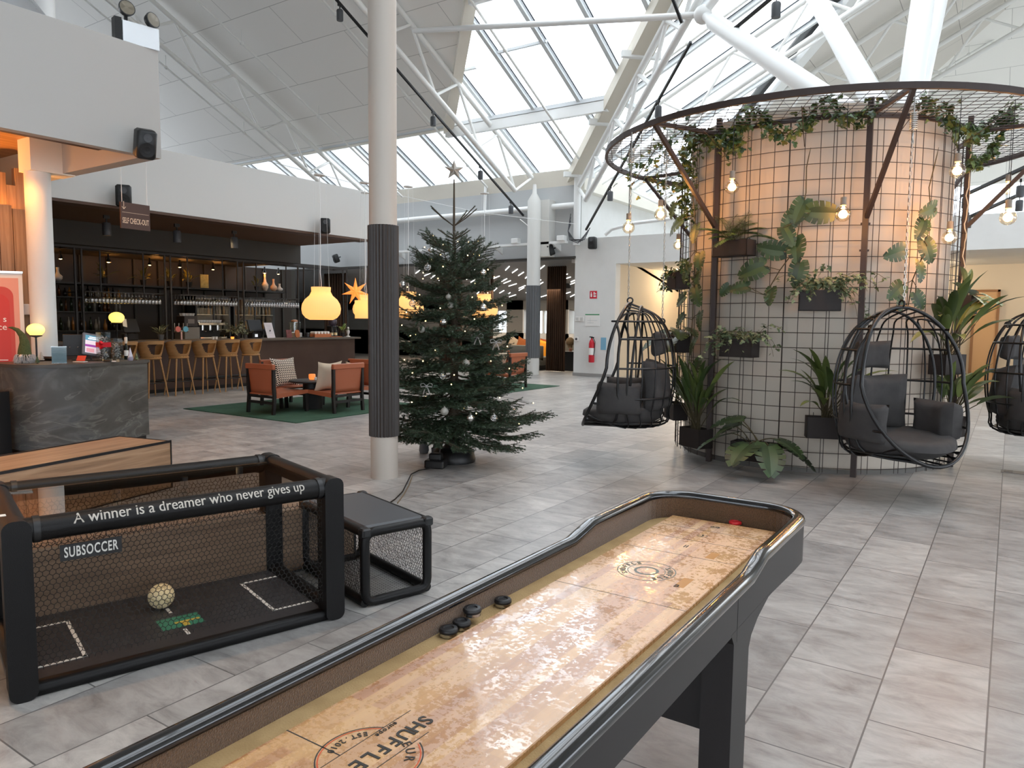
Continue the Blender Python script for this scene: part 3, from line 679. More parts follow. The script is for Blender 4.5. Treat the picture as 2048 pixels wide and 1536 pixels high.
for s_ in (0, 1):
    X = lambda v: v if not s_ else LX-v
    for q in ((.10,.315,.20,.217),(.10,.315,.70,.717),(.30,.317,.20,.717)):
        a, b = sorted((X(q[0]),X(q[1]))); obj('pitch_line', line(a,b,q[2],q[3]), PITCHW, pitch)
for y in (.17,.50,.62,.74): obj('pitch_line', line(LX/2-.008,LX/2+.008,y,y+.075), PITCHW, pitch)
obj('pitch_badge', MB().box(LX/2-.09,LX/2+.11,.28,.43,.0505,.0515), mat('badge_green', (58,132,104), .5), pitch)
bl = text_mb('LAGER', .05, xs=1.0); obj('pitch_badge_lettering', MB().merge(MB().box(LX/2-.02,LX/2+.10,.335,.355,.0515,.0525)).merge(MB().box(LX/2+.01,LX/2+.04,.285,.335,.0515,.0525)), mat('badge_yellow', (206,178,74), .5), pitch)
# nets: hexagonal mesh of thin cords on the four sides
def hexnet(w, h, cell, r, sag=.0, jit=.0, seed=1):
    m = MB(); rn = random.Random(seed); P = {}; nx = int(w/cell); nz = int(h/(cell*.86))
    cx_, cz_ = w/nx, h/nz
    def pt(i, j, k):
        key = (i,j,k)
        if key not in P:
            x = (i+(.5 if j % 2 else 0))*cx_; z = j*cz_+(cz_*.62 if k else 0)
            P[key] = Vector((min(max(x,0),w)+rn.uniform(-jit,jit)*cell, sag*sin(PI*min(max(x/w,0),1))*sin(PI*z/h)+rn.uniform(-jit,jit)*cell*.6, min(max(z,0),h)+rn.uniform(-jit,jit)*cell))
        return P[key]
    for j in range(nz):
        for i in range(nx+1):
            a, b = pt(i,j,0), pt(i,j,1)
            m.tube([a,b], r, 3, cap=False)
            if j+1 < nz:
                for di in ((0,-1) if j % 2 == 0 else (0,1)):
                    if 0 <= i+di <= nx: m.tube([b, pt(i+di,j+1,0)], r, 3, cap=False)
    return m
nw, nh = LX-4*PR-.0, LZ-4*PR
fn = hexnet(nw, nh, .024, .0017, .01, .05, 2); fn.v = [(x+2*PR,y+PR*.9,z+2*PR) for x,y,z in fn.v]; obj('front_net', fn, NETM, ft)
bn = hexnet(nw, nh, .024, .0016, .03, .22, 3); bn.v = [(x+2*PR,LY-PR*.9-y,z+2*PR) for x,y,z in bn.v]; obj('back_net', bn, NETM, ft)
# slogan wrapped on the near top tube
tx = text_mb('A winner is a dreamer who never gives up', .072, .0006, bold=0)
tx.v += [(x+.0016,y,z) for x,y,z in tx.v]; tx.f += [tuple(i+len(tx.v)//2 for i in f) for f in tx.f]
wx = max(v[0] for v in tx.v)-min(v[0] for v in tx.v); sc_ = 1.03/wx; RT = PR+.003
tx.v = [(x*sc_+LX/2+.02, PR-RT*cos(y/RT+.62), LZ-PR+RT*sin(y/RT+.62)) for x,y,z in tx.v]
obj('slogan_lettering', tx, PITCHW, ft)
pl_ = obj('name_plate', MB().box(.20,.435,-.002,.004,LZ-.195,LZ-.125), BLACK, ft)
tn = text_mb('SUBSOCCER', .062, .0005, xs=.62, bold=.001, space=1.12); wn = max(v[0] for v in tn.v)-min(v[0] for v in tn.v)
obj('name_lettering', MB().merge(tn, frame_M((.317,-.003,LZ-.161),(1,0,0),(0,0,1)) @ Matrix.Scale(.205/wn,4,(1,0,0))), mat('plate_silver', (196,194,188), .4), pl_)
obj('corner_label', MB().box(.0,.03,.13,.165,LZ-.0105+.012,LZ+.003), PITCHW, ft)
def FT(x, y, z=0): return Matrix.Translation(FO) @ Matrix.Rotation(-FU+PI/2,4,'Z') @ Vector((x,y,z))
BALLM = mat('cream_ball', (228,214,168), .5, bump=.15, bs=200)
def ball_tex():
    m = BALLM; nt = m.node_tree; b = nt.nodes['Principled BSDF']; v = node(nt,'ShaderNodeTexVoronoi'); v.feature = 'DISTANCE_TO_EDGE'; v.inputs['Scale'].default_value = 14
    tc = node(nt,'ShaderNodeTexCoord'); nt.links.new(tc.outputs['Object'], v.inputs['Vector']); r = ramp(nt,[(0,(176,156,112)),(.06,(232,216,172))]); nt.links.new(v.outputs['Distance'], r.inputs[0]); nt.links.new(r.outputs[0], b.inputs['Base Color'])
ball_tex()
single('football', MB().ball((0,0,.066),.066,28,18), BALLM, 'small cream football lying on the pitch inside the netted table', 'ball', FT(.73,.60,.051), smooth=180)
# seats at both ends
def stool(x0, label, grey):
    t = thing('game_stool', label, 'stool', FT(x0,.03), -FU+PI/2, 'seats of the football table'); W, D, H, r = .46, .86, .45, .027
    for y in (r, D-r): obj('side_frame', rounded_tube([(r,y,r),(W-r,y,r),(W-r,y,H-r),(r,y,H-r)], .06, r, 12, True), PIPE, t, 60)
    for x in (r, W-r): obj('rail', MB().cyl((x,r,H-r),(x,D-r,H-r),r,n=12), PIPE, t, 60); obj('sill', MB().cyl((x,r,r),(x,D-r,r),r,n=12), PIPE, t, 60)
    obj('seat_pad', MB().rbox(.035,W-.035,.05,D-.05,H-.02,H+.004,.02), DGREY, t)
    cl = MB()
    for x in (r,W-r):
        for y in (r,D-r): obj('corner_cap', MB().rbox(x-.029,x+.029,y-.03,y+.03,H-.05,H+.002,.014), BLACK, t)
    n1 = hexnet(D-4*r, H-4*r, .021, .0015, .02, .25, 5); n1.v = [(r*(1)+y, x+2*r, z+2*r) for x,y,z in n1.v]; obj('net', n1, NETM, t)
    n2 = hexnet(D-4*r, H-4*r, .021, .0015, .02, .25, 6); n2.v = [(W-r*1-y, x+2*r, z+2*r) for x,y,z in n2.v]; obj('net', n2, NETM, t)
    n3 = hexnet(D-4*r, W-2*r, .024, .0012, .0, .05, 7); n3.v = [(r+z, x+2*r, .03) for x,y,z in n3.v]; obj('bottom_net', n3, NETM, t)
    if grey: obj('side_panel', MB().box(.05,W-.05,-.005,.012,.03,H*.62), mat('grey_felt_panel', (128,122,112), .9), t)
stool(1.625, 'black tube stool with net sides at the column end of the football table', False)
stool(-.60, 'black tube stool with a grey panel at the picture-edge end of the football table', True)
# low walnut boxes behind
WAL = plank_mat('walnut_boards', (150,118,90), (120,92,68), (172,140,110), axis=1)
DWAL = plank_mat('dark_walnut_boards', (112,90,70), (92,72,54), (128,104,82), axis=1)
def walnut_box(loc, rz, sx, sy, h, label, trim=True):
    t = thing('wooden_bench_box', label, 'bench', loc, rz, 'wooden boxes behind the football table'); e = .014
    obj('body', MB().box(.004,sx-.004,.004,sy-.004,.0,h-.004), WAL if trim else DWAL, t); tr = MB()
    for x in (e/2,sx-e/2):
        for y in (e/2,sy-e/2): tr.bar((x,y,0),(x,y,h),e,e)
    for z in (e/2,h-e/2) if trim else (e/2,):
        for x in (e/2,sx-e/2): tr.bar((x,0,z),(x,sy,z),e,e*1.6 if z > .1 else e)
        for y in (e/2,sy-e/2): tr.bar((0,y,z),(sx,y,z),e,e)
    obj('edge_trim', tr, BLACK, t)
c0 = onz(343,881,.45); c1 = onz(240,872,.45); v = (c1-c0); rz = math.atan2(v.y, v.x)
walnut_box((c0.x,c0.y,0), rz, .66, 1.9, .45, 'long walnut box with black edges standing between the desk and the football table')
p = onz(661,1090,0); q = onz(78,1203,0); v = (q-p); rz2 = math.atan2(v.y, v.x)-PI/2
walnut_box(Vector((p.x,p.y,0))-Matrix.Rotation(rz2,3,'Z') @ Vector((.40,0,0)), rz2, .40, 1.9, .41, 'lower walnut box right behind the football table, seen through its nets', False)
# ================================================================ leaf shapes and foliage helpers
def leaf_mat(name, dark, light, rough=.38, back=None):
    m, nt, b, L = newmat(name); g = node(nt, 'ShaderNodeNewGeometry'); r = ramp(nt, [(0,dark),(1,light)]); L.new(g.outputs['Random Per Island'], r.inputs[0])
    L.new(r.outputs[0], b.inputs['Base Color']); b.inputs['Roughness'].default_value = rough
    b.inputs['Subsurface Weight'].default_value = 0
    return m
MONST = leaf_mat('monstera_green', (28,46,27), (62,84,46), .45)
IVYM = leaf_mat('ivy_green', (36,58,30), (84,104,52), .45)
IVYP = leaf_mat('pale_ivy_green', (66,84,58), (120,132,96), .5)
LANCE = leaf_mat('lance_leaf_green', (42,62,32), (104,116,60), .42)
FERN = leaf_mat('fern_green', (62,92,42), (132,156,84), .5)
STEM = mat('plant_stem', (74,66,44), .7)
SOIL = mat('potting_soil', (42,34,28), .95, bump=.6, bs=90)
PLANTER = mat('dark_brown_planter', (36,29,27), .6)
def lance_leaf(l, w, bend=.5, n=6):
    m = MB(); vs = []
    for i in range(n+1):
        t = i/n; ww = w*.5*(sin(PI*min(1,t*.94+.06))**.8)*(1 if t < .97 else .15); a = bend*t*1.4; y = l*(sin(a)/max(a,1e-4))*t if bend else l*t; z = -l*t*(1-cos(a))/max(a,1e-4) if bend else 0
        vs += [(-ww,y,z+ww*.35),(0,y,z),(ww,y,z+ww*.35)]
    fs = [(3*i+k,3*i+k+1,3*i+k+4,3*i+k+3) for i in range(n) for k in (0,1)]
    return m.add(vs, fs)
def monstera_leaf(s, bend=.5):
    m = MB()
    def W(t): return .47*s*(sin(PI*min(1,(t*.86+.14)))**.62)*(1.0-.12*t)
    def P(u, t, sd):                                   # u 0..1 out from the midrib; lobes sweep towards the tip
        x = sd*W(t)*u; y = s*(t-.18*(1-t)*u*u+.16*u*t); r2 = (x*x+(y-.3*s)**2)/(s*s)
        return (x, y, -bend*s*.5*r2+abs(x)*.18)
    k = 6
    for sd in (-1, 1):
        vs = []; fs = []
        for i in range(k+1):
            t = i/k; vs += [P(0,t,sd), P(.5,t,sd)]
        fs += [(2*i,2*i+1,2*i+3,2*i+2) for i in range(k)]
        o = len(vs)
        for i in range(k):
            t0, t1 = i/k, (i+1)/k; g = .017 if i > 0 else 0
            q = [P(.5,t0+g*.2,sd), P(.8,t0+g,sd), P(1,min(1,t0+g*1.3),sd), P(1.0,(t1-g*1.3),sd), P(.8,t1-g,sd), P(.5,t1-g*.2,sd)]
            vs += q; b = o+6*i; fs += [(b,b+1,b+4,b+5),(b+1,b+2,b+3,b+4)]
        # back lobe beside the stalk
        o = len(vs); vs += [P(0,0,sd),P(.5,0,sd),P(1,0,sd),(sd*W(0)*.75,-.17*s,-.05*s),(sd*W(0)*.25,-.14*s,-.02*s)]; fs += [(o,o+1,o+2,o+3,o+4)]
        m.add(vs, fs)
    return m
IVYLEAF = MB().add([(0,0,0),(.32,-.1,.02),(.5,.18,-.06),(.26,.38,.0),(.3,.68,-.06),(0,1,-.12),(-.3,.68,-.06),(-.26,.38,.0),(-.5,.18,-.06),(-.32,-.1,.02),(0,.4,.05)],
                   [(0,1,2,3,10),(10,3,4,5),(10,5,6,7),(0,10,7,8,9)])
def dirv(az, el): return Vector((cos(az)*cos(el), sin(az)*cos(el), sin(el)))
def put_leaf(mb, leaf, p, d, s=1.0, roll=0.0):
    d = Vector(d).normalized(); side = d.cross(Vector((0,0,1)));
    if side.length < 1e-3: side = Vector((1,0,0))
    M = frame_M(p, side, d) @ Matrix.Rotation(roll,4,'Y') @ Matrix.Scale(s,4); mb.merge(leaf, M)
def curve_pts(p, d, L_, droop, n=6):
    pts = [Vector(p)]; d = Vector(d).normalized()
    for i in range(n):
        pts.append(pts[-1]+d*(L_/n)); d = (d+Vector((0,0,-droop/n))).normalized()
    return pts
def lance_plant(n, l0, l1, w, seed, spread=(.25,1.25), az0=0, az1=TAU):
    rn = random.Random(seed); m = MB(); st = MB()
    for i in range(n):
        az = rn.uniform(az0, az1); el = PI/2-rn.uniform(*spread)*(.35+.65*i/n); L_ = rn.uniform(l0, l1); ps = curve_pts((rn.uniform(-.05,.05),rn.uniform(-.03,.03),0), dirv(az,el), L_*.45, .25, 4)
        st.tube(ps, .005, 5); d = ps[-1]-ps[-2]; put_leaf(m, lance_leaf(L_*.62, w*rn.uniform(.8,1.2), rn.uniform(.3,.9)), ps[-1], d, 1, rn.uniform(-.5,.5))
    return m, st
def monstera_plant(n, s0, s1, seed, az0=0, az1=TAU, h=.3):
    rn = random.Random(seed); m = MB(); st = MB()
    for i in range(n):
        az = az0+(az1-az0)*(i+.5)/n+rn.uniform(-.2,.2); el = rn.uniform(.35,1.2); ps = curve_pts((rn.uniform(-.08,.08),0,0), dirv(az,el), rn.uniform(.6,1)*h, .9, 6)
        st.tube(ps, .006, 5); d = Vector((cos(az),sin(az),-rn.uniform(.2,.7))); put_leaf(m, monstera_leaf(rn.uniform(s0,s1), .5), ps[-1], d, 1, rn.uniform(-.4,.4))
    return m, st
def fern_plant(n, l, seed):
    rn = random.Random(seed); m = MB(); st = MB()
    for i in range(n):
        az = TAU*i/n+rn.uniform(-.2,.2); el = rn.uniform(.5,1.35); L_ = l*rn.uniform(.7,1.1); ps = curve_pts((rn.uniform(-.1,.1),rn.uniform(-.03,.03),0), dirv(az,el), L_, 1.5, 16)
        st.tube(ps, .0022, 4)
        for k in range(2, 17):
            t = k/16; d = (ps[k]-ps[k-1]).normalized(); sd = d.cross(Vector((0,0,1))).normalized(); pl = .075*sin(PI*min(1,.25+.75*(1-t)))*(1.0 if t < .9 else .6)
            for s in (-1,1):
                for e in (0,.5):
                    q = ps[k-1].lerp(ps[k],e); put_leaf(m, FPIN, q, sd*s+d*.45+Vector((0,0,-.15)), pl)
    return m, st
FPIN = MB().add([(0,0,0),(.13,.25,0),(.08,.7,-.05),(0,1,-.1),(-.08,.7,-.05),(-.13,.25,0)], [(0,1,2,3,4,5)])
def ivy_trail(mb, st, p, d, L_, droop, rn, ls=.05, dens=38, side=.03):
    ps = curve_pts(p, d, L_, droop, 8); st.tube(ps, .002, 4)
    for k in range(int(L_*dens)):
        t = rn.random()*8; i = min(7,int(t)); q = ps[i].lerp(ps[i+1], t-i)+Vector((rn.uniform(-side,side),rn.uniform(-side,side),rn.uniform(-side,side)))
        put_leaf(mb, IVYLEAF, q, dirv(rn.uniform(0,TAU), rn.uniform(-1.1,.3)), ls*rn.uniform(.6,1.2), rn.uniform(-.8,.8))
def ivy_plant(n, l0, l1, w, seed, up=True):
    rn = random.Random(seed); m = MB(); st = MB()
    for i in range(n):
        x = rn.uniform(-w/2,w/2); az = rn.uniform(-PI,0) if rn.random() < .8 else rn.uniform(0,PI)
        if abs(x) > w*.3 and rn.random() < .6: az = -.2 if x > 0 else PI+.2
        ivy_trail(m, st, (x,rn.uniform(-.05,.05),0), dirv(az, rn.uniform(.5,1.3)), rn.uniform(l0,l1), rn.uniform(2,4), rn)
    return m, st

# ================================================================ the planted drum
DR = 1.48; TRR = 1.60
def pol(ang, r, z): a = R(ang); return Vector((CX+r*cos(a), CY+r*sin(a), z))
def cylpt(px, py, r, back=False):
    v = _d(px, py); ox_, oy_ = -CX, -CY; a = v[0]**2+v[1]**2; b = ox_*v[0]+oy_*v[1]; c = ox_*ox_+oy_*oy_-r*r; q = max(b*b-a*c, 0)**.5
    return Vector(CAMP+v*((-b+(q if back else -q))/a))
CONC = mat('smooth_concrete', (186,178,166), .75, var=.6, vs=1.3, vcol=(170,162,150), bump=.05, bs=30, stretch=(1,1,.25))
dm = MB().lathe([(DR,0),(DR,3.86),(DR-.12,3.86),(DR-.12,3.5),(.001,3.5)], (CX,CY,0), 96)
for k in range(0): pass
struct('column_drum', dm, CONC, smooth=40)
struct('baseboard_drum', MB().lathe([(DR+.012,0),(DR+.012,.05),(DR+.001,.052)], (CX,CY,0), 96), mat('dark_base_strip', (92,90,86), .6))
RUST = mat('dark_brown_steel', (50,38,34), .5); WIRE = mat('dark_wire', (44,36,33), .5)
tr = thing('plant_trellis', 'dark steel trellis of posts and wire mesh round the concrete drum', 'trellis', (CX,CY,0))
PA = [-117,-60,-3,54,111,168]
def tp(ang, r, z): a = R(ang); return Vector((r*cos(a), r*sin(a), z))
for a in PA:
    m = MB().bar(tp(a,TRR+.01,0), tp(a,TRR+.01,3.87), .055,.055)
    for z in (.25,1.5,2.35,2.62): m.cbox(tp(a,TRR+.01,z), .09,.02,.02, Matrix.Rotation(R(a+90),4,'Z'))
    obj('post', m, RUST, tr)
    obj('bracket', MB().bar(tp(a,TRR+.03,2.68), tp(a,2.53,3.68), .04).bar(tp(a,TRR,3.70), tp(a,2.55,3.70), .04), RUST, tr)
for r, z, w_, h_ in ((TRR,3.70,.03,.05),(2.55,3.70,.035,.06)):
    obj('ring', MB().tube([tp(5*k,r,z) for k in range(72)], 0, closed=True, flat=(w_,h_)), RUST, tr)
m = MB()
for k in range(66):
    a = k*360/66; m.tube([tp(a,TRR-.012,.03), tp(a,TRR-.012,3.7)], .0036, 4, cap=False)
for k in range(23): m.tube([tp(4*j,TRR-.005,.08+k*.158) for j in range(90)], .0036, 4, closed=True)
for k in range(24):                                    # overlapping mesh edges double some wires
    a = k*15+3; m.tube([tp(a,TRR-.004,.03), tp(a,TRR-.004,3.7)], .0036, 4, cap=False)
obj('wall_mesh', m, WIRE, tr)
m = MB()
def clip_ring(p, d, r0, r1, zz):                       # chord pieces of a line inside the ring r0..r1
    b = p.dot(d); c1 = p.dot(p)-r1*r1; q = b*b-c1
    if q <= 0: return
    t0, t1 = -b-q**.5, -b+q**.5; c0 = p.dot(p)-r0*r0; q0 = b*b-c0
    seg = [(t0,t1)] if q0 <= 0 else [(t0,-b-q0**.5),(-b+q0**.5,t1)]
    for s0, s1 in seg:
        A = p+d*s0; B = p+d*s1; m.tube([(A.x,A.y,zz),(B.x,B.y,zz)], .0036, 4, cap=False)
for k in range(-21, 22):
    o_ = k*.118
    for a, zz in ((25,3.69),(115,3.696)):
        d = Vector((cos(R(a)), sin(R(a)))); clip_ring(Vector((-d.y,d.x))*o_, d, TRR, 2.54, zz)
for a in range(0,360,30): m.tube([tp(a+8,2.1,3.7),tp(a+8,TRR,3.42)], .004, 4)
obj('canopy_mesh', m, WIRE, tr)
tag(single('fairy_light_string', MB().tube([pol(-6+1.2*sin(k*1.9),TRR+.03+.01*sin(k),.9+.05*k) for k in range(54)], .006, 5), mat('fairy_wire', (214,196,168), .5), 'pale light string wound up the right drum post', 'light string'), 'pale light string wound up the steel post on the warm side of the drum', 'light string')

def planter(ang, z, w_, h_, label, pm, pst, lm, dep=.18, rad=None, tilt=0):
    rad = rad or TRR+.012+dep/2
    t = thing('planter_box', label, 'planter', pol(ang, rad, z), R(ang+90), 'planter boxes on the drum trellis')
    # local: -y faces outward
    x = w_/2; y = dep/2; e = .008
    b = MB().box(-x,x,-y,y,0,e).box(-x,x,-y,-y+e,0,h_).box(-x,x,y-e,y,0,h_).box(-x,-x+e,-y,y,0,h_).box(x-e,x,-y,y,0,h_)
    bo = obj('box', b, PLANTER, t); obj('soil', MB().box(-x+e,x-e,-y+e,y-e,h_-.04,h_-.025), SOIL, t)
    obj('hook', MB().bar((-x*.6,y+.004,h_),(-x*.6,y+.004,h_+.03),.012,.006).bar((x*.6,y+.004,h_),(x*.6,y+.004,h_+.03),.012,.006), BLACK, t)
    for mm, nm, mt in ((pm,'foliage',lm),(pst,'stems',STEM)):
        if mm: mm.v = [(a,b_,c+h_-.03) for a,b_,c in mm.v]; obj(nm, mm, mt, t, 180 if nm == 'foliage' and mt in (MONST,LANCE) else 0)
    return t
def P_(fn, *a, **k): return fn(*a, **k)
m, s = fern_plant(26,.42,1); planter(-105.5,2.32,.42,.17,'high planter box with a feathery green fern on the drum', m, s, FERN)
m, s = ivy_plant(26,.2,.62,.36,2); planter(-74.8,1.73,.40,.21,'planter box of trailing ivy on the middle of the drum, between two monstera vines', m, s, IVYP)
m, s = ivy_plant(34,.15,.55,.36,3); planter(-102,1.23,.38,.2,'planter box almost hidden by bushy pale ivy, below the fern box', m, s, IVYP)
m, s = lance_plant(26,.45,.85,.075,4,(.1,1.1),R(-175),R(-5)); planter(-70.6,.42,.41,.22,'low planter box with upright lance leaves beside the front post of the drum', m, s, LANCE)
m, s = monstera_plant(9,.24,.38,5,R(-200),R(20),.36); planter(-94,.12,.50,.2,'lowest planter box with big split monstera leaves at the drum foot', m, s, MONST, .2)
m, s = lance_plant(26,.6,.95,.085,6,(.1,1.3),R(-180),R(20)); planter(-24,1.08,.40,.21,'planter box with long spreading lance leaves behind the open hanging chair', m, s, LANCE)
m, s = monstera_plant(4,.16,.26,7,R(-150),R(30),.22); m2, s2 = lance_plant(6,.25,.4,.06,17,(.1,.9)); m.merge(m2); s.merge(s2); planter(-9,1.72,.30,.2,'small planter with pale striped leaves high on the warm side of the drum', m, s, leaf_mat('pale_striped_leaf', (92,112,72),(150,164,124)), .16)
m, s = lance_plant(46,.5,1.0,.055,8,(.05,.8),R(-200),R(20)); planter(-121,.16,.36,.22,'low planter box with tall dense lance leaves at the left drum post', m, s, LANCE, .2)
m, s = ivy_plant(22,.15,.5,.25,9); planter(-139,2.0,.30,.2,'planter box of ivy highest beside the chain-hung chair seen from behind', m, s, IVYM)
m, s = monstera_plant(9,.18,.3,10,R(-210),R(30),.25); planter(-137,1.24,.32,.2,'planter box of broad dark leaves between the drum and the chair seen from behind', m, s, MONST)
m, s = lance_plant(10,.3,.55,.06,11,(.1,.9)); planter(-138,.42,.34,.2,'low dark planter box half behind the hanging chair seen from behind', m, s, LANCE)
m, s = lance_plant(18,.5,.8,.1,12,(.2,1.2),R(-180),R(10)); planter(-20,.40,.36,.22,'low planter box with drooping lance leaves behind the open hanging chair seat', m, s, LANCE)

# hanging monstera vines: stem down the mesh with leaves facing out
def vine(name, pts, leaves, label, seed, tail=True, rad=TRR+.06):
    """pts: stem points in the photo, leaves: (px, py, size px, direction deg in the picture plane; 0 right, 90 up)"""
    rn = random.Random(seed); base = cylpt(*pts[0], rad); t = thing(name, label, 'plant', base, 0, 'monstera vines climbing the drum')
    st = MB(); P3 = [cylpt(x, y, rad)-base for x, y in pts]; st.tube(P3, .006, 6)
    if tail: st.tube([P3[0], P3[0]+Vector((.02,0,.12)), P3[0]+Vector((.03,.02,.2))], [.006,.005,.002], 6)
    fo = MB()
    for (x, y, sz, dg) in leaves:
        p = cylpt(x, y, rad+.03+rn.uniform(0,.05)); out = Vector((p.x-CX,p.y-CY,0)).normalized(); tan = Vector((-out.y,out.x,0))
        a = R(dg); d = tan*cos(a)+Vector((0,0,1))*sin(a)+out*rn.uniform(.1,.4); dist = (p-Vector(CAMP)).length; s = sz*dist/2150
        side = d.cross(out).normalized()*-1; lf = monstera_leaf(s, rn.uniform(.3,.7)); q = p-base-d.normalized()*s*.45
        M = frame_M(q, side, d); 
        if (M.to_3x3() @ Vector((0,0,1))).dot(out) < 0: M = frame_M(q, -side, d)
        fo.merge(lf, M @ Matrix.Rotation(rn.uniform(-.35,.35),4,'Y'))
        k = min(P3, key=lambda v: (v-q).length); st.tube([k, k.lerp(q,.5)+out*.03, q], .004, 5)
    obj('stem', st, STEM, t, 60); obj('foliage', fo, MONST, t, 180)
vine('monstera_vine', [(1613,335),(1612,385),(1600,440),(1590,500),(1560,540),(1530,590)],
     [(1600,420,62,-110),(1645,425,70,-5),(1582,440,56,-120),(1545,500,64,170),(1592,495,62,-85),(1505,540,70,200),(1596,545,60,-100),(1480,575,46,190),(1540,590,44,-95),(1450,580,34,230),(1575,470,52,-60)],
     'monstera vine with split leaves climbing the middle of the drum from a loop of stem', 3)
vine('monstera_vine', [(1868,335),(1858,375),(1862,430),(1850,500),(1825,560),(1815,620)],
     [(1860,420,52,200),(1845,455,50,-120),(1795,505,56,-160),(1855,500,54,-70),(1842,540,48,-95),(1795,580,52,-140),(1838,600,44,-60),(1800,610,36,-100)],
     'monstera vine with yellowing leaves behind the chain of the open hanging chair', 4)
vine('monstera_vine', [(1385,380),(1390,430),(1392,500),(1388,560),(1385,640),(1378,720),(1372,790)],
     [(1350,452,62,-150),(1390,465,48,-80),(1398,520,44,-80),(1372,545,50,-110),(1395,560,52,-95),(1392,590,52,-60),(1362,600,44,-150),(1398,640,46,-90),(1360,640,40,-120),(1385,690,44,-100),(1345,420,40,-110),(1392,735,44,-110),(1375,770,44,-80)],
     'dense monstera vine running down the shaded side of the drum', 5, False, TRR+.12)
# ivy garlands along the rim and over the mesh ring
def garland(pts, label, seed, width=.09, dens=230, ls=.06, mt=None, r=1.72):
    rn = random.Random(seed); P = [cylpt(x,y,rr[0] if rr else r) for x,y,*rr in pts]; base = P[0]
    t = thing('ivy_garland', label, 'garland', base, 0, 'ivy garlands on the drum top'); st = MB(); st.tube([p-base for p in P], .005, 5); fo = MB()
    L_ = [(P[i+1]-P[i]).length for i in range(len(P)-1)]
    for i, l in enumerate(L_):
        for k in range(int(l*dens)):
            q = P[i].lerp(P[i+1], rn.random())-base+Vector([rn.gauss(0,width*.5) for _ in range(3)]); put_leaf(fo, IVYLEAF, q, dirv(rn.uniform(0,TAU), rn.uniform(-1.2,.4)), ls*rn.uniform(.6,1.3), rn.uniform(-1,1))
    obj('stems', st, STEM, t); obj('foliage', fo, mt or IVYM, t)
garland([(1385,262),(1430,285),(1478,275),(1490,232),(1520,225),(1545,260),(1580,268),(1610,245),(1640,210),(1655,200),(1680,238),(1715,240),(1750,212)], 'ivy garland in swags along the drum rim between the two front posts', 1)
garland([(1462,262),(1458,300),(1478,290)], 'bunch of ivy hanging off the rim beside the upper drum post', 2, .11, 300)
garland([(1838,195),(1862,210),(1890,225),(1905,250),(1945,272),(1975,258),(2005,240),(2025,205)], 'ivy garland swagged from the chain node towards the far side of the mesh ring', 3, .085)
garland([(2022,225),(2000,270),(1988,300),(1965,318),(1942,326)], 'ivy garland trailing down under the mesh ring on the warm side', 4, .08, 200, r=1.75)
garland([(1380,262),(1385,300),(1375,345),(1370,400),(1378,440)], 'long ivy strand hanging down the shaded edge of the drum', 5, .1, 260, r=1.66)
garland([(1378,255,2.0),(1345,275,2.2),(1310,300,2.3),(1290,330,2.35),(1262,372,2.4)], 'loose ivy strand sprawling over the mesh ring above the chair seen from behind', 6, .16, 90, .062)
garland([(1290,352,2.4),(1320,372,2.2),(1345,372,2.0),(1372,360,1.8)], 'ivy tips dangling below the mesh ring near the clear bulbs', 7, .13, 75, .06)

# ---------------------------------------------------------------- bulbs on cords
BULBG = glassy('bulb_glass', (.97,.88,.74), .16, .05)
FILA = mat('bulb_filament', (255,230,180), .5, emit=(255,206,130), es=60); SOCK = mat('bulb_socket_grey', (128,122,112), .6)
BULBS = []
def bulb_proto():
    t = thing('pendant_bulb', 'x', 'light bulb', (0,0,0), 0, 'globe bulbs hanging from the mesh ring')
    obj('globe', MB().lathe([(.018,.085),(.022,.07),(.044,.056),(.064,.034),(.072,.004),(.069,-.024),(.052,-.05),(.028,-.066),(.001,-.07)], n=24), BULBG, t, 180)
    obj('socket', MB().lathe([(.014,.165),(.028,.16),(.029,.085),(.02,.08)], n=16), SOCK, t, 40)
    obj('filament', MB().lathe([(.004,.04),(.012,.03),(.017,.0),(.013,-.022),(.004,-.03)], n=10), FILA, t, 180)
    return t
B0 = bulb_proto(); first = [True]
def bulb(p, label, top=3.69):
    if first: o = B0; first.clear(); o.location = p; o['label'] = label
    else: o = dup(B0, p, None, label)
    obj('cord', MB().tube([(0,0,.16),(0,0,top-p.z)], .0035, 6), BLACK, o); BULBS.append(Vector(p)); return o
for a, r, z, lb in ((-100,2.1,2.99,'globe bulb hanging just above the fern planter'),(-70.7,2.1,2.65,'glowing globe bulb hanging beside the middle monstera vine'),(-41,2.1,3.07,'largest-looking globe bulb near the warm drum post, upper of two'),
                    (-33,1.82,2.48,'globe bulb close to the warm drum edge, lower of two'),(-33,2.4,2.61,'globe bulb out in front of the white wall header beyond the drum'),(-134.5,2.4,2.70,'lowest globe bulb over the chair seen from behind'),
                    (-128,2.12,2.83,'globe bulb hanging between the ivy and the left bracket'),(162,2.1,2.72,'small glowing bulb far behind the ivy planter'),(20,2.1,3.18,'faint globe bulb behind the ivy on the far side of the mesh ring')):
    bulb(pol(a,r,z), lb)
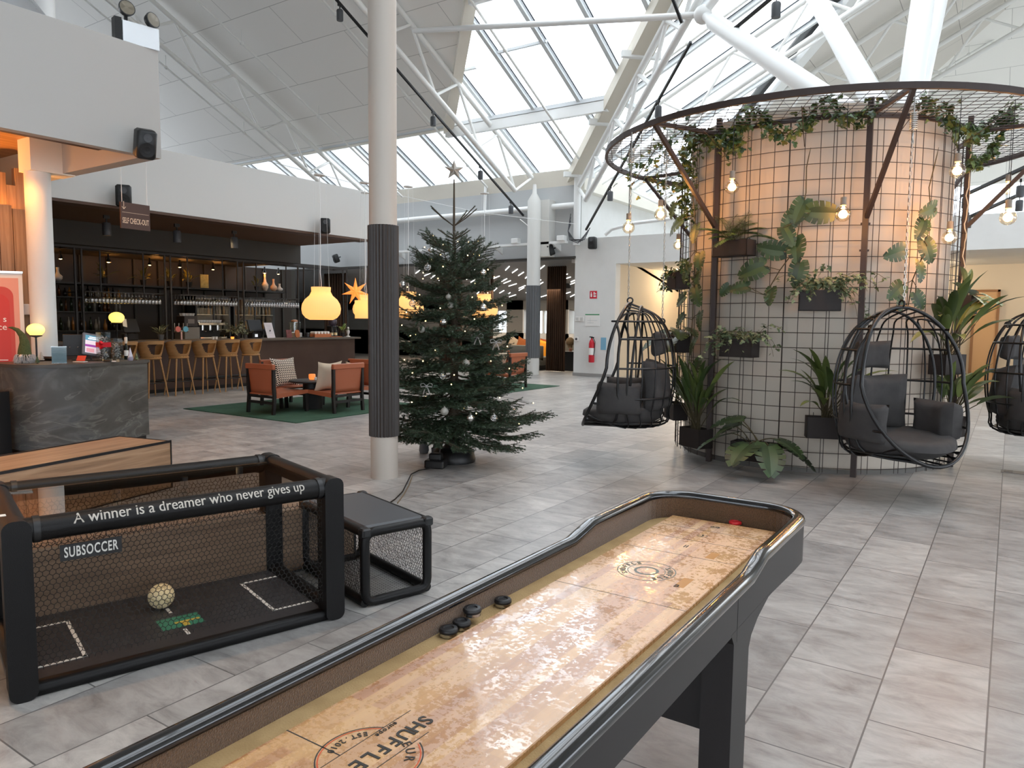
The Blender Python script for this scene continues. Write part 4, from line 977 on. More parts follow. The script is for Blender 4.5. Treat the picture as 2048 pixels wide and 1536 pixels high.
# ================================================================ hanging basket chairs
CUSH = mat('charcoal_cushion', (54,52,52), .9, bump=.35, bs=11, var=.3, vs=10, vcol=(61,59,58))
ROD = mat('black_rod', (20,20,21), .38)
CHAIN = mat('zinc_chain', (186,186,182), .3, .9)
def pillow_mb(w, h, t, puff=.85, n=10, m_=8, edge=.0):
    m = MB()
    def P(u, v, s):
        x, y = (u-.5)*2, (v-.5)*2; k = max(0,(1-x**4))*max(0,(1-y**4)); k = k**.5; pin = 1-.07*(1-abs(x)**.5*0-1)*0
        px_ = x*(1-.06*(1-abs(y))*abs(x)); py_ = y*(1-.08*(1-abs(x))*abs(y)); return (px_*w/2, py_*h/2, s*t/2*k**puff)
    m.grid(lambda u,v: P(u,v,1), n, m_); m.grid(lambda u,v: P(1-u,v,-1), n, m_); return m
def shell(az, el):                                      # barrel basket: centre (0,0,.72), opening towards +x
    rx, ry, rz = .56, .58, .73
    ce = cos(el); k = abs(ce)**.66*(1 if ce >= 0 else -1); zz = .73+rz*sin(el)
    return Vector((rx*k*cos(az), ry*k*sin(az), zz))
def smooth_pts(P, n=4):
    P = [Vector(p) for p in P]; out = []
    for i in range(len(P)-1):
        p0, p1, p2, p3 = P[max(i-1,0)], P[i], P[i+1], P[min(i+2,len(P)-1)]
        for k in range(n):
            t = k/n; out.append(.5*((2*p1)+(p2-p0)*t+(2*p0-5*p1+4*p2-p3)*t*t+(3*p1-p0-3*p2+p3)*t**3))
    return out+[P[-1]]
def hoop_pt(deg):
    a = R(deg); return Vector((.14+.32*max(0,-sin(a))**1.2-.18*max(0,sin(a))**2, .585*cos(a), .815+.695*sin(a)))
def hoop_at(z, side):
    d = math.degrees(math.asin(max(-1,min(1,(z-.815)/.695)))); return hoop_pt(d if side > 0 else 180-d)
def bent_pillow(w, h, t_, az0, z0, r, lean=0.0):
    m = pillow_mb(w, h, t_, .62, 18, 12); vs = []
    for x, y, z in m.v:
        az = R(az0)+x/r; rr = r-t_/2-z-lean*y; vs.append((rr*cos(az)*1.0, rr*sin(az)*1.08, z0+y))
    m.v = vs; return m
def make_chair():
    t = thing('hanging_chair', 'x', 'hanging chair', (0,0,0), 0, 'hanging basket chairs round the drum')
    obj('front_hoop', MB().tube([hoop_pt(7.5*k) for k in range(48)], .0175, 10, closed=True), ROD, t, 60)
    ih = [Vector((-.12-.05*sin(TAU*k/40), .53*cos(TAU*k/40), .82+.655*sin(TAU*k/40))) for k in range(40)]
    obj('inner_hoop', MB().tube(ih, .014, 8, closed=True), ROD, t, 60)
    for i in range(11):
        w_ = 1-i/5; az = R(98+16.4*i)
        P = [hoop_pt(90-46*w_)]+[shell(az, R(e)) for e in (66,48,28,8,-12,-32,-52)]+[hoop_pt(-90+40*w_)]
        obj('rib', MB().tube(smooth_pts(P), .0085, 6), ROD, t, 60)
    for el, az in ((-46,60),(-20,88),(6,88),(32,88),(52,74)):
        P = [shell(R(az+(360-2*az)*k/24), R(el)) for k in range(25)]
        if az < 88: P = [hoop_at(P[0].z,1)]+P+[hoop_at(P[-1].z,-1)]
        obj('band', MB().tube(P, .011, 7), ROD, t, 60)
    for s in (-1, 1):
        P = [hoop_at(1.28,s)]+[shell(s*R(88), R(e)) for e in (34,18,0,-16,-24)]+[hoop_at(.42,s)]
        obj('side_arm', MB().tube(smooth_pts(P), .0135, 8), ROD, t, 60)
        obj('lower_brace', MB().tube(smooth_pts([shell(s*R(88),R(-24)), shell(s*R(80),R(-46)), hoop_at(.16,s)]), .011, 7), ROD, t, 60)
    for p_, r_ in (((-.04,0,1.54),.03),((-.40,0,1.31),.028)): obj('eye', MB().torus(p_, r_, .009, 16, 8, Matrix.Rotation(PI/2,4,'X')), ROD, t, 60)
    def bowl():
        m = MB(); nu, rings = 40, []
        for r_, z_ in ((.30,.15),(.70,.17),(.93,.23),(1.0,.30),(.98,.35),(.88,.375),(.55,.345),(.2,.335)):
            for k in range(nu):
                a = TAU*k/nu; cx_ = cos(a); x = cx_*(.46 if cx_ < 0 else .45)*r_+(.02 if r_ > .5 else 0); y = sin(a)*.49*r_*(1-.10*max(0,cx_)**3); rings.append((x,y,z_-.06*max(0,cx_)*(1 if z_ > .25 else .1)*r_))
        n_ = 8; fs = [(i*nu+k, i*nu+(k+1)%nu, (i+1)*nu+(k+1)%nu, (i+1)*nu+k) for i in range(n_-1) for k in range(nu)]
        return m.add(rings, fs+[tuple(range(nu-1,-1,-1)), tuple(range((n_-1)*nu,n_*nu))])
    obj('seat_cushion', bowl(), CUSH, t, 60)
    obj('back_cushion', bent_pillow(.92,.56,.25,180,.60,.51,.12), CUSH, t, 180)
    obj('side_cushion', bent_pillow(.62,.36,.22,88,.47,.53), CUSH, t, 180); obj('side_cushion', bent_pillow(.62,.36,.22,-88,.47,.53), CUSH, t, 180)
    obj('head_cushion', bent_pillow(.44,.27,.15,180,1.06,.45), CUSH, t, 180)
    return t
CH0 = make_chair()
def chain_to(p0, p1, label, spring=True):
    t = thing('suspension_chain', label, 'chain', p0, 0, 'chains of the hanging chairs'); d = Vector(p1)-Vector(p0); L_ = d.length; u = d.normalized()
    m = MB(); zq = u.to_track_quat('Z','Y').to_matrix().to_4x4(); n = int((L_-.42)/.034)
    link = [(0,.008*cos(a)*1.15,.008*sin(a)+(.0105 if sin(a) > 0 else -.0105)) for a in [TAU*k/8 for k in range(8)]]
    for i in range(n):
        M = Matrix.Translation(u*(.017+.034*i)) @ zq @ Matrix.Rotation(PI/2*(i % 2),4,'Z'); m.tube([M @ Vector(q) for q in link], .0032, 5, closed=True)
    obj('links', m, CHAIN, t, 60)
    z0 = .034*n+.03
    obj('carabiner', MB().tube([zq @ Vector(q)+u*(z0) for q in ((0,.016,-.03),(0,.02,.02),(0,0,.05),(0,-.02,.02),(0,-.016,-.03),(0,0,-.045))], .005, 6, closed=True), CHAIN, t, 60)
    sp = [zq @ Vector((.03*cos(TAU*k/8),.03*sin(TAU*k/8),.0022*k))+u*(z0+.06) for k in range(72)]
    obj('spring', MB().tube(sp, .005, 6).tube([u*(z0+.05),u*L_],.006,6), CHAIN, t, 60)
def hang(o, p, rz, label, ang, cl, dup_=True):
    c = dup(o, p, rz, label) if dup_ else o
    c.location = p; c.rotation_euler = (0,0,rz); c['label'] = label
    M = Matrix.Translation(p) @ Matrix.Rotation(rz,4,'Z')
    a = M @ Vector((-.02,0,1.565)); chain_to(a, (a.x,a.y,3.68), cl[0])
    if cl[1]:
        a = M @ Vector((-.40,0,1.33)); chain_to(a, (a.x,a.y,3.68), cl[1])
p = pol(-59,2.50,.25); hang(CH0, p, R(-38), 'hanging chair turned open towards the tiled aisle, in front of the drum', 0, ('chain of the open hanging chair, hung from the front ring node', None), False)
p = far(1250,735,8.45); hang(CH0, Vector((p.x,p.y,.30)), R(200), 'hanging chair seen from behind beside the shaded edge of the drum', 0, ('first chain of the chair seen from behind, thicker-looking one','second chain of the chair seen from behind, further out'))
p = pol(-2,2.45,.30); hang(CH0, p, R(-15), 'hanging chair mostly hidden behind the warm edge of the drum', 0, ('chain of the chair hidden behind the drum', None))
# ================================================================ christmas tree
NEED = leaf_mat('fir_needle_green', (30,46,34), (66,84,60), .5)
BARK = mat('fir_bark', (66,56,44), .85, bump=.4, bs=60)
TX, TYY = -5.2, 6.55
def needles(mb, a, b, rn, dens=420, nl=.026, flat=.75, tip=True):
    a, b = Vector(a), Vector(b); d = b-a; L_ = d.length; u = d.normalized(); s1 = u.cross(Vector((0,0,1)));
    s1 = s1.normalized() if s1.length > 1e-3 else Vector((1,0,0)); s2 = s1.cross(u); n = int(L_*dens)+(10 if tip else 0)
    for i in range(n):
        t = 1-.06*rn.random() if tip and i < 10 else rn.random(); p = a+d*t; th = rn.uniform(0,TAU)
        o = s1*cos(th)+s2*(sin(th)*flat+.25); v = (o*.85+u*rn.uniform(.45,.95)).normalized()*nl*rn.uniform(.75,1.15); w = u.cross(v).normalized()*.0021
        k = len(mb.v); mb.v += [tuple(p-w), tuple(p+w), tuple(p+v)]; mb.f.append((k,k+1,k+2))
def branch(L_, seed, droop=.12, upturn=.1):
    """along +x"""
    rn = random.Random(seed); wd = MB(); nd = MB(); n = 8
    ax = [Vector((L_*t, 0, -droop*L_*sin(PI*t*.9)+upturn*L_*t*t)) for t in [i/n for i in range(n+1)]]
    wd.tube(ax, [.011*(1-.8*i/n)*(.5+L_*.6) for i in range(n+1)], 5)
    k0 = .12
    def at(t): i = min(n-1, int(t*n)); return ax[i].lerp(ax[i+1], t*n-i)
    for i in range(n): 
        if i >= 1: needles(nd, ax[i], ax[i+1], rn, 380, .024, .8, i == n-1)
    m_ = int(5+L_*9)
    for i in range(m_):
        t = k0+(1-k0)*(i+.3)/m_*.96
        for s in (-1,1):
            tl = (.10+.42*L_*(1-t)**.75)*rn.uniform(.8,1.1)*(.75 if L_ < .35 else 1); a = R(rn.uniform(38,56))*s; p = at(t)
            q = p+Vector((cos(a)*tl, sin(a)*tl, rn.uniform(-.10,.06)*tl+tl*.06)); wd.tube([p,q],[.0035,.002],4); needles(nd, p, q, rn, 440)
            j = int(tl/.085)
            for k in range(1, j):
                for s3 in (-1,1):
                    l3 = (tl*(1-k/j)*.5+.045)*rn.uniform(.8,1.1); a3 = a+s3*R(45); p3 = p.lerp(q,k/j); needles(nd, p3, p3+Vector((cos(a3)*l3, sin(a3)*l3, rn.uniform(-.08,.03)*l3)), rn, 440)
    return wd, nd
LIB = {}
for L_ in (1.0,.78,.58,.42,.28,.17):
    LIB[L_] = []
    for sd in range(2):
        w_, n_ = branch(L_, int(L_*100)+sd, .10+.04*sd, .12); LIB[L_].append((w_.mesh('twigs'), n_.mesh('needles')))
        LIB[L_][-1][0].materials.append(BARK); LIB[L_][-1][1].materials.append(NEED)
tree = thing('christmas_tree', 'tall green fir christmas tree with silver baubles standing behind the hall column', 'christmas tree', (TX,TYY,0))
obj('trunk', MB().tube([(0,0,.05),(0.01,0,.8),(0,.01,1.6),(.01,0,2.2),(.0,0,2.6),(.0,.0,3.15)], [.062,.05,.036,.022,.015,.008], 10), BARK, tree, 60)
def rprof(z):
    P = [(.4,.80),(.55,.98),(.75,.92),(1.0,.80),(1.3,.70),(1.6,.63),(1.85,.57),(2.1,.52),(2.3,.43),(2.45,.33),(2.6,.2)]
    for (a,ra),(b,rb) in zip(P,P[1:]):
        if z <= b: return ra+(rb-ra)*max(0,(z-a))/(b-a)
    return .15
rn = random.Random(11); view = math.atan2(-TYY,-TX); rightd = math.atan2(ROT[1][0], ROT[0][0])
z = .46; nbr = 0
while z < 2.44 and nbr < 99:
    k = 8 if z < 1.2 else 7 if z < 2.0 else 6
    a0 = rn.uniform(0,TAU)
    for i in range(k):
        az = a0+TAU*i/k+rn.uniform(-.2,.2); L_ = rprof(z)*rn.uniform(.86,1.1); dr = cos(az-rightd)
        if z < .75: L_ *= 1+.2*max(0,dr)-.16*max(0,-dr)
        key = min(LIB, key=lambda q: abs(q-L_)); w_, n_ = rn.choice(LIB[key]); tilt = -.30+.24*z+max(0,z-1.85)*.6+rn.uniform(-.08,.08)
        b = obj('branch', w_, None, tree); b.location = (0,0,z+rn.uniform(-.05,.05)); b.rotation_euler = (rn.uniform(-.25,.25), -tilt, az); s_ = L_/key; b.scale = (s_,s_,s_)
        obj('needles', n_, None, b); nbr += 1
    z += .165 if z < 1.9 else .13
tw = MB(); nd = MB()
for z0, L_, angs, el in ((2.64,.33,(200,165,20,-25,60),38),(2.50,.20,(190,150,10,-30,80),30)):
    for a in angs:
        aa = rightd+R(a); d = dirv(aa, R(el)); p = Vector((0,0,z0)); ps = [p, p+d*L_*.5+Vector((0,0,-.01)), p+d*L_]
        tw.tube(ps, .006, 5); needles(nd, ps[0].lerp(ps[1],.3), ps[1], rn, 500, .018); needles(nd, ps[1], ps[2], rn, 800, .022)
needles(nd, (0,0,2.66), (0,0,3.12), rn, 200, .012)
tt = obj('top_twigs', tw, BARK, tree); obj('needles', nd, NEED, tt)
# star, baubles, bows, light string, stand
SILV = mat('silver_glitter', (170,166,158), .45, .7, bump=.5, bs=400)
SILVB = mat('silver_bauble', (205,203,198), .16, .95); GLASSB = glassy('clear_bauble', (.93,.93,.92), .2, .05); MATB = mat('frosted_bauble', (150,148,140), .55, .3)
st = MB(); pts = []
for k in range(10): r_ = .115 if k % 2 == 0 else .047; a = PI/2+TAU*k/10; pts.append((r_*cos(a), 0, r_*sin(a)))
vs = pts+[(0,-.035,0),(0,.035,0)]; fs = [(k,(k+1)%10,10) for k in range(10)]+[((k+1)%10,k,11) for k in range(10)]
star = single('tree_star', MB().add(vs,fs), SILV, 'silver glitter star on the tip of the christmas tree', 'star', (TX+.0,TYY,3.25), view+PI/2)
def bauble(px, py, r, mt, label, off=.72):
    zz = far(px,py,8.37).z; p = far(px, py, 8.37-rprof(zz)*off); t = thing('bauble', label, 'bauble', (p.x,p.y,p.z), rnd.uniform(0,6), 'baubles on the christmas tree')
    obj('ball', MB().ball((0,0,0), r, 20, 12), mt, t, 180); obj('cap', MB().lathe([(r*.22,r*.93),(r*.22,r*1.12),(.004,r*1.16)], n=10).torus((0,0,r*1.3), .006,.0012,8,4,Matrix.Rotation(PI/2,4,'X')), SILV, t, 60)
    if mt is GLASSB: obj('silver_bands', MB().merge(MB().torus((0,0,0),r,.0018,20,4)).merge(MB().torus((0,0,0),r,.0018,20,4,Matrix.Rotation(R(60),4,'X'))).merge(MB().torus((0,0,0),r,.0018,20,4,Matrix.Rotation(R(-60),4,'X'))), SILVB, t, 60)
for q in ((855,535,.038,GLASSB,'clear banded bauble high on the tree, at its column side'),(966,545,.034,SILVB,'silver bauble at the upper edge of the tree, on the lounge side'),(805,569,.034,SILVB,'silver bauble just emerging from behind the hall column'),
          (825,607,.036,GLASSB,'clear bauble in front of the glowing lampshade beside the column'),(966,615,.04,SILVB,'shiny silver bauble in front of the lampshade glow, mid tree'),(887,644,.040,SILVB,'striped silver bauble in the middle of the tree'),
          (843,659,.036,MATB,'dull grey bauble tucked among branches below the lampshade'),(901,611,.034,MATB,'dark matt bauble near the trunk, mid tree'),(1008,652,.034,GLASSB,'clear bauble at the tree edge in front of the lounge window'),
          (932,727,.042,MATB,'frosted bauble low in the middle of the tree'),(886,752,.04,GLASSB,'clear bauble just above the bow low on the tree'),(889,823,.042,MATB,'greenish frosted bauble above the tree foot'),
          (941,836,.042,SILVB,'bright speckled bauble lowest on the tree, beside the trunk line'),(988,836,.04,GLASSB,'clear bauble low on the lounge side of the tree'),(897,594,.03,MATB,'small grey bauble upper middle of the tree'),(862,500,.03,SILVB,'small silver bauble among the top branches')):
    bauble(*q)
BOWM = mat('grey_bow_ribbon', (150,148,146), .5)
def bow(px, py, label):
    zz = far(px,py,8.37).z; p = far(px,py,8.37-rprof(zz)*.8); m = MB()
    for s in (-1,1):
        m.tube([(0,0,0),(s*.03,-.015,.03),(s*.06,0,.02),(s*.055,.0,-.01),(0,0,0)], 0, flat=(.028,.002)); m.tube([(0,0,0),(s*.02,-.01,-.04),(s*.035,0,-.085)], 0, flat=(.024,.002))
    m.ball((0,-.006,0),.012,8,6); single('ribbon_bow', m, BOWM, label, 'bow', (p.x,p.y,p.z), view+PI/2, 'ribbon bows on the christmas tree')
bow(955,673,'grey ribbon bow at mid height on the lounge side of the tree'); bow(853,772,'grey ribbon bow low on the column side of the tree'); bow(992,684,'small ribbon bow at the lounge-side edge of the tree')
LBEAD = mat('warm_light_bead', (255,220,150), .5, emit=(255,214,140), es=9)
fl = thing('fairy_lights', 'string of small warm lights wound through the christmas tree', 'string lights', (TX,TYY,0)); bd = MB(); wr = []
for i in range(84):
    t = i/83; z_ = .5+2.05*t; az = i*1.11+rn.uniform(-.2,.2); r_ = rprof(z_)*rn.uniform(.72,.98); p = Vector((r_*cos(az), r_*sin(az), z_+rn.uniform(-.04,.04))); bd.ball(p, .0065, 6, 4); wr.append(p)
obj('light_beads', bd, LBEAD, fl); obj('wire', MB().tube(wr, .0016, 4), mat('green_wire', (24,40,28), .6), fl)
bp_ = onz(905,922,0)
stand = thing('tree_stand', 'round black plastic tree stand under the christmas tree', 'tree stand', (TX,TYY,0))
obj('basin', MB().lathe([(.25,0),(.255,.03),(.235,.10),(.19,.15),(.11,.17),(.09,.22),(.085,.26),(.07,.26)], n=36), mat('black_stand_plastic', (24,24,25), .42), stand, 40)
obj('collar', MB().torus((0,0,.25),.085,.012,20,8), BLACK, stand, 60); obj('pedal', MB().rbox(-.05,.05,-.33,-.22,.01,.06,.015), BLACK, stand)
p = far(872,918,8.0)
w = MB().rbox(-.11,.11,-.09,.09,0,.09,.02).rbox(-.07,.07,-.055,.055,.085,.16,.02); w.tube([(-.04,0,.155),(-.045,0,.21),(0,0,.23),(.045,0,.21),(.04,0,.155)], .01, 8)
single('black_weight', w, BLACK, 'black handled weight box beside the tree stand', 'weight', (p.x,p.y,0), .4)
for i,(px,py) in enumerate(((848,893),(875,893))):
    q = onz(px,py,0); q = far(px,py,8.9); single('grey_felt_gnome', MB().lathe([(.05,0),(.06,.03),(.055,.09),(.035,.13),(.012,.2),(.002,.24)], n=16), mat('grey_gnome_felt', (96,98,100), .9), ['small grey cone-hatted gnome behind the tree foot, further from the stand','small grey cone-hatted gnome just behind the tree stand'][i], 'gnome', (q.x,q.y,0), 0, 'gnomes under the tree', 60)
cb = [onz(*q,0)+Vector((0,0,.008)) for q in ((885,935),(860,938),(838,942),(822,950),(815,965),(805,985),(790,1000),(775,1010))]
single('power_cord', MB().tube(cb, .006, 6), BLACK, 'black cord running on the floor from the tree to the stool', 'cord', smooth=60)
single('grey_cable', MB().tube([onz(*q,0)+Vector((0,0,.008)) for q in ((825,952),(818,972),(808,990),(795,1008))], .006, 6), mat('cable_grey', (120,104,80), .5), 'grey cable lying beside the black cord behind the stool', 'cord', smooth=60)
# ================================================================ check-in desk
def slate_mat():
    m, nt, b, L = newmat('slate_front'); tc = node(nt,'ShaderNodeTexCoord'); mp = node(nt,'ShaderNodeMapping'); mp.inputs['Scale'].default_value = (1.0,1.0,2.2); mp.inputs['Rotation'].default_value = (.5,.3,.2); L.new(tc.outputs['Object'], mp.inputs[0])
    n = node(nt,'ShaderNodeTexNoise'); n.inputs['Scale'].default_value = 1.0; n.inputs['Detail'].default_value = 8; n.inputs['Distortion'].default_value = 1.6; L.new(mp.outputs[0], n.inputs['Vector'])
    r = ramp(nt, [(.28,(52,50,46)),(.45,(70,68,64)),(.52,(84,83,80)),(.58,(68,68,67)),(.75,(84,87,88))]); L.new(n.outputs['Fac'], r.inputs[0])
    v = node(nt,'ShaderNodeTexNoise'); v.inputs['Scale'].default_value = .6; v.inputs['Detail'].default_value = 4; v.inputs['Distortion'].default_value = 2.2; L.new(mp.outputs[0], v.inputs['Vector'])
    r2 = ramp(nt, [(.485,(0,0,0)),(.5,(1,1,1)),(.515,(0,0,0))]); L.new(v.outputs['Fac'], r2.inputs[0])
    mx = node(nt,'ShaderNodeMix',data_type='RGBA'); L.new(r2.outputs[0], mx.inputs['Factor']); L.new(r.outputs[0], mx.inputs['A']); mx.inputs['B'].default_value = srgb(140,138,130)
    sc = node(nt,'ShaderNodeMath',operation='MULTIPLY'); sc.inputs[1].default_value = .3; L.new(r2.outputs[0], sc.inputs[0]); L.new(sc.outputs[0], mx.inputs['Factor'])
    L.new(mx.outputs['Result'], b.inputs['Base Color']); b.inputs['Roughness'].default_value = .5
    bp = node(nt,'ShaderNodeBump'); bp.inputs['Strength'].default_value = .25; bp.inputs['Distance'].default_value = .01; L.new(n.outputs['Fac'], bp.inputs['Height']); L.new(bp.outputs[0], b.inputs['Normal']); return m
SLATE = slate_mat(); DTOP = mat('dark_grey_worktop', (66,63,59), .45)
DZ = 1.05
edge = [onz(x,y,DZ) for x,y in ((8,728),(30,729.5),(72,730),(110,729.6),(140,728.8),(172,727.5),(205,725.5),(240,723),(270,721),(299,719))]
out = [(p.x,p.y) for p in edge]+[(-9.9,5.42),(-10.0,5.3),(-10.02,4.75),(-10.02,4.35),(-10.05,3.95),(-9.95,3.78)]
cxy = (sum(p[0] for p in out)/len(out), sum(p[1] for p in out)/len(out))
def shrink(poly, k): return [(cxy[0]+(x-cxy[0])*k, cxy[1]+(y-cxy[1])*k) for x,y in poly]
def loc_(poly): return [(x-cxy[0], y-cxy[1]) for x,y in poly]
desk = thing('check_in_desk', 'rounded check-in desk clad in grey slate with a dark top', 'desk', (cxy[0],cxy[1],0))
obj('slate_body', MB().prism(loc_(shrink(out,.965)), .06, DZ-.035), SLATE, desk, 40); obj('plinth', MB().prism(loc_(shrink(out,.92)), 0, .065), BLACKM, desk); obj('worktop', MB().prism(loc_(out), DZ-.038, DZ), DTOP, desk, 40)
def D(px, py): p = onz(px,py,DZ); return Vector((p.x,p.y,DZ))
GLOBE = mat('lamp_globe_glow', (255,230,160), .4, emit=(255,210,96), es=1.5)
def globe_lamp(name, loc, h, r, label, sz=.78):
    t = thing(name, label, 'table lamp', loc, 0, 'globe table lamps')
    obj('base', MB().lathe([(.075,0),(.075,.012),(.02,.018)], n=24), BLACK, t, 40); obj('stem', MB().cyl((0,0,.01),(0,0,h-r*.8),.011,n=10), BLACK, t, 60)
    obj('collar', MB().lathe([(.011,h-r*sz-.02),(r*.7,h-r*sz-.002),(r*.7,h-r*sz+.012)], n=24), BLACK, t, 60)
    obj('glass_globe', MB().lathe([(r*.66,h-r*sz+.005)]+[(r*cos(R(a)),h+r*sz*sin(R(a))) for a in range(-48,91,10)]+[(.001,h+r*sz)], n=28), GLOBE, t, 180)
    return t
p = D(74,722); globe_lamp('globe_table_lamp', p, .385, .098, 'glowing globe lamp on a black stem on the check-in desk')
# moss-hatted gnome
p = D(50,726); t = thing('christmas_gnome', 'gnome with bent green moss hat and fluffy grey beard on the desk', 'gnome', p, .6); t.scale = (.7,.7,.76)
obj('hat', MB().tube([(0,0,.06),(0,0,.20),(.0,.01,.33),(-.03,.0,.43),(-.09,-.02,.51),(-.16,-.04,.545),(-.22,-.05,.55)], [.115,.095,.07,.05,.034,.02,.006], 16), mat('moss_felt', (84,92,52), .95, bump=.8, bs=120, var=.5, vs=40, vcol=(60,68,36)), t, 60)
bm_ = MB(); rn = random.Random(3)
for i in range(260):
    a = rn.uniform(0,TAU); p0 = Vector((.09*cos(a),.09*sin(a),rn.uniform(.06,.14))); d = Vector((cos(a),sin(a),rn.uniform(-1.3,.1))).normalized(); bm_.tube([p0,p0+d*.05+Vector((0,0,-.005)),p0+d*.08+Vector((rn.uniform(-.02,.02),rn.uniform(-.02,.02),-.05))],[.007,.006,.001],4)
obj('beard', bm_, mat('grey_fur', (168,166,164), .95), t); obj('body', MB().lathe([(.10,0),(.12,.05),(.10,.12),(.05,.16)], n=20), mat('grey_body_felt', (120,116,112), .95), t, 60); obj('nose', MB().ball((.02,-.13,.11),.028,12,8), mat('nose_felt', (214,196,180), .8), t, 180)
def mini_tree(p, h, label, mt):
    t = thing('miniature_tree', label, 'figurine', p, 0, 'miniature trees on the desk'); m = MB()
    for k in range(4): m.lathe([(h*(.34-.07*k),h*(.12+.2*k)),(h*(.10-.02*k),h*(.36+.2*k)),(.002,h*(.40+.2*k))], n=9)
    obj('tiers', m, mt, t); obj('base', MB().lathe([(h*.12,0),(h*.1,h*.16)], n=10), mat('dark_wood', (70,50,34), .7), t)
mini_tree(D(75,727), .09, 'small green miniature tree standing before the desk lamp', mat('mini_tree_green', (62,78,56), .8))
mini_tree(D(83,722), .115, 'small whitish miniature tree beside the globe lamp', mat('mini_tree_white', (176,176,168), .8))
mini_tree(D(273,720.5), .095, 'small striped green tree figurine at the bar end of the desk', mat('mini_tree_stripe', (120,128,96), .8, var=.2, vs=60, vcol=(62,70,50)))
single('black_mouse', MB().rbox(-.1,.1,-.05,.05,0,.05,.03), BLACK, 'small black device lying behind the desk sign', 'device', D(97,721), .4)
def lean(t, rx): t.rotation_euler = (rx, 0, t.rotation_euler[2])
p = D(119,727); face = math.atan2(p.y,p.x)+PI/2
t = thing('menu_stand', 'clear stand with a blue-grey notice sheet on the check-in desk', 'sign', p, math.atan2(-p.y,-p.x)+PI/2); t.scale = (.6,.6,.57)
obj('sheet', MB().box(-.125,.125,-.003,.003,.01,.345), mat('blue_grey_sheet', (112,134,142), .5), t); obj('holder', MB().box(-.132,.132,-.006,-.004,0,.355).box(-.132,.132,.004,.006,0,.355).box(-.132,.132,-.05,.05,0,.006), CLEAR, t)
tl = MB()
for i in range(9): w_ = .05+.03*((i*7) % 3); tl.box(-w_,w_,-.0062,-.0058,.30-.028*i,.304-.028*i)
obj('text_lines', tl, mat('sheet_text', (84,104,112), .6), t)
p = onz(140,703,DZ); p = Vector((-9.82,4.72,DZ)); t = thing('desk_monitor', 'black back of a monitor standing behind the tablet on the desk', 'monitor', p, math.atan2(-p.y,-p.x)+PI/2); t.scale = (.62,.62,.78)
obj('screen_back', MB().rbox(-.26,.26,-.02,.02,.07,.42,.015), BLACK, t); obj('foot', MB().rbox(-.12,.12,-.08,.1,0,.015,.02).box(-.03,.03,.02,.04,0,.2), BLACK, t); obj('knob', MB().ball((-.14,-.024,.21),.012,8,6).ball((.0,-.024,.21),.012,8,6), SILVB, t)
p = D(186,721); t = thing('tablet_kiosk', 'tablet in a grey case on a tilted stand showing a blue and pink check-in screen', 'tablet', p, math.atan2(-p.y,-p.x)+PI/2+.35); t.scale = (.74,.74,.74)
obj('stand', MB().tube([(0,.08,.0),(0,.10,.15),(0,.02,.28)], .016, 8).lathe([(.1,0),(.1,.01),(.02,.014)], n=20), BLACK, t, 60)
Mt = frame_M((0,-.02,.27),(1,0,.0),(0,.42,.9)) @ Matrix.Rotation(R(-12),4,'Z')
cs = obj('case', MB().merge(MB().rbox(-.165,.165,-.205,.205,-.008,.008,.02), Mt), mat('grey_tablet_case', (92,96,104), .5), t)
EM = lambda n_, c, e: mat(n_, c, .4, emit=c, es=e)
def scr(x0,x1,y0,y1,nm,mt,h=.0095): obj(nm, MB().merge(MB().box(x0,x1,y0,y1,h-.001,h), Mt), mt, cs)
scr(-.12,.12,-.165,.165,'screen',EM('screen_white',(206,196,206),.45)); scr(-.12,.12,.07,.165,'screen_header',EM('screen_blue',(74,136,160),.4),.0102); scr(-.12,.12,-.05,-.01,'screen_band',EM('screen_purple',(140,50,150),.4),.0102); scr(-.1,.02,-.15,-.08,'screen_photo',EM('screen_pink',(206,150,160),.4),.0102)
sl = MB().merge(MB().box(-.06,.07,.125,.14,.0102,.0108), Mt).merge(MB().box(-.08,.09,.09,.112,.0102,.0108), Mt); obj('screen_text', sl, EM('screen_text_white',(240,240,245),.6), cs)
VGL = glassy('vase_glass', (.9,.92,.92), .14, .03)
FOIL = leaf_mat('silver_wrapped_sweets', (90,90,96), (235,232,228), .25); RED = mat('red_ribbon', (190,24,38), .4)
def vase(p, r, h, label, fill, ribbon):
    t = thing('glass_vase', label, 'vase', p, 0, 'square glass vases of sweets on the desk'); e = .006
    obj('glass', MB().box(-r,r,-r,-r+e,0,h).box(-r,r,r-e,r,0,h).box(-r,-r+e,-r,r,0,h).box(r-e,r,-r,r,0,h).box(-r,r,-r,r,0,.012), VGL, t)
    m = MB(); rn = random.Random(int(h*100))
    for i in range(230):
        c_ = Vector((rn.uniform(-r+.02,r-.02),rn.uniform(-r+.02,r-.02),rn.uniform(.025,h*fill))); m.merge(MB().ball((0,0,0),.013,5,3,.6), M_at(c_, rn.uniform(0,6), rn.uniform(0,3)))
    sw = obj('sweets', m, FOIL, t); sw['kind'] = 'stuff'
    if ribbon:
        z = h*.57; b = MB().box(-r-.003,r+.003,-r-.003,-r,z-.03,z+.03).box(-r-.003,r+.003,r,r+.003,z-.03,z+.03).box(-r-.003,-r,-r,r,z-.03,z+.03).box(r,r+.003,-r,r,z-.03,z+.03)
        for s in (-1,1): b.tube([(r+.01,-r-.01,z),(r+.05,-r-.03,z+s*.05),(r+.08,-r-.02,z+s*.02),(r+.01,-r-.01,z)],0,flat=(.03,.003))
        obj('ribbon', b, RED, t)
vase(D(208,722), .06, .36, 'tall glass vase of silver sweets with a red ribbon on the desk', .82, True); vase(D(233,719.5), .056, .275, 'shorter glass vase of silver sweets without ribbon on the desk', .76, False)
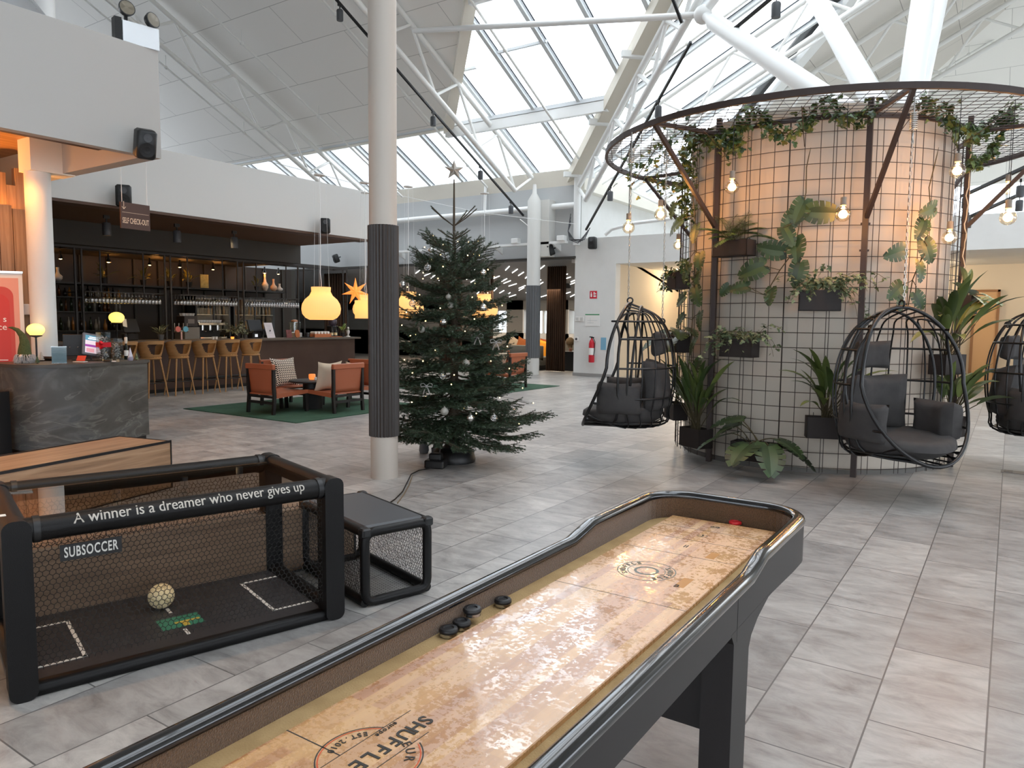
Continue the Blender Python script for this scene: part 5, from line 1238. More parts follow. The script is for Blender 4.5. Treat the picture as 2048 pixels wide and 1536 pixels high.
p = D(253,719); t = thing('sparkling_bottle', 'dark bottle with white label and pale neck foil on the desk', 'bottle', p); t.scale = (.75,.75,.8)
obj('body', MB().lathe([(.035,0),(.036,.02),(.036,.16),(.028,.21),(.014,.25),(.013,.33)], n=20), mat('dark_green_glass', (18,26,20), .1), t, 60); obj('label_band', MB().lathe([(.0368,.06),(.0368,.15)], n=20), mat('label_white', (225,222,215), .6), t, 60); obj('neck_foil', MB().lathe([(.02,.26),(.026,.30),(.026,.36),(.012,.37)], n=14), mat('pale_foil', (205,196,180), .4), t, 60); obj('hat_brim', MB().lathe([(.03,.37),(.03,.378),(.022,.38),(.022,.42),(.001,.42)], n=16), BLACKM, t, 40)
t = thing('silver_gnome', 'silver pointed gnome figurine beside the bottle on the desk', 'gnome', D(261,721)); t.scale = (.62,.62,.6); obj('hat', MB().lathe([(.05,.07),(.035,.14),(.004,.27)], n=18), mat('silver_lilac', (190,188,200), .5, .3), t, 60); obj('body', MB().lathe([(.045,0),(.055,.03),(.05,.08),(.03,.1)], n=18), mat('lilac_grey', (140,134,150), .8), t, 60); obj('nose', MB().ball((.02,-.05,.075),.014,8,6), mat('nose_felt', (0,0,0)), t)
single('stapler', MB().rbox(-.07,.07,-.035,.035,0,.03,.01).box(-.06,.06,-.025,.025,.03,.045), BLACK, 'black card reader lying in front of the taller vase', 'card reader', D(216,724), .5).scale = (.65,.65,.65)
t = thing('card_tray', 'small metal card tray in front of the shorter vase', 'tray', D(229,724), .5); t.scale = (.65,.65,.65); obj('tray', MB().box(-.07,.07,-.045,.045,0,.008).box(-.07,-.064,-.045,.045,0,.05).box(.064,.07,-.045,.045,0,.05), SILVB, t); obj('cards', MB().box(-.055,.055,-.03,.03,.008,.02), mat('label_white', (0,0,0)), t)
t = thing('card_holder', 'red leaflet holder in front of the tablet stand', 'card holder', D(161,724), .5); t.scale = (.7,.7,.7); obj('red_card', MB().merge(MB().box(-.08,.08,-.003,.003,0,.10), M_at((0,0,.02),0,-.5)), mat('red_card', (196,62,54), .5), t); obj('holder_base', MB().box(-.1,.1,-.06,.05,0,.012), mat('label_white', (0,0,0)), t)
# roll-up banner by the plank wall
p = far(0,547,11.35); q = far(44,547,11.3); d = Vector((q.x-p.x,q.y-p.y,0)).normalized()
t = thing('rollup_banner', 'red roll-up banner with a white edge standing at the plank wall', 'banner', (q.x,q.y,0), math.atan2(d.y,d.x)); H_ = q.z
REDB = mat('banner_red', (198,78,70), .6); PINKB = mat('banner_pink', (222,160,142), .6); WB = mat('banner_white', (226,224,220), .6)
sh = obj('print', MB().box(-.85,0,.0,.008,.08,H_), WB, t)
obj('pink_field', MB().box(-.85,-.045,-.002,0,.14,H_-.06), PINKB, sh); obj('red_field', MB().prism(rrect(-.85,-.105,.12,H_-.17,.12,6),0,.003), REDB, sh, rot=(PI/2,0,0))
obj('inner_field', MB().prism(rrect(-.85,-.15,.12,H_-.26,.12,6),0,.005), mat('banner_deep_red', (200,66,62), .6), sh, rot=(PI/2,0,0))
lt = MB()
for s_, z_ in (('s',1.56),('ce',1.46)): 
    m = text_mb(s_, .11, .0005, 'RIGHT'); lt.merge(m, frame_M((-.185,-.008,z_),(1,0,0),(0,0,1)))
for i in range(4): lt.box(-.6,-.19-.03*(i % 2),-.0085,-.0075,1.04-.05*i-(.06 if i > 1 else 0),1.05-.05*i-(.06 if i > 1 else 0))
obj('lettering', lt, mat('banner_text', (246,240,236), .6), sh)
obj('top_rail', MB().box(-.87,.01,-.012,.02,H_,H_+.025), SILVB, t); obj('cassette', MB().rbox(-.88,.02,-.09,.09,0,.08,.02), SILVB, t)
p = onx(57,619,-10.59); single('wall_thermostat', MB().rbox(-.075,.075,-.02,.02,-.07,.07,.015).add([],[]), mat('switch_white', (228,216,208), .5), 'white square control box on the plank wall beside the banner', 'thermostat', (p.x+.015,p.y,p.z), PI/2)
# black pedestal at the far left edge
p = onz(12,915,0); single('black_pedestal', MB().rbox(-.42,.0,-.2,.2,0,.75,.01), BLACKM, 'black cabinet at the picture edge in front of the banner', 'cabinet', onz(-4,918,0), R(24))
# hanging sign
SGN = mat('brown_sign', (74,50,42), .5); SGT = mat('sign_gold', (222,190,160), .5)
a = far(241,440,12.0); b = far(299,437,12.25); d = Vector((b.x-a.x,b.y-a.y,0)); w_ = d.length; t = thing('hanging_sign', 'brown sign reading SELF CHECK-OUT with a down arrow, hung over the bar', 'sign', (a.x,a.y,0), math.atan2(d.y,d.x))
zt, zl = far(299,411,12.2).z, far(299,462,12.2).z
sg = obj('board', MB().box(0,w_,-.012,.012,zl,zt), SGN, t)
tm = text_mb('SELF CHECK-OUT', .1, .0006, bold=.001); tw_ = max(v[0] for v in tm.v)-min(v[0] for v in tm.v)
lm = MB().merge(tm, frame_M((w_/2,-.0128,zl+.11),(1,0,0),(0,0,1)) @ Matrix.Diagonal((w_*.90/tw_,1.1,1,1))).box(.02,w_-.02,-.0135,-.0125,zl+.225,zl+.229)
lm.box(.045,.052,-.0135,-.0125,zl+.27,zl+.38).merge(MB().box(-.0035,.0035,-.0135,-.0125,0,.045),M_at((.0485,0,zl+.27),0,0,R(40))).merge(MB().box(-.0035,.0035,-.0135,-.0125,0,.045),M_at((.0485,0,zl+.27),0,0,R(-40)))
obj('lettering', lm, SGT, sg); obj('wires', MB().cyl((.03,0,zt),(.03,0,4.6),.004,n=5).cyl((w_-.03,0,zt),(w_-.03,0,4.6),.004,n=5), STEEL, t)
# loudspeakers
SPKM = mat('black_speaker', (26,27,28), .45)
def spk_make():
    t = thing('wall_loudspeaker', 'x', 'loudspeaker', (0,0,0), 0, 'black loudspeakers on the walls')
    b = obj('body', MB().rbox(-.12,.12,-.11,.11,-.18,.18,.05,5), SPKM, t, 50)
    obj('woofer', MB().lathe([(.085,0),(.09,.008),(.07,.006),(.02,-.005),(.001,.004)], n=24, M=Matrix.Rotation(PI/2,4,'X'), c=(0,-.112,-.06)), BLACKM, b, 60); obj('tweeter', MB().lathe([(.05,0),(.052,.006),(.02,.0),(.001,.006)], n=20, M=Matrix.Rotation(PI/2,4,'X'), c=(0,-.112,.09)), DGREY, b, 60)
    obj('wall_bracket', MB().bar((0,.1,0),(0,.22,0),.04), BLACK, t); return t
SP0 = spk_make(); sf = [1]
def speaker(p, rz, rx, label, s=1.0):
    o = SP0 if sf else dup(SP0, label=label); sf.clear(); o.location = p; o.rotation_euler = (rx,0,rz); o['label'] = label; o.scale = (s,)*3
q = onx(290,288,-7.95); speaker(q, R(75), R(18), 'black loudspeaker aimed down from the balcony corner', .86)
q = onx(247,392,-12.3); speaker(q, R(62), R(6), 'black loudspeaker on the white fascia above the check-out sign', 1.0)
q = onx(650,452,-12.3); speaker(q, R(52), R(4), 'black loudspeaker at the open end of the bar fascia', .9)
q = ony(1100,500,19.0); speaker(q, R(-30), R(22), 'black loudspeaker tilted below the cable tray beside the rear column', .9)
q = ony(1185,486,19.0); speaker(q, R(5), 0, 'black loudspeaker at the top corner of the white wall', .95)
q = ony(672,517,18.9); speaker(q, R(-25), R(22), 'black loudspeaker below the cable tray over the bar end', .85)
q = ony(1034,536,21.5); speaker(q, 0, R(8), 'black loudspeaker hanging inside the lounge, left of the rear column', 1.0)
q = ony(1135,566,22.5); speaker(q, 0, R(8), 'black loudspeaker hanging inside the lounge beside the curtain', 1.0)
# emergency light on the balcony edge
t = thing('emergency_floodlight', 'white emergency light box with two round black lamps on the balcony edge', 'emergency light', (BX-.05,4.72,BT), R(80))
obj('battery_box', MB().box(-.19,.19,-.05,.05,0,.23), mat('bright_white_box', (232,238,242), .4), t); obj('side_plate', MB().box(-.27,-.2,-.05,.05,0,.25), BLACK, t)
for s, x, z in ((1,-.14,.36),(2,.12,.31)):
    M = M_at((x,-.02,z), R(20*s-20), R(80)); obj('lamp_head', MB().lathe([(.02,-.05),(.07,-.03),(.085,.02),(.085,.035)], n=24, M=M.to_3x3().to_4x4(), c=(x,-.02,z)), BLACK, t, 50); obj('lens', MB().lathe([(.001,.038),(.076,.038)], n=20, M=M.to_3x3().to_4x4(), c=(x,-.02,z)), mat('amber_lens', (150,140,120), .2), t); obj('lamp_neck', MB().bar((x,0,.22),(x,0,z-.03),.03), BLACK, t)
# duct glimpsed above the balcony
p = far(25,30,12.5); single('ventilation_duct', MB().tube([Vector((p.x-.8,p.y-1.2,p.z+.35)),Vector((p.x-.1,p.y-.1,p.z+.15)),Vector((p.x+.15,p.y+.3,p.z-.5)),Vector((p.x+.15,p.y+.3,BT-.4))], .42, 20), mat('foil_duct', (196,200,204), .25, .7, bump=.6, bs=10), 'silvery wrapped duct rising behind the balcony parapet', 'duct', smooth=60)
# ================================================================ bar
BRZ = mat('bronze_panel', (62,44,38), .42, .35, var=.5, vs=1.2, vcol=(78,60,52)); CTOP = mat('grey_brown_counter', (88,78,68), .45)
OAK = mat('oak_veneer', (176,134,88), .5, var=.4, vs=6, vcol=(160,118,74), stretch=(1,1,6)); BRASS = mat('brass_cap', (200,170,110), .3, .9)
Y0, Y1, CXF, CZ = 6.3, 14.49, -14.8, 1.12
bar = thing('bar_counter', 'long bar counter with bronze front panels and a thin grey-brown top', 'bar', (-15.1,10.4,0))
L_ = lambda x0,x1,y0,y1,z0,z1: MB().box(x0+15.1,x1+15.1,y0-10.4,y1-10.4,z0,z1)
obj('counter_top', L_(-15.5,CXF+.02,Y0,Y1+.05,CZ-.045,CZ), CTOP, bar); obj('front_panel', L_(-15.1,CXF-.12,Y0,Y1-.05,.08,CZ-.045), BRZ, bar); obj('plinth', L_(-15.1,CXF-.17,Y0,Y1-.1,0,.08), BLACKM, bar); obj('work_shelf', L_(-16.15,-15.46,7.2,13.6,1.04,1.09), BLACKM, bar); obj('end_panel', L_(-15.46,-15.1,Y1-.09,Y1-.05,.0,CZ-.045), BRZ, bar); obj('back_panel', L_(-15.46,-15.42,Y0,Y1-.09,0,CZ-.045), BLACKM, bar)
obj('foot_rail', MB().cyl((.24,Y0-10.4,.28),(.24,11.0-10.4,.28),.02,n=10), BLACK, bar, 60)
single('back_counter', MB().box(-17.4,-16.75,Y0,14.2,0,.9), BLACKM, 'dark work counter along the back wall of the bar', 'counter')
def stool_make():
    t = thing('bar_stool', 'x', 'bar stool', (0,0,0), 0, 'oak bar stools along the counter')
    # local: back towards +x
    NU, NV = 60, 20; vs = []; fs = []
    def S(u, v, o):
        a = R(-128+256*u); k = max(0, 1-(abs(a)/R(128))**3.2); top = 1.0+.115*k+.02; z = .79+(top-.79)*v; r = (.16+.085*v**.6)-o; w = 1.06
        return (r*cos(a)*.98+.0, r*sin(a)*w, z)
    for o in (0,.014):
        for j in range(NV+1):
            for i in range(NU+1): vs.append(S(i/NU, j/NV, o))
    def hole(i, j): c = abs((i+.5)/NU-.5)*128*2; v = (j+.5)/NV; k = min(1, (v-.20)/.06, (.80-v)/.05); return .20 <= v <= .80 and c < (27+34*(v-.2))-9*max(0,1-k)
    n1 = (NV+1)*(NU+1); W_ = NU+1
    F = [[not hole(i,j) for i in range(NU)] for j in range(NV)]
    for j in range(NV):
        for i in range(NU):
            if F[j][i]:
                q = (j*W_+i, j*W_+i+1, (j+1)*W_+i+1, (j+1)*W_+i); fs += [q, tuple(reversed([k+n1 for k in q]))]
                for (dj,di,e0,e1) in ((-1,0,0,1),(1,0,2,3),(0,-1,3,0),(0,1,1,2)):
                    jj, ii = j+dj, i+di
                    if not (0 <= jj < NV and 0 <= ii < NU and F[jj][ii]): fs.append((q[e1],q[e0],q[e0]+n1,q[e1]+n1))
    obj('backrest', MB().add(vs, fs), OAK, t, 50)
    obj('seat', MB().lathe([(.14,.755),(.19,.765),(.20,.785),(.19,.80),(.10,.795),(.001,.79)], n=32), OAK, t, 60)
    for sx in (-1,1):
        for sy in (-1,1):
            obj('leg', MB().cyl((sx*.12,sy*.12,.77),(sx*.215,sy*.215,0),.02,.013,12), OAK, t, 60)
    fr = MB(); q = [(.182,.182),(-.182,.182),(-.182,-.182),(.182,-.182)]
    for k in range(4): fr.cyl((*q[k],.29),(*q[(k+1)%4],.29),.009,n=8)
    obj('footrest', fr, BLACK, t, 60); obj('screw_cap', MB().ball((.168,.03,.80),.011,8,6).ball((.168,-.03,.80),.011,8,6), BRASS, t); return t
ST0 = stool_make()
for i,(y,lb) in enumerate(((7.72,'oak bar stool mostly hidden behind the desk figurines'),(8.27,'oak bar stool first clear of the check-in desk'),(8.87,'oak bar stool second from the check-in desk'),(9.46,'oak bar stool third from the check-in desk'),(10.04,'oak bar stool fourth from the check-in desk'),(10.63,'oak bar stool last in the row, behind the leather chairs'))):
    o = ST0 if i == 0 else dup(ST0, label=lb); o.location = (-14.3,y,0); o.rotation_euler = (0,0,R((-4,3,-2,2,-3,6)[i])); o['label'] = lb
# open steel frame over the counter, glass racks
fr = thing('bar_steel_frame', 'dark open steel frame standing on the bar counter', 'frame', (-15.2,10.4,CZ)); FT_ = 3.0-CZ
for y in (7.31,7.44,9.16,9.29,10.97,11.13,12.76,12.95,14.3,14.44): obj('post', MB().bar((0,y-10.4,0),(0,y-10.4,FT_),.032), DGREY if 0 else mat('frame_steel',(44,41,40),.5), fr)
obj('top_beam', MB().bar((0,Y0-10.4,FT_-.03),(0,14.44-10.4,FT_-.03),.07,.07).bar((-.55,Y0-10.4,FT_-.03),(-.55,14.44-10.4,FT_-.03),.04), mat('frame_steel',(0,0,0)), fr)
for y in (7.31,9.16,10.97,12.76,14.44): obj('cross_rail', MB().bar((0,y-10.4,FT_-.03),(-.55,y-10.4,FT_-.03),.04).bar((0,y-10.4,2.08-CZ),(-.4,y-10.4,2.08-CZ),.02), mat('frame_steel',(0,0,0)), fr)
WG = glassy('wine_glass', (.80,.81,.82), .34, .12)
wg = MB().lathe([(.034,0),(.034,-.003),(.004,-.008),(.0035,-.09),(.012,-.10),(.034,-.125),(.040,-.155),(.036,-.20),(.031,-.225),(.029,-.225),(.034,-.20),(.038,-.155)], n=14)
wm = wg.mesh('wine_glass'); wm.materials.append(WG); wm.polygons.foreach_set('use_smooth',[True]*len(wm.polygons))
for i,(a,b) in enumerate(((7.5,8.98),(9.4,10.86),(11.2,12.68))):
    nm = ['first glass rack over the counter, nearest the check-in desk','second glass rack over the counter, above the coffee machine','third glass rack over the counter, at the open end of the bar'][i]
    t = thing('glass_rack', nm, 'rack', (-15.2,(a+b)/2,2.10), 0, 'hanging glass racks'); h = (b-a)/2; m = MB()
    for x in (-.15,-.05,.05,.15): m.bar((x,-h,0),(x,h,0),.008,.014)
    m.bar((-.16,-h,.01),(.16,-h,.01),.012).bar((-.16,h,.01),(.16,h,.01),.012); obj('rails', m, mat('frame_steel',(0,0,0)), t); obj('hanger', MB().cyl((0,-h*.6,0),(0,-h*.6,.85),.016,n=8), mat('frame_steel',(0,0,0)), t); obj('hanger', MB().cyl((0,h*.6,0),(0,h*.6,.85),.016,n=8), mat('frame_steel',(0,0,0)), t)
    for k in range(20):
        for x in (-.1,.1):
            o = bpy.data.objects.new('wine_glass', wm); COL.objects.link(o); o.location = (-15.2+x, a+.04+(b-a-.08)*k/19+(x > 0)*.02, 2.1); tag(o, 'stemmed glass hanging upside down in the '+nm.split(',')[0], 'glass', 'stemmed glasses in the '+nm.split(' over')[0])
# back wall: dark panels, shelf of plants, bottle shelves, glazed fridges
m = MB()
for y in np.arange(6.6,14.3,.62): m.box(-17.45,-17.40,y,y+.05,.9,3.0)
struct('trim_14', m, DARKW)
sh = MB().box(-17.4,-16.65,6.5,13.6,2.30,2.34)
single('plant_shelf', sh, mat('shelf_black',(30,28,26),.5), 'high dark shelf of small potted plants behind the bar', 'shelf')
BP = leaf_mat('bar_plant_green', (70,72,28), (136,124,58), .5); m0, s0 = lance_plant(16,.22,.42,.05,41,(.1,1.2)); potm = MB().lathe([(.05,0),(.075,.13),(.065,.13),(.06,.11),(.001,.11)], n=16)
def pot_plant(name, p, label, cat, fm, sm, lm, s=1, pm=None, grp=None, mesh=None):
    t = thing(name, label, cat, p, rnd.uniform(0,6), grp); t.scale = (s,)*3; pm_ = MB(); pm_.v = list(potm.v); pm_.f = list(potm.f); obj('pot', pm_, pm or BLACKM, t, 50); f = MB(); f.v = [(x,y,z+.11) for x,y,z in fm.v]; f.f = list(fm.f); obj('foliage', f, lm, t); f = MB(); f.v = [(x,y,z+.11) for x,y,z in sm.v]; f.f = list(sm.f); obj('stems', f, STEM, t); return t
pp = pot_plant('potted_plant', (-16.85,8.72,2.34), 'yellow-lit potted plant on the high bar shelf, first after the hall wall column', 'plant', m0, s0, BP, 1, None, 'plants on the high bar shelf')
for y, lb in ((9.62,'yellow-lit potted plant on the high bar shelf above the first glass rack end'),(10.28,'leafy potted plant on the high bar shelf above the beer tap'),(10.78,'dimmer potted plant on the high bar shelf beside the yellow print'),(12.75,'dark-leaved potted plant on the high bar shelf above the third glass rack')): dup(pp, (-16.85,y,2.34), y, lb, None, rnd.uniform(.85,1.1))
single('framed_print', MB().rbox(-.11,.11,-.012,.012,0,.34,.006), mat('yellow_print',(170,150,84),.6,var=.3,vs=14,vcol=(196,176,104)), 'pale yellow print leaning on the high bar shelf', 'picture', (-16.85,11.2,2.34), PI/2)
for y, h, mt, lb in ((13.02,.46,(196,172,150),'tall pale bottle vase on the high bar shelf'),(13.3,.34,(206,160,124),'round orange-lit vase on the high bar shelf'),(13.5,.22,(190,180,170),'small round pale vase at the end of the high bar shelf'),(7.75,.30,(180,176,168),'pale vase at the dark start of the high bar shelf')):
    single('ceramic_vase', MB().lathe([(.04,0),(.085,h*.2),(.09,h*.38),(.04,h*.55),(.025,h*.75),(.03,h)], n=18), mat('vase_%d' % mt[0], mt, .5), lb, 'vase', (-16.85,y,2.34), 0, 'vases on the high bar shelf', 60)
# small shelf lamps
SL = mat('shelf_lamp_glow', (255,240,210), .5, emit=(255,226,160), es=8)
for y, lb in ((7.75,'first'),(8.75,'second'),(9.7,'third'),(10.45,'fourth'),(11.35,'fifth'),(12.9,'sixth'),(13.35,'seventh')):
    t = thing('shelf_spotlight', 'small black cone spotlight over the bar shelf, %s counted from the hall side' % lb, 'spotlight', (-16.7,y,2.98), 0, 'cone spotlights over the bar shelf'); obj('cone', MB().lathe([(.02,0),(.02,-.08),(.055,-.17),(.05,-.17),(.015,-.09)], n=14), BLACK, t, 40); obj('bulb', MB().ball((0,0,-.165),.032,10,6,.5), SL, t)
for k,(z,ya,yb) in enumerate(((1.30,6.6,9.35),(1.72,6.6,9.35),(2.04,6.6,9.35))): single('bottle_shelf', MB().box(-17.4,-17.05,ya,yb,z-.025,z), mat('shelf_black',(0,0,0)), ['lowest bottle shelf on the back wall of the bar','middle bottle shelf on the back wall of the bar','upper bottle shelf on the back wall of the bar'][k], 'shelf', group='bottle shelves')
prof = [[(.035,0),(.037,.16),(.03,.2),(.014,.24),(.013,.30),(.001,.30)],[(.042,0),(.042,.12),(.02,.19),(.014,.26),(.001,.265)],[(.03,0),(.03,.2),(.012,.25),(.012,.31),(.001,.31)]]
gm = [mat('bottle_amber',(110,62,24),.1,trans=.4),mat('bottle_clear_grey',(150,146,136),.08,trans=.4),mat('bottle_green',(44,56,36),.1,trans=.3),mat('bottle_dark',(30,24,22),.12),mat('bottle_honey',(176,120,60),.1,trans=.4)]
bms = []
for pr in prof:
    for g_ in gm:
        me = MB().lathe(pr, n=12).mesh('liquor_bottle'); me.materials.append(g_); me.polygons.foreach_set('use_smooth',[True]*len(me.polygons)); bms.append(me)
for zi,(z,nm) in enumerate(((1.30,'lowest'),(1.72,'middle'),(2.04,'upper'))):
    y = 6.8
    while y < 9.3:
        o = bpy.data.objects.new('liquor_bottle', rnd.choice(bms)); COL.objects.link(o); o.location = (-17.2+rnd.uniform(-.06,.06), y, z); s = rnd.uniform(.85,1.02) if zi else .95; o.scale = (s,s,s*(.8 if zi == 2 else 1)); tag(o, 'liquor bottle standing among others on the %s bottle shelf behind the bar' % nm, 'bottle', 'bottles on the %s bar shelf' % nm); y += rnd.uniform(.09,.14)
for k,(a,b) in enumerate(((11.0,12.0),(12.1,13.4))):
    t = thing('glass_door_cooler', ['tall glass-door cooler behind the bar, the one beside the big plant','tall glass-door cooler behind the bar, beside the second till'][k], 'cooler', (-17.15,(a+b)/2,.9), 0, 'coolers behind the bar'); h = (b-a)/2
    obj('cabinet', MB().box(-.24,-.2,-h,h,0,1.25).box(-.24,.2,-h,-h+.04,0,1.25).box(-.24,.2,h-.04,h,0,1.25).box(-.24,.2,-h,h,1.2,1.25).box(-.24,.2,-h,h,0,.05), mat('cooler_grey',(52,55,56),.4), t); d_ = obj('door', MB().box(.2,.21,-h+.03,h-.03,.04,1.21), CLEAR, t); obj('door_frame', MB().bar((.21,-h+.02,1.2),(.21,h-.02,1.2),.04,.03).bar((.21,-.0,.04),(.21,0,1.2),.03,.03), DGREY, d_)
    for z in (.4,.78): obj('shelf', MB().box(-.2,.18,-h+.04,h-.04,z,z+.012), SILVB, t)
    for z in (.05,.412,.792):
        for q in range(int((b-a)/.11)):
            o = bpy.data.objects.new('cooler_bottle', bms[5+rnd.choice([1,2,4])]); COL.objects.link(o); o.location = (-17.05,a+.1+.11*q,.9+z); o.scale = (.8,.8,.8 if z < .7 else .9); tag(o, ['small drink bottle inside the cooler beside the big plant','small drink bottle inside the cooler beside the second till'][k], 'bottle', ['bottles in the cooler by the plant','bottles in the cooler by the till'][k])
# things on the counter
def C(y, x=-15.15, z=CZ): return Vector((x,y,z))
globe_lamp('globe_table_lamp', C(8.06), .47, .145, 'glowing globe lamp on the bar counter beside the first till')
def till(p, rz, label, card):
    t = thing('till_screen', label, 'till', p, rz, 'tills on the bar'); obj('screen', MB().merge(MB().rbox(-.19,.19,-.015,.015,-.15,.15,.01), M_at((0,0,.30),0,R(-20))), BLACK, t); obj('stand', MB().rbox(-.13,.13,-.08,.12,0,.14,.02).box(-.03,.03,.02,.06,.1,.28), BLACKM, t)
    if card: obj('card_sign', MB().merge(MB().box(-.05,.05,-.018,-.016,-.09,.09), M_at((-.17,-.03,.36),0,R(-20),R(12))), WB, t)
    else: obj('printer_light', MB().box(-.06,.02,-.083,-.08,.03,.10), EM('printer_white',(230,235,240),.6), t)
till(C(8.42,-15.3), PI/2+.2, 'black till screen with a white card sign on the bar', True); till(C(11.5,-15.3), PI/2, 'black till screen beside the white menu sheet on the bar', False)
m1, s1 = lance_plant(22,.15,.34,.03,51,(.05,1.1)); pot_plant('potted_plant', C(9.0), 'small grey-potted needle-leaved plant on the bar counter', 'plant', m1, s1, leaf_mat('sage_green',(84,92,66),(136,140,106),.6), .9, mat('grey_pot',(92,92,92),.6))
m2 = MB(); s2 = MB(); rr_ = random.Random(5)
for i in range(26): ivy_trail(m2, s2, (0,0,0), dirv(rr_.uniform(0,TAU), rr_.uniform(.5,1.4)), rr_.uniform(.2,.42), 1.2, rr_, .055, 40, .03)
pot_plant('potted_plant', C(10.9), 'bushy dark-potted plant beside the coffee machine on the bar', 'plant', m2, s2, leaf_mat('olive_leaf',(70,78,56),(140,144,112),.5), 1.0, mat('dark_pot',(52,44,42),.6))
t = thing('beer_tap', 'beer tap with a round red and a round blue medallion on the bar', 'beer tap', C(9.47)); obj('column', MB().cyl((0,0,0),(0,0,.17),.028,n=14), mat('copper_pink',(190,150,136),.3,.8), t, 60); obj('crossbar', MB().cyl((0,-.17,.19),(0,.17,.19),.03,n=14), SILVB, t, 60)
for y, c in ((-.1,(206,110,100)),(.08,(96,170,196))): obj('medallion', MB().cyl((.035,y,.23),(.055,y,.23),.062,n=20), mat('medal_%d'%c[0], c, .4), t, 60)
for y in (-.16,-.06,.05,.14): obj('tap_handle', MB().cyl((.0,y,.22),(.01,y,.36),.01,.017,8), SILVB, t, 60)
t = thing('coffee_grinder_unit', 'grey boxy coffee machine with cups stacked on top behind the beer tap', 'coffee machine', (-15.75,10.0,1.09)); obj('body', MB().rbox(-.2,.2,-.19,.19,0,.30,.015), mat('machine_grey',(124,120,114),.5), t); obj('top_unit', MB().rbox(-.16,.16,-.17,.17,.31,.55,.015), mat('machine_dark',(52,46,42),.4), t); obj('display', MB().box(.161,.163,-.08,.08,.38,.48), mat('display_grey',(120,112,104),.3), t)
cup = MB().lathe([(.025,0),(.042,.06),(.038,.06),(.022,.006),(.001,.006)], n=14); cm_ = cup.mesh('coffee_cup'); cm_.materials.append(WB)
def cup_at(p, lb, g): o = bpy.data.objects.new('coffee_cup', cm_); COL.objects.link(o); o.location = p; tag(o, lb, 'cup', g)
for k in range(4):
    for x in (0,.09): cup_at((-15.7-x,9.88+.08*k,1.09+.552), 'pale cup stacked on top of the grey boxy coffee machine', 'cups on the grey coffee machine')
t = thing('espresso_machine', 'silver espresso machine with a row of cups on top behind the bar', 'espresso machine', (-15.8,10.55,1.09)); obj('top_tray', MB().rbox(-.2,.2,-.35,.35,.34,.40,.01), SILVB, t); obj('drip_tray', MB().rbox(-.2,.25,-.35,.35,0,.07,.01), SILVB, t); obj('back_body', MB().box(-.2,-.05,-.35,.35,.07,.34), BLACK, t)
for y in (-.2,0,.2): obj('group_head', MB().cyl((.1,y,.34),(.1,y,.22),.035,n=12).cyl((.1,y,.22),(.24,y,.2),.012,n=8), SILVB, t, 60)
for k in range(9): cup_at((-15.72,10.27+.07*k,1.09+.402), 'white cup in the row on the silver espresso machine', 'cups on the espresso machine')
t = thing('menu_sheet', 'white menu sheet leaning on a stand on the bar beside the second till', 'menu', C(11.75,-15.0), PI/2+.25); obj('sheet', MB().merge(MB().box(-.15,.15,-.004,.004,0,.38), M_at((0,0,.01),0,R(-16))), mat('menu_white',(224,216,218),.6), t); ml = MB()
for i in range(8): ml.merge(MB().box(-.10+.01*(i%3),.08,-.0055,-.0045,.32-.03*i,.325-.03*i), M_at((0,0,.01),0,R(-16)))
obj('menu_lines', ml, mat('menu_print',(170,164,166),.6), t); obj('prop', MB().bar((0,.12,0),(0,.03,.2),.02), BLACK, t)
single('small_picture_frame', MB().merge(MB().rbox(-.085,.085,-.008,.008,0,.2,.004), M_at((0,0,0),0,R(-10))), mat('dark_red_frame',(92,36,36),.5,var=.5,vs=12,vcol=(140,80,76)), 'small dark red framed card on the bar', 'picture', C(12.42), PI/2)
single('wooden_board', MB().prism(rrect(-.07,.07,0,.2,.06,6),-.012,.012), mat('orange_wood',(176,98,46),.5), 'round-topped orange wooden board leaning on the bar', 'board', C(12.68), 0).rotation_euler = (PI/2-.15,0,PI/2)
t = thing('drink_dispenser', 'tall clear drink dispenser with a copper lid on the bar', 'dispenser', C(12.8,-15.4)); obj('jar', MB().rbox(-.12,.12,-.12,.12,.12,.40,.03), glassy('dispenser_glass',(.92,.94,.90),.12,.05), t); obj('stand', MB().rbox(-.13,.13,-.13,.13,0,.12,.01), mat('stand_white',(200,196,186),.5), t); obj('lid', MB().lathe([(.09,.40),(.09,.44),(.02,.46)], n=16), mat('copper_lid',(180,130,100),.4,.5), t, 40)
t = thing('dark_tray', 'round dark tray with a small black jar on the bar', 'tray', C(13.0)); obj('plate', MB().lathe([(.16,0),(.18,.015),(.17,.018),(.15,.006),(.001,.006)], n=24), BLACKM, t, 40); obj('jar', MB().lathe([(.06,.01),(.065,.09),(.05,.12),(.001,.125)], n=18), mat('black_jar',(30,26,26),.3), t, 50)
t = thing('towel_box', 'copper-brown box of rolled white napkins on the bar under the big pendant', 'box', C(13.42), 0); obj('crate', MB().rbox(-.12,.12,-.28,.28,0,.09,.008), mat('terracotta_box',(190,112,70),.6), t)
for i in range(5): obj('rolled_napkin', MB().cyl((-.09,-.22+.11*i,.12),(.09,-.22+.11*i,.12),.035,n=12), mat('napkin_white',(226,222,214),.8), t, 60)
for y, lb in ((13.78,'small clear bottle beside the napkin box on the bar'),(13.92,'small pale-labelled bottle standing on the wooden tray on the bar')):
    t = thing('small_bottle', lb, 'bottle', C(y,-15.1,CZ+.02), 0, 'small bottles on the bar tray'); obj('body', MB().lathe(prof[1], n=14), gm[3], t, 60); obj('label_band', MB().lathe([(.043,.03),(.043,.10)], n=14), mat('label_cream',(220,204,160),.6), t, 60)
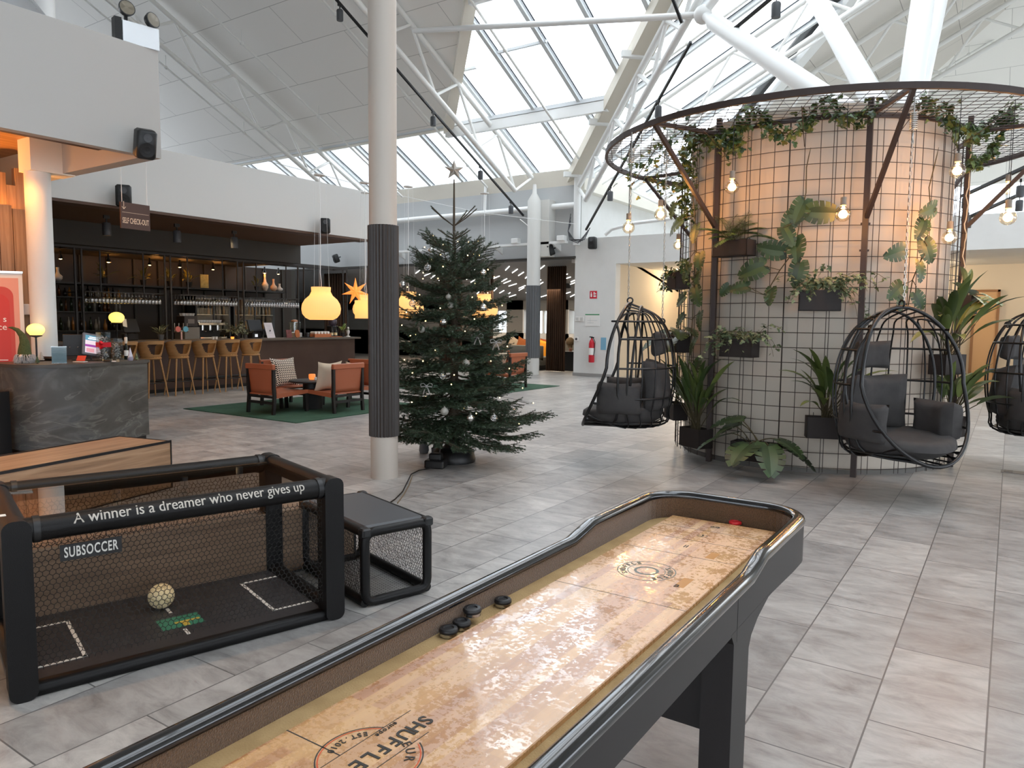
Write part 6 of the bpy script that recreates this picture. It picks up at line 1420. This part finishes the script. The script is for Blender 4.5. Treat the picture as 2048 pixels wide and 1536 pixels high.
single('wooden_tray', MB().rbox(-.12,.12,-.2,.2,0,.018,.006), mat('orange_wood',(0,0,0)), 'flat wooden tray under the small bottles on the bar', 'tray', C(13.85,-15.1))
t = thing('dark_grinder', 'dark tall coffee grinder near the open end of the bar', 'grinder', C(14.05,-15.35)); obj('body', MB().rbox(-.12,.12,-.11,.11,0,.30,.03), BLACKM, t); obj('hopper', MB().lathe([(.07,.3),(.11,.36),(.11,.46),(.10,.47)], n=18), mat('violet_grey_hopper',(70,60,70),.3), t, 50)
m3, s3 = lance_plant(16,.2,.36,.055,61,(.1,1.2)); pot_plant('potted_plant', C(14.22), 'bright green plant in a dark round pot at the bar end', 'plant', m3, s3, leaf_mat('fresh_green',(90,112,50),(176,186,104),.45), .9, mat('dark_round_pot',(40,34,36),.4))
single('white_figurine', MB().lathe([(.06,0),(.055,.02),(.02,.03),(.025,.07),(.04,.11),(.045,.15),(.03,.19),(.018,.205),(.03,.225),(.03,.25),(.012,.27),(.001,.272)], n=16), mat('figurine_white',(222,214,204),.5), 'small white bust figurine at the very end of the bar', 'figurine', C(14.42), 0, None, 60)
for i,(y,x) in enumerate(((10.12,-14.95),(10.2,-14.95))): single('small_white_pot', MB().lathe([(.025,0),(.03,.06),(.001,.06)], n=12), WB, 'tiny white pot on the counter edge before the coffee machine', 'pot', C(y,x), 0, 'tiny white pots on the counter edge', 60)
single('tealight_holder', MB().lathe([(.03,0),(.04,.05),(.035,.05),(.02,.01),(.001,.01)], n=14), mat('amber_tealight',(220,130,60),.3,emit=(255,150,60),es=1.5), 'orange tealight on the counter before the espresso machine', 'candle', C(10.62,-14.95), 0, None, 60)
# wooden side table and chairs beyond the bar end
t = thing('high_side_table', 'pale-topped high table at the open end of the bar', 'table', (-14.6,15.6,0)); obj('top', MB().rbox(-.35,.35,-.35,.35,.96,1.0,.01), mat('pale_oak_top',(170,150,128),.5), t); obj('column', MB().cyl((0,0,0.02),(0,0,.97),.04,n=12), BLACK, t, 60); obj('foot', MB().lathe([(.25,0),(.25,.02),(.04,.03)], n=24), BLACK, t, 40)
# ================================================================ lounge groups on green rugs
LEATH = mat('cognac_leather', (164,92,62), .45, bump=.05, bs=120); BWOOD = mat('black_ash', (24,22,22), .5)
RUG = mat('green_rug', (38,70,52), .95, var=.5, vs=5, vcol=(52,86,66), bump=.4, bs=200)
def chair_make():
    t = thing('lounge_chair', 'x', 'armchair', (0,0,0), 0, 'cognac leather chairs on the green rugs')
    W = .33                                              # faces +y; back at y = -.33
    for s in (-1,1):
        obj('leg', MB().tube([(s*W,-.335,.80),(s*W,-.335,.42),(s*W,-.325,.30),(s*W,-.35,0)], 0, flat=(.05,.045)), BWOOD, t, 40)
        obj('leg', MB().tube([(s*W,.33,.36),(s*W,.33,.25),(s*W,.345,0)], 0, flat=(.05,.045)), BWOOD, t, 40)
        obj('side_rail', MB().bar((s*W,-.33,.30),(s*W,.34,.33),.03,.05), BWOOD, t)
    obj('stretcher', MB().bar((-W,-.34,.19),(W,-.34,.19),.03,.045), BWOOD, t); obj('stretcher', MB().bar((-W,-.32,.285),(W,-.32,.285),.03,.04), BWOOD, t); obj('stretcher', MB().bar((-W,.33,.29),(W,.33,.29),.03,.04), BWOOD, t)
    def back(u, v): x = (u-.5)*2*(W+.015); b = 1-(2*u-1)**2; return (x, -.335-.02*v+.04*(1-v)-.035*b*(1-v*.6), .34+.47*v)
    m = MB().grid(back, 10, 6); bk = obj('backrest', m, LEATH, t, 180); md = bk.modifiers.new('thickness','SOLIDIFY'); md.thickness = .018
    obj('back_roll', MB().rbox(-W-.03,W+.03,-.375,-.315,.745,.835,.014), LEATH, t)
    def seat(u, v): x = (u-.5)*2*(W+.02); b = 1-(2*u-1)**2; return (x, -.33+.70*v, .335+.03*v-.03*b*sin(PI*min(1,v*1.05)))
    s_ = obj('seat', MB().grid(seat, 10, 10), LEATH, t, 180); md = s_.modifiers.new('thickness','SOLIDIFY'); md.thickness = .02
    for s in (-1,1): obj('seat_edge', MB().slab([(s*(W+.028),-.30,.345),(s*(W+.028),.36,.375),(s*(W+.028),.36,.315),(s*(W+.028),-.30,.27)], (-s*.014,0,0)), LEATH, t)
    return t
LC0 = chair_make(); lf = [1]
def lchair(x, y, rz, label):
    o = LC0 if lf else dup(LC0, label=label); lf.clear(); o.location = (x,y,.012); o.rotation_euler = (0,0,rz); o['label'] = label
def pattern_mat():
    m, nt, b, L = newmat('black_white_weave'); tc = node(nt,'ShaderNodeTexCoord'); mp = node(nt,'ShaderNodeMapping'); mp.inputs['Rotation'].default_value = (0,0,.785); mp.inputs['Scale'].default_value = (1,1,.01); L.new(tc.outputs['Object'], mp.inputs[0])
    br = node(nt,'ShaderNodeTexBrick',offset=.5); br.inputs['Scale'].default_value = 1; br.inputs['Brick Width'].default_value = .06; br.inputs['Row Height'].default_value = .03; br.inputs['Mortar Size'].default_value = .0055; br.inputs['Mortar Smooth'].default_value = 0
    br.inputs['Color1'].default_value = srgb(28,28,28); br.inputs['Color2'].default_value = srgb(28,28,28); br.inputs['Mortar'].default_value = srgb(226,220,206); L.new(mp.outputs[0], br.inputs['Vector']); L.new(br.outputs['Color'], b.inputs['Base Color']); b.inputs['Roughness'].default_value = .9; return m
PATT = pattern_mat(); LINEN = mat('linen_back', (196,182,160), .9, bump=.2, bs=300)
def cushion(name, p, rz, lean_, label, mt=None, w=.46, cat='cushion', back=False, grp='cushions on the leather chairs', sp=0):
    m = pillow_mb(w, w, .14, .8, 12, 12); vs = []
    for x, y, z in m.v: k = (abs(x)/(w/2))**3*(abs(y)/(w/2))**3; vs.append((x*(1+.10*k), y*(1+.10*k), z))
    m.v = vs; h = len(vs)//2
    o = single(name, m, mt or PATT, label, cat, p, 0, grp, 180); o.rotation_euler = (PI/2-lean_, sp, rz)
    if back: o.data.materials.append(LINEN); n = len(o.data.polygons); [setattr(pl, 'material_index', 1) for pl in o.data.polygons[n//2:]]
    return o
def rug(x0,x1,y0,y1,label): single('area_rug', MB().box(x0,x1,y0,y1,0,.012), RUG, label, 'rug', group='green rugs')
rug(-12.0,-9.03,7.5,10.6,'green rug under the round table by the bar'); rug(-12.2,-9.2,12.8,15.8,'green rug beyond the christmas tree')
def table(x, y, label):
    t = thing('round_side_table', label, 'table', (x,y,.012), 0, 'round tables on the rugs'); obj('top', MB().lathe([(.001,.47),(.39,.47),(.41,.485),(.41,.50),(.40,.505),(.001,.505)], n=44), mat('black_stone_top',(40,39,38),.45), t, 40); obj('base', MB().lathe([(.17,0),(.17,.47)], n=32), BWOOD, t, 40)
table(-10.28,8.92,'round black table between the four leather chairs by the bar'); table(-10.6,14.3,'round black table hidden behind the christmas tree')
lchair(-10.36,8.22,0,'leather chair with its back to the near rug edge, by the round table')
lchair(-9.74,8.94,R(90),'leather chair seen from behind on the column side of the round table')
lchair(-11.0,8.98,R(-90),'leather chair holding the black and white cushion, on the bar side of the table')
lchair(-10.2,9.72,R(180),'leather chair on the far side of the round table by the bar')
cushion('throw_cushion', (-11.13,9.0,.62), R(90), .28, 'black and white patterned cushion standing upright in the chair by the bar', None, .50)
cushion('throw_cushion', (-9.9,8.94,.60), R(-90), .22, 'patterned cushion with beige back in the chair beside the column', None, .5, back=True)
cushion('throw_cushion', (-10.2,9.82,.58), R(0), .2, 'beige cushion in the far chair of the group by the bar', LINEN, .42)
t = thing('candle_jar', 'amber glass candle jar on the round table by the bar', 'candle', (-10.36,8.98,.517)); obj('jar', MB().lathe([(.045,0),(.06,.03),(.06,.09),(.05,.10),(.045,.10),(.052,.03),(.001,.012)], n=20), mat('amber_glass',(204,130,84),.15,emit=(255,150,70),es=.5,trans=.3), t, 60); obj('wax', MB().lathe([(.046,.012),(.046,.05),(.001,.05)], n=14), mat('candle_wax',(236,206,160),.5,emit=(255,190,110),es=1.2), t)
t = thing('table_tent', 'small folded white and green menu card on the round table', 'menu', (-10.2,9.05,.517), .6); obj('white_card', MB().slab([(-.05,-.03,0),(.05,-.03,0),(.02,0,.14),(-.02,0,.14)], (0,.004,0)), WB, t); obj('green_card', MB().slab([(.05,-.02,0),(.11,-.02,0),(.08,0.02,.10),(.06,.02,.10)], (0,.004,0)), mat('card_green',(96,150,124),.6), t)
single('salt_pot', MB().lathe([(.02,0),(.026,.02),(.02,.05),(.001,.055)], n=12), WB, 'tiny white pot before the folded card on the round table', 'pot', (-10.22,8.94,.517), 0, None, 60)
lchair(-9.95,14.55,R(90),'leather chair seen from behind between the christmas tree and the rear column'); lchair(-10.9,15.2,R(180),'leather chair mostly hidden by the tree, beyond the rear table'); lchair(-10.7,13.55,0,'leather chair fully hidden behind the tree on the far rug') if 0 else None
cushion('throw_cushion', (-10.12,14.5,.62), R(-90), .22, 'patterned cushion in the chair between the tree and the rear column', None, .48, back=True)
# ---------------------------------------------------------------- pendants
SHADE = mat('pleated_shade', (255,236,204), .8, emit=(255,206,140), es=.8)
def shade_tex():
    m = SHADE; nt = m.node_tree; b = nt.nodes['Principled BSDF']; tc = node(nt,'ShaderNodeTexCoord'); s = node(nt,'ShaderNodeSeparateXYZ'); nt.links.new(tc.outputs['Object'], s.inputs[0])
    at = node(nt,'ShaderNodeMath',operation='ARCTAN2'); nt.links.new(s.outputs[1], at.inputs[0]); nt.links.new(s.outputs[0], at.inputs[1]); mu = node(nt,'ShaderNodeMath',operation='MULTIPLY'); mu.inputs[1].default_value = 70; nt.links.new(at.outputs[0], mu.inputs[0]); sn = node(nt,'ShaderNodeMath',operation='SINE'); nt.links.new(mu.outputs[0], sn.inputs[0])
    mr = node(nt,'ShaderNodeMapRange'); mr.inputs['From Min'].default_value = -1; mr.inputs['To Min'].default_value = .60; mr.inputs['To Max'].default_value = .80; nt.links.new(sn.outputs[0], mr.inputs['Value']); nt.links.new(mr.outputs[0], b.inputs['Emission Strength'])
shade_tex()
def shade_glow():
    nt = SHADE.node_tree; out = nt.nodes['Material Output']; b = nt.nodes['Principled BSDF']; t = node(nt,'ShaderNodeBsdfTranslucent'); t.inputs[0].default_value = srgb(255,226,170); ad = node(nt,'ShaderNodeMixShader'); ad.inputs[0].default_value = .5; nt.links.new(b.outputs[0], ad.inputs[1]); nt.links.new(t.outputs[0], ad.inputs[2]); b.inputs['Base Color'].default_value = srgb(190,170,140); nt.links.new(ad.outputs[0], out.inputs[0])
shade_glow()
PR = [(.17,.30),(.165,.22),(.20,.15),(.28,.08),(.325,.0),(.34,-.08),(.325,-.17),(.27,-.24),(.2,-.275)]
PENDS = []
def pendant(p, label, prof_, s, top):
    t = thing('pendant_lamp', label, 'pendant lamp', p, 0, 'glowing pleated pendant lamps'); sh_ = MB().lathe([(r*s,z*s) for r,z in prof_]+[((r-.008)*s,z*s) for r,z in reversed(prof_)], n=64); o = obj('lamp_shade', sh_, SHADE, t, 60)
    obj('bulb', MB().ball((0,0,.1*s),.06*s,12,8), mat('pendant_bulb_glow',(255,250,220),.5,emit=(255,240,190),es=14), t, 180)
    w = MB(); z0 = prof_[0][1]*s
    for k in range(3): a = TAU*k/3+.5; w.cyl((.15*s*cos(a),.15*s*sin(a),z0),(.10*cos(a),.10*sin(a),top-p.z),.0022,n=4)
    obj('wires', w, STEEL, t); obj('cord', MB().tube([(0,0,.12*s),(.01,0,z0+.08),(-.015,0,z0+.25),(0,0,z0+.5),(0,0,top-p.z)],.006,6), STEEL, t, 60); obj('canopy_disc', MB().lathe([(.10,top-p.z-.02),(.10,top-p.z),(.001,top-p.z)], n=20), STEEL, t, 40); PENDS.append(Vector(p))
pendant(Vector((-10.12,9.0,1.86)), 'large glowing pleated pendant over the round table by the bar', PR, 1.0, 4.1)
CYLP = [(.21,.17),(.21,-.19)]
q = far(731,618,15.2); pendant(q, 'cylindrical glowing pendant beside the hall column', CYLP, 1.0, 4.3); q = far(733,612,17.0); pendant(q, 'glowing pendant half behind the cylindrical one', PR, .9, 4.4)
q = far(817,611,16.6); pendant(q, 'glowing pendant behind the tree on its column side', PR, 1.0, 4.5); q = far(968,613,17.2); pendant(q, 'glowing pendant behind the tree on its lounge side', PR, .95, 4.5)
single('span_cable', MB().tube([ony(448,300,11),ony(640,349,12.2),ony(805,392,14),ony(960,425,15.8),ony(1150,448,18.6)], .006, 5), STEEL, 'thin cable strung across the hall carrying the pendants', 'cable', smooth=60)
st = MB(); pts = []
for k in range(14): r_ = .30 if k % 2 == 0 else .10; a = PI/2+TAU*k/14; pts.append((r_*cos(a),0,r_*sin(a)))
q = far(711,583,16.4); single('paper_star_lantern', MB().add(pts+[(0,-.07,0),(0,.07,0)], [(k,(k+1)%14,14) for k in range(14)]+[((k+1)%14,k,15) for k in range(14)]), mat('orange_star_paper',(230,150,80),.7,emit=(255,140,56),es=.8), 'orange glowing paper star hanging beyond the bar end', 'star lantern', q, math.atan2(-q.y,-q.x)+PI/2)
# ---------------------------------------------------------------- rear lounge
CURT = mat('brown_curtain', (86,62,46), .9, var=.4, vs=4, vcol=(64,46,34), stretch=(3,3,.2))
def curtain(x0, x1, y, label):
    n = 60; m = MB(); vs = []
    for i in range(n+1): u = i/n; vs += [(x0+(x1-x0)*u, y+.07*sin(u*PI*2*9), .03), (x0+(x1-x0)*u, y+.06*sin(u*PI*2*9+.3), 3.35)]
    m.add(vs, [(2*i,2*i+2,2*i+3,2*i+1) for i in range(n)]); o = single('curtain', m, CURT, label, 'curtain', group='brown lounge curtains', smooth=180); md = o.modifiers.new('thickness','SOLIDIFY'); md.thickness = .01
for a, b, lb in ((1093,1131,'brown curtain in the lounge opening, between the rear column and the white wall'),(958,986,'brown curtain partly behind the christmas tree top')): curtain(ony(a,640,20.2).x, ony(b,640,20.2).x, 20.2, lb)
_a, _b = ony(648,600,20.0).x, ony(694,600,20.0).x
curtain(_a,_b,20.0,'brown curtain beyond the open end of the bar'); curtain(-16.6,-15.6,20.1,'brown curtain seen behind the tree beside the column')
SOFA = mat('grey_green_sofa', (98,96,88), .9, bump=.2, bs=200)
def sofa(x0, x1, y0, y1, label, bk):
    t = thing('sofa', label, 'sofa', ((x0+x1)/2,y0,0), 0, 'lounge sofas'); h = (x1-x0)/2; d = y1-y0
    obj('seat', MB().rbox(-h,h,0,d,.16,.43,.05), SOFA, t, 50); obj('backrest', MB().rbox(-h,h,d-.2,d,.3,.85,.05) if bk else MB().rbox(-h,h,0,.2,.3,.8,.05), SOFA, t, 50); obj('plinth', MB().box(-h+.05,h-.05,.05,d-.05,0,.17), BLACKM, t)
sofa(-15.5,-10.2,23.9,24.9,'long grey-green sofa along the lounge windows',True); sofa(-13.9,-12.6,20.4,21.2,'low grey sofa back seen beside the rear column',False)
def lcush(px, py, y, c, label, w=.5, sp=.0): p = ony(px,py,y); cushion('sofa_cushion', p, 0, .2, label, mat('cushion_%d_%d' % c[:2], c, .9), w, grp='cushions on the lounge sofas', sp=sp)
lcush(1028,690,23.6,(176,160,138),'beige cushion on the lounge sofa, beside the orange-brown one near the tree',.55,.4); lcush(1044,690,23.6,(150,84,40),'orange-brown cushion on the lounge sofa between beige cushion and rear column',.5,.3)
lcush(1081,697,22.6,(214,140,32),'mustard yellow cushion beside the rear column in the lounge',.62,.25); lcush(1095,696,23.6,(150,70,26),'rust brown cushion next to the mustard one in the lounge',.66); lcush(1107,696,23.5,(178,150,112),'tan cushion at the end of the cushion row in the lounge',.6,.08)
p = onz(1113,738,0); t = thing('lounge_table', 'black block table with a small candle in the lounge', 'table', (-11.55,21.4,0)); obj('block', MB().rbox(-.55,.55,-.5,.5,0,.60,.01), BLACKM, t); obj('top', MB().rbox(-.6,.6,-.55,.55,.60,.63,.01), BLACK, t)
single('lounge_candle', MB().lathe([(.04,0),(.05,.08),(.001,.08)], n=12), mat('candle_amber',(220,150,90),.4,emit=(255,160,80),es=1.0), 'small amber candle on the black lounge table', 'candle', (-11.2,21.1,.63), 0, None, 60); single('lounge_jar', MB().lathe([(.05,0),(.05,.1),(.001,.1)], n=12), mat('copper_jar',(150,104,84),.3,.6), 'small copper jar on the black lounge table', 'jar', (-11.9,21.1,.63), 0, None, 60)
sofa(-10.95,-10.3,21.2,22.6,'pale grey sofa end at the white wall side of the lounge',True)
p = ony(1140,690,23.4); single('lounge_pot_plant', MB().ball((0,0,.12),.16,14,8).lathe([(.08,-.1),(.1,.05)],n=14), mat('brown_foliage_ball',(74,62,44),.9,bump=.8,bs=40), 'round brown plant at the end of the lounge sofa', 'plant', p, 0)
# ---------------------------------------------------------------- white wall fittings
def on_wall(px0, px1, py0, py1): a = ony(px0,py0,WY); b = ony(px1,py1,WY); return a.x, b.x, b.z, a.z
x0,x1,z0,z1 = on_wall(1180,1194,582,597); t = thing('fire_sign', 'red fire equipment sign with white symbols on the white wall', 'sign', ((x0+x1)/2,WY-.004,z0)); h = (x1-x0)/2; H = z1-z0
pl = obj('plate', MB().box(-h,h,-.006,.003,0,H), mat('sign_red',(196,24,48),.5), t); obj('symbols', MB().rbox(-h*.75,-h*.35,-.009,-.006,H*.2,H*.65,.004).box(-h*.7,-h*.45,-.009,-.006,H*.68,H*.85).box(h*.05,h*.75,-.009,-.006,H*.2,H*.42).box(h*.05,h*.4,-.009,-.006,H*.5,H*.85).box(h*.5,h*.75,-.009,-.006,H*.55,H*.72), WB, pl)
x0,x1,z0,z1 = on_wall(1171,1199,628,652); t = thing('evacuation_plan', 'white evacuation plan board with a green header on the white wall', 'notice board', ((x0+x1)/2,WY-.004,z0)); h = (x1-x0)/2; H = z1-z0
pl = obj('board', MB().box(-h,h,-.012,.003,0,H), WB, t); obj('header', MB().box(-h,h,-.014,-.012,H*.9,H), mat('green_header',(62,134,92),.5), pl); obj('plan_lines', MB().box(-h*.7,h*.7,-.014,-.012,H*.45,H*.47).box(-h*.3,-h*.28,-.014,-.012,H*.2,H*.7).box(-h*.7,h*.2,-.014,-.012,H*.25,H*.27), mat('plan_grey',(170,176,176),.6), pl)
for px, py, s, lb in ((1155,638,.075,'white wall switch nearest the lounge opening'),(1163.5,638,.075,'white wall switch beside the evacuation plan'),(1153,678,.07,'white wall socket below the two switches')):
    p = ony(px,py,WY); t = thing('wall_switch' if s > .07 else 'wall_socket', lb, 'switch' if s > .07 else 'socket', (p.x,WY-.006,p.z)); obj('plate', MB().rbox(-s,s,-.01,.005,-s,s,.01), WB, t); obj('rocker', MB().box(-s*.55,s*.55,-.016,-.01,-s*.6,s*.6) if s > .07 else MB().lathe([(.035,0),(.035,.004),(.001,.002)],n=16,M=Matrix.Rotation(PI/2,4,'X'),c=(0,-.011,0)), mat('switch_grey',(196,196,192),.5) if s > .07 else DGREY, t)
p = ony(1187,740,WY); t = thing('fire_extinguisher', 'red fire extinguisher on the white wall behind the hanging chair', 'fire extinguisher', (p.x,WY-.14,.42)); obj('cylinder', MB().lathe([(.08,0),(.085,.02),(.085,.55),(.06,.63),(.03,.66),(.03,.70)], n=22), mat('extinguisher_red',(190,22,40),.3), t, 50); obj('valve', MB().bar((-.06,-.02,.74),(.08,-.02,.72),.03).cyl((0,0,.69),(0,0,.75),.025), BLACK, t); obj('hose', MB().tube([(.05,-.03,.73),(.12,-.03,.6),(.11,-.03,.35),(.09,-.04,.2)],.012,8), BLACK, t, 60); obj('label_band', MB().lathe([(.0862,.22),(.0862,.42)], n=22), WB, t, 60)
x0,x1,z0,z1 = on_wall(1202,1212,675,700); single('blue_notice', MB().box(x0,x1,WY-.012,WY,z0,z1), mat('notice_blue',(120,170,196),.5), 'pale blue notice on the white wall behind the hanging chair', 'notice')
# ---------------------------------------------------------------- far right: high table, stools, floor socket
p = onz(2033,792,0); t = thing('dark_high_table', 'dark grey block table at the picture edge by the warm corridor', 'table', (.42,20.2,0)); obj('block', MB().rbox(-.35,1.2,-.4,.4,0,.88,.015), mat('block_grey',(66,70,74),.5), t); obj('upper_block', MB().rbox(-.1,1.2,-.3,.4,.88,1.0,.01), mat('block_dark',(48,50,54),.5), t)
def hstool(x, y, label):
    t = thing('dark_bar_stool', label, 'bar stool', (x,y,0), R(30), 'dark bar stools at the picture edge'); 
    for sx in (-1,1):
        for sy in (-1,1): obj('leg', MB().cyl((sx*.13,sy*.13,.72),(sx*.2,sy*.2,0),.014,n=8), BLACK, t, 60)
    obj('footrest', MB().tube([(.17,.17,.3),(-.17,.17,.3),(-.17,-.17,.3),(.17,-.17,.3)],.008,6,closed=True), BLACK, t); obj('seat', MB().rbox(-.21,.21,-.21,.21,.72,.80,.04), mat('stool_grey',(120,112,106),.8), t, 50); obj('backrest', MB().grid(lambda u,v:(.24*sin(R(-70+140*u)),-.0-.24*cos(R(-70+140*u)),.78+.24*v),12,3), mat('stool_grey',(0,0,0)), t, 180)
hstool(.32,15.5,'dark-legged bar stool at the picture edge, further from the corridor'); hstool(.75,17.2,'dark-legged bar stool at the picture edge, closer to the corridor')
p = onz(2030,945,0); single('floor_outlet', MB().box(-.13,.13,-.09,.09,0,.006).rbox(-.1,-.02,-.05,.05,.006,.009,.01), mat('outlet_steel',(120,112,106),.4,.6), 'metal floor outlet plate at the picture edge', 'floor outlet', p)
# ================================================================ camera, sky, lamps
cam = bpy.data.cameras.new('camera'); co = bpy.data.objects.new('camera', cam); COL.objects.link(co)
cam.sensor_width = 36; cam.lens = 36*FPX/2048; cam.clip_start = .05; cam.clip_end = 200
co.matrix_world = Matrix([list(ROT[0])+[0], list(ROT[1])+[0], list(ROT[2])+[EYE], [0,0,0,1]]); SC.camera = co
wd = bpy.data.worlds.new('sky'); SC.world = wd; wd.use_nodes = True; nt = wd.node_tree; bg = nt.nodes['Background']
tc = node(nt, 'ShaderNodeTexCoord'); n = node(nt, 'ShaderNodeTexNoise'); n.inputs['Scale'].default_value = 2.2; n.inputs['Detail'].default_value = 6
nt.links.new(tc.outputs['Generated'], n.inputs['Vector']); rp = ramp(nt, [(.38,(.80,.90,1.0)), (.62,(1,1,1))]); nt.links.new(n.outputs['Fac'], rp.inputs[0]); nt.links.new(rp.outputs[0], bg.inputs[0])
bg.inputs[1].default_value = 4.3
def lamp(name, kind, loc, power, color, size=.1, rot=None, spot=None, size_y=None):
    l = bpy.data.lights.new(name, kind); l.energy = power; l.color = srgb(*color)[:3]
    o = bpy.data.objects.new(name, l); COL.objects.link(o); o.location = loc
    if kind in ('POINT','SPOT'): l.shadow_soft_size = size
    if kind == 'AREA':
        l.size = size
        if size_y: l.shape = 'RECTANGLE'; l.size_y = size_y
    if rot: o.rotation_euler = rot
    if spot: l.spot_size = R(spot); l.spot_blend = .6
    return o
WARM = (255,196,120); WARM2 = (255,170,84)
# bulbs round the drum
for p in BULBS: lamp('bulb_light', 'POINT', p, 17, (255,178,98), .05)
# pendants
for p in PENDS: lamp('pendant_light', 'POINT', p+Vector((0,0,.02)), 1.6, (255,220,170), .05)
# downlights in the oak ceiling over the desk and wall glow
for y in (1.0,2.6,4.0): lamp('downlight', 'SPOT', (-9.9,y,3.62), 70, WARM2, .05, (0,0,0), 110)
for y in (0.0,1.5,3.0,4.1): lamp('wall_glow', 'POINT', (-10.83,y,3.0), 30, WARM2, .05)
# corridor lamps
for x, pw in ((-8.6,70),(-5.5,40),(-2,55),(2,70),(6,70)): lamp('corridor_light', 'POINT', (x,22.6,2.9), pw*.8, (255,226,186), .15)
# bar shelf lamps
for y in (7.4,8.8,9.9,10.6,11.5,12.9): lamp('shelf_light', 'POINT', (-16.75,y,2.78), 3.5, WARM2, .04)
for y in (8,10,12): lamp('bar_light', 'SPOT', (-15.9,y,2.95), 35, (255,214,160), .05, (0,0,0), 100)
lamp('bar_spot', 'SPOT', (-13.6,9.5,3.4), 60, (255,214,160), .05, (0,R(20),0), 100)
for x, y in ((-4.6,1.2),(-6.4,2.6)): lamp('track_spot', 'SPOT', (x,y,9.5), 600, (255,200,140), .08, (0,0,0), 36)  # added warm fill over the games floor, not hung on any track
lamp('balcony_lamp', 'POINT', (-9.35,3.3,3.3), 16, WARM2, .06)
lamp('lounge_light', 'AREA', (-13.5,21.6,2.6), 150, (255,232,205), 3.5, (0,0,0)); lamp('lounge_light', 'AREA', (-18.5,22,2.6), 90, (255,224,190), 3, (0,0,0))  # area fills without fittings; the far-left one added against a dark wall
SC.view_settings.view_transform = 'Standard'; SC.view_settings.look = 'None'; SC.view_settings.gamma = 1; SC.view_settings.use_curve_mapping = False
SC.view_settings.exposure = 0.3
SC.cycles.use_denoising = True
SC.cycles.max_bounces = 10; SC.cycles.diffuse_bounces = 5; SC.cycles.glossy_bounces = 4; SC.cycles.transmission_bounces = 6; SC.cycles.transparent_max_bounces = 24
SC.cycles.sample_clamp_indirect = 6.0; SC.cycles.caustics_reflective = False; SC.cycles.caustics_refractive = False
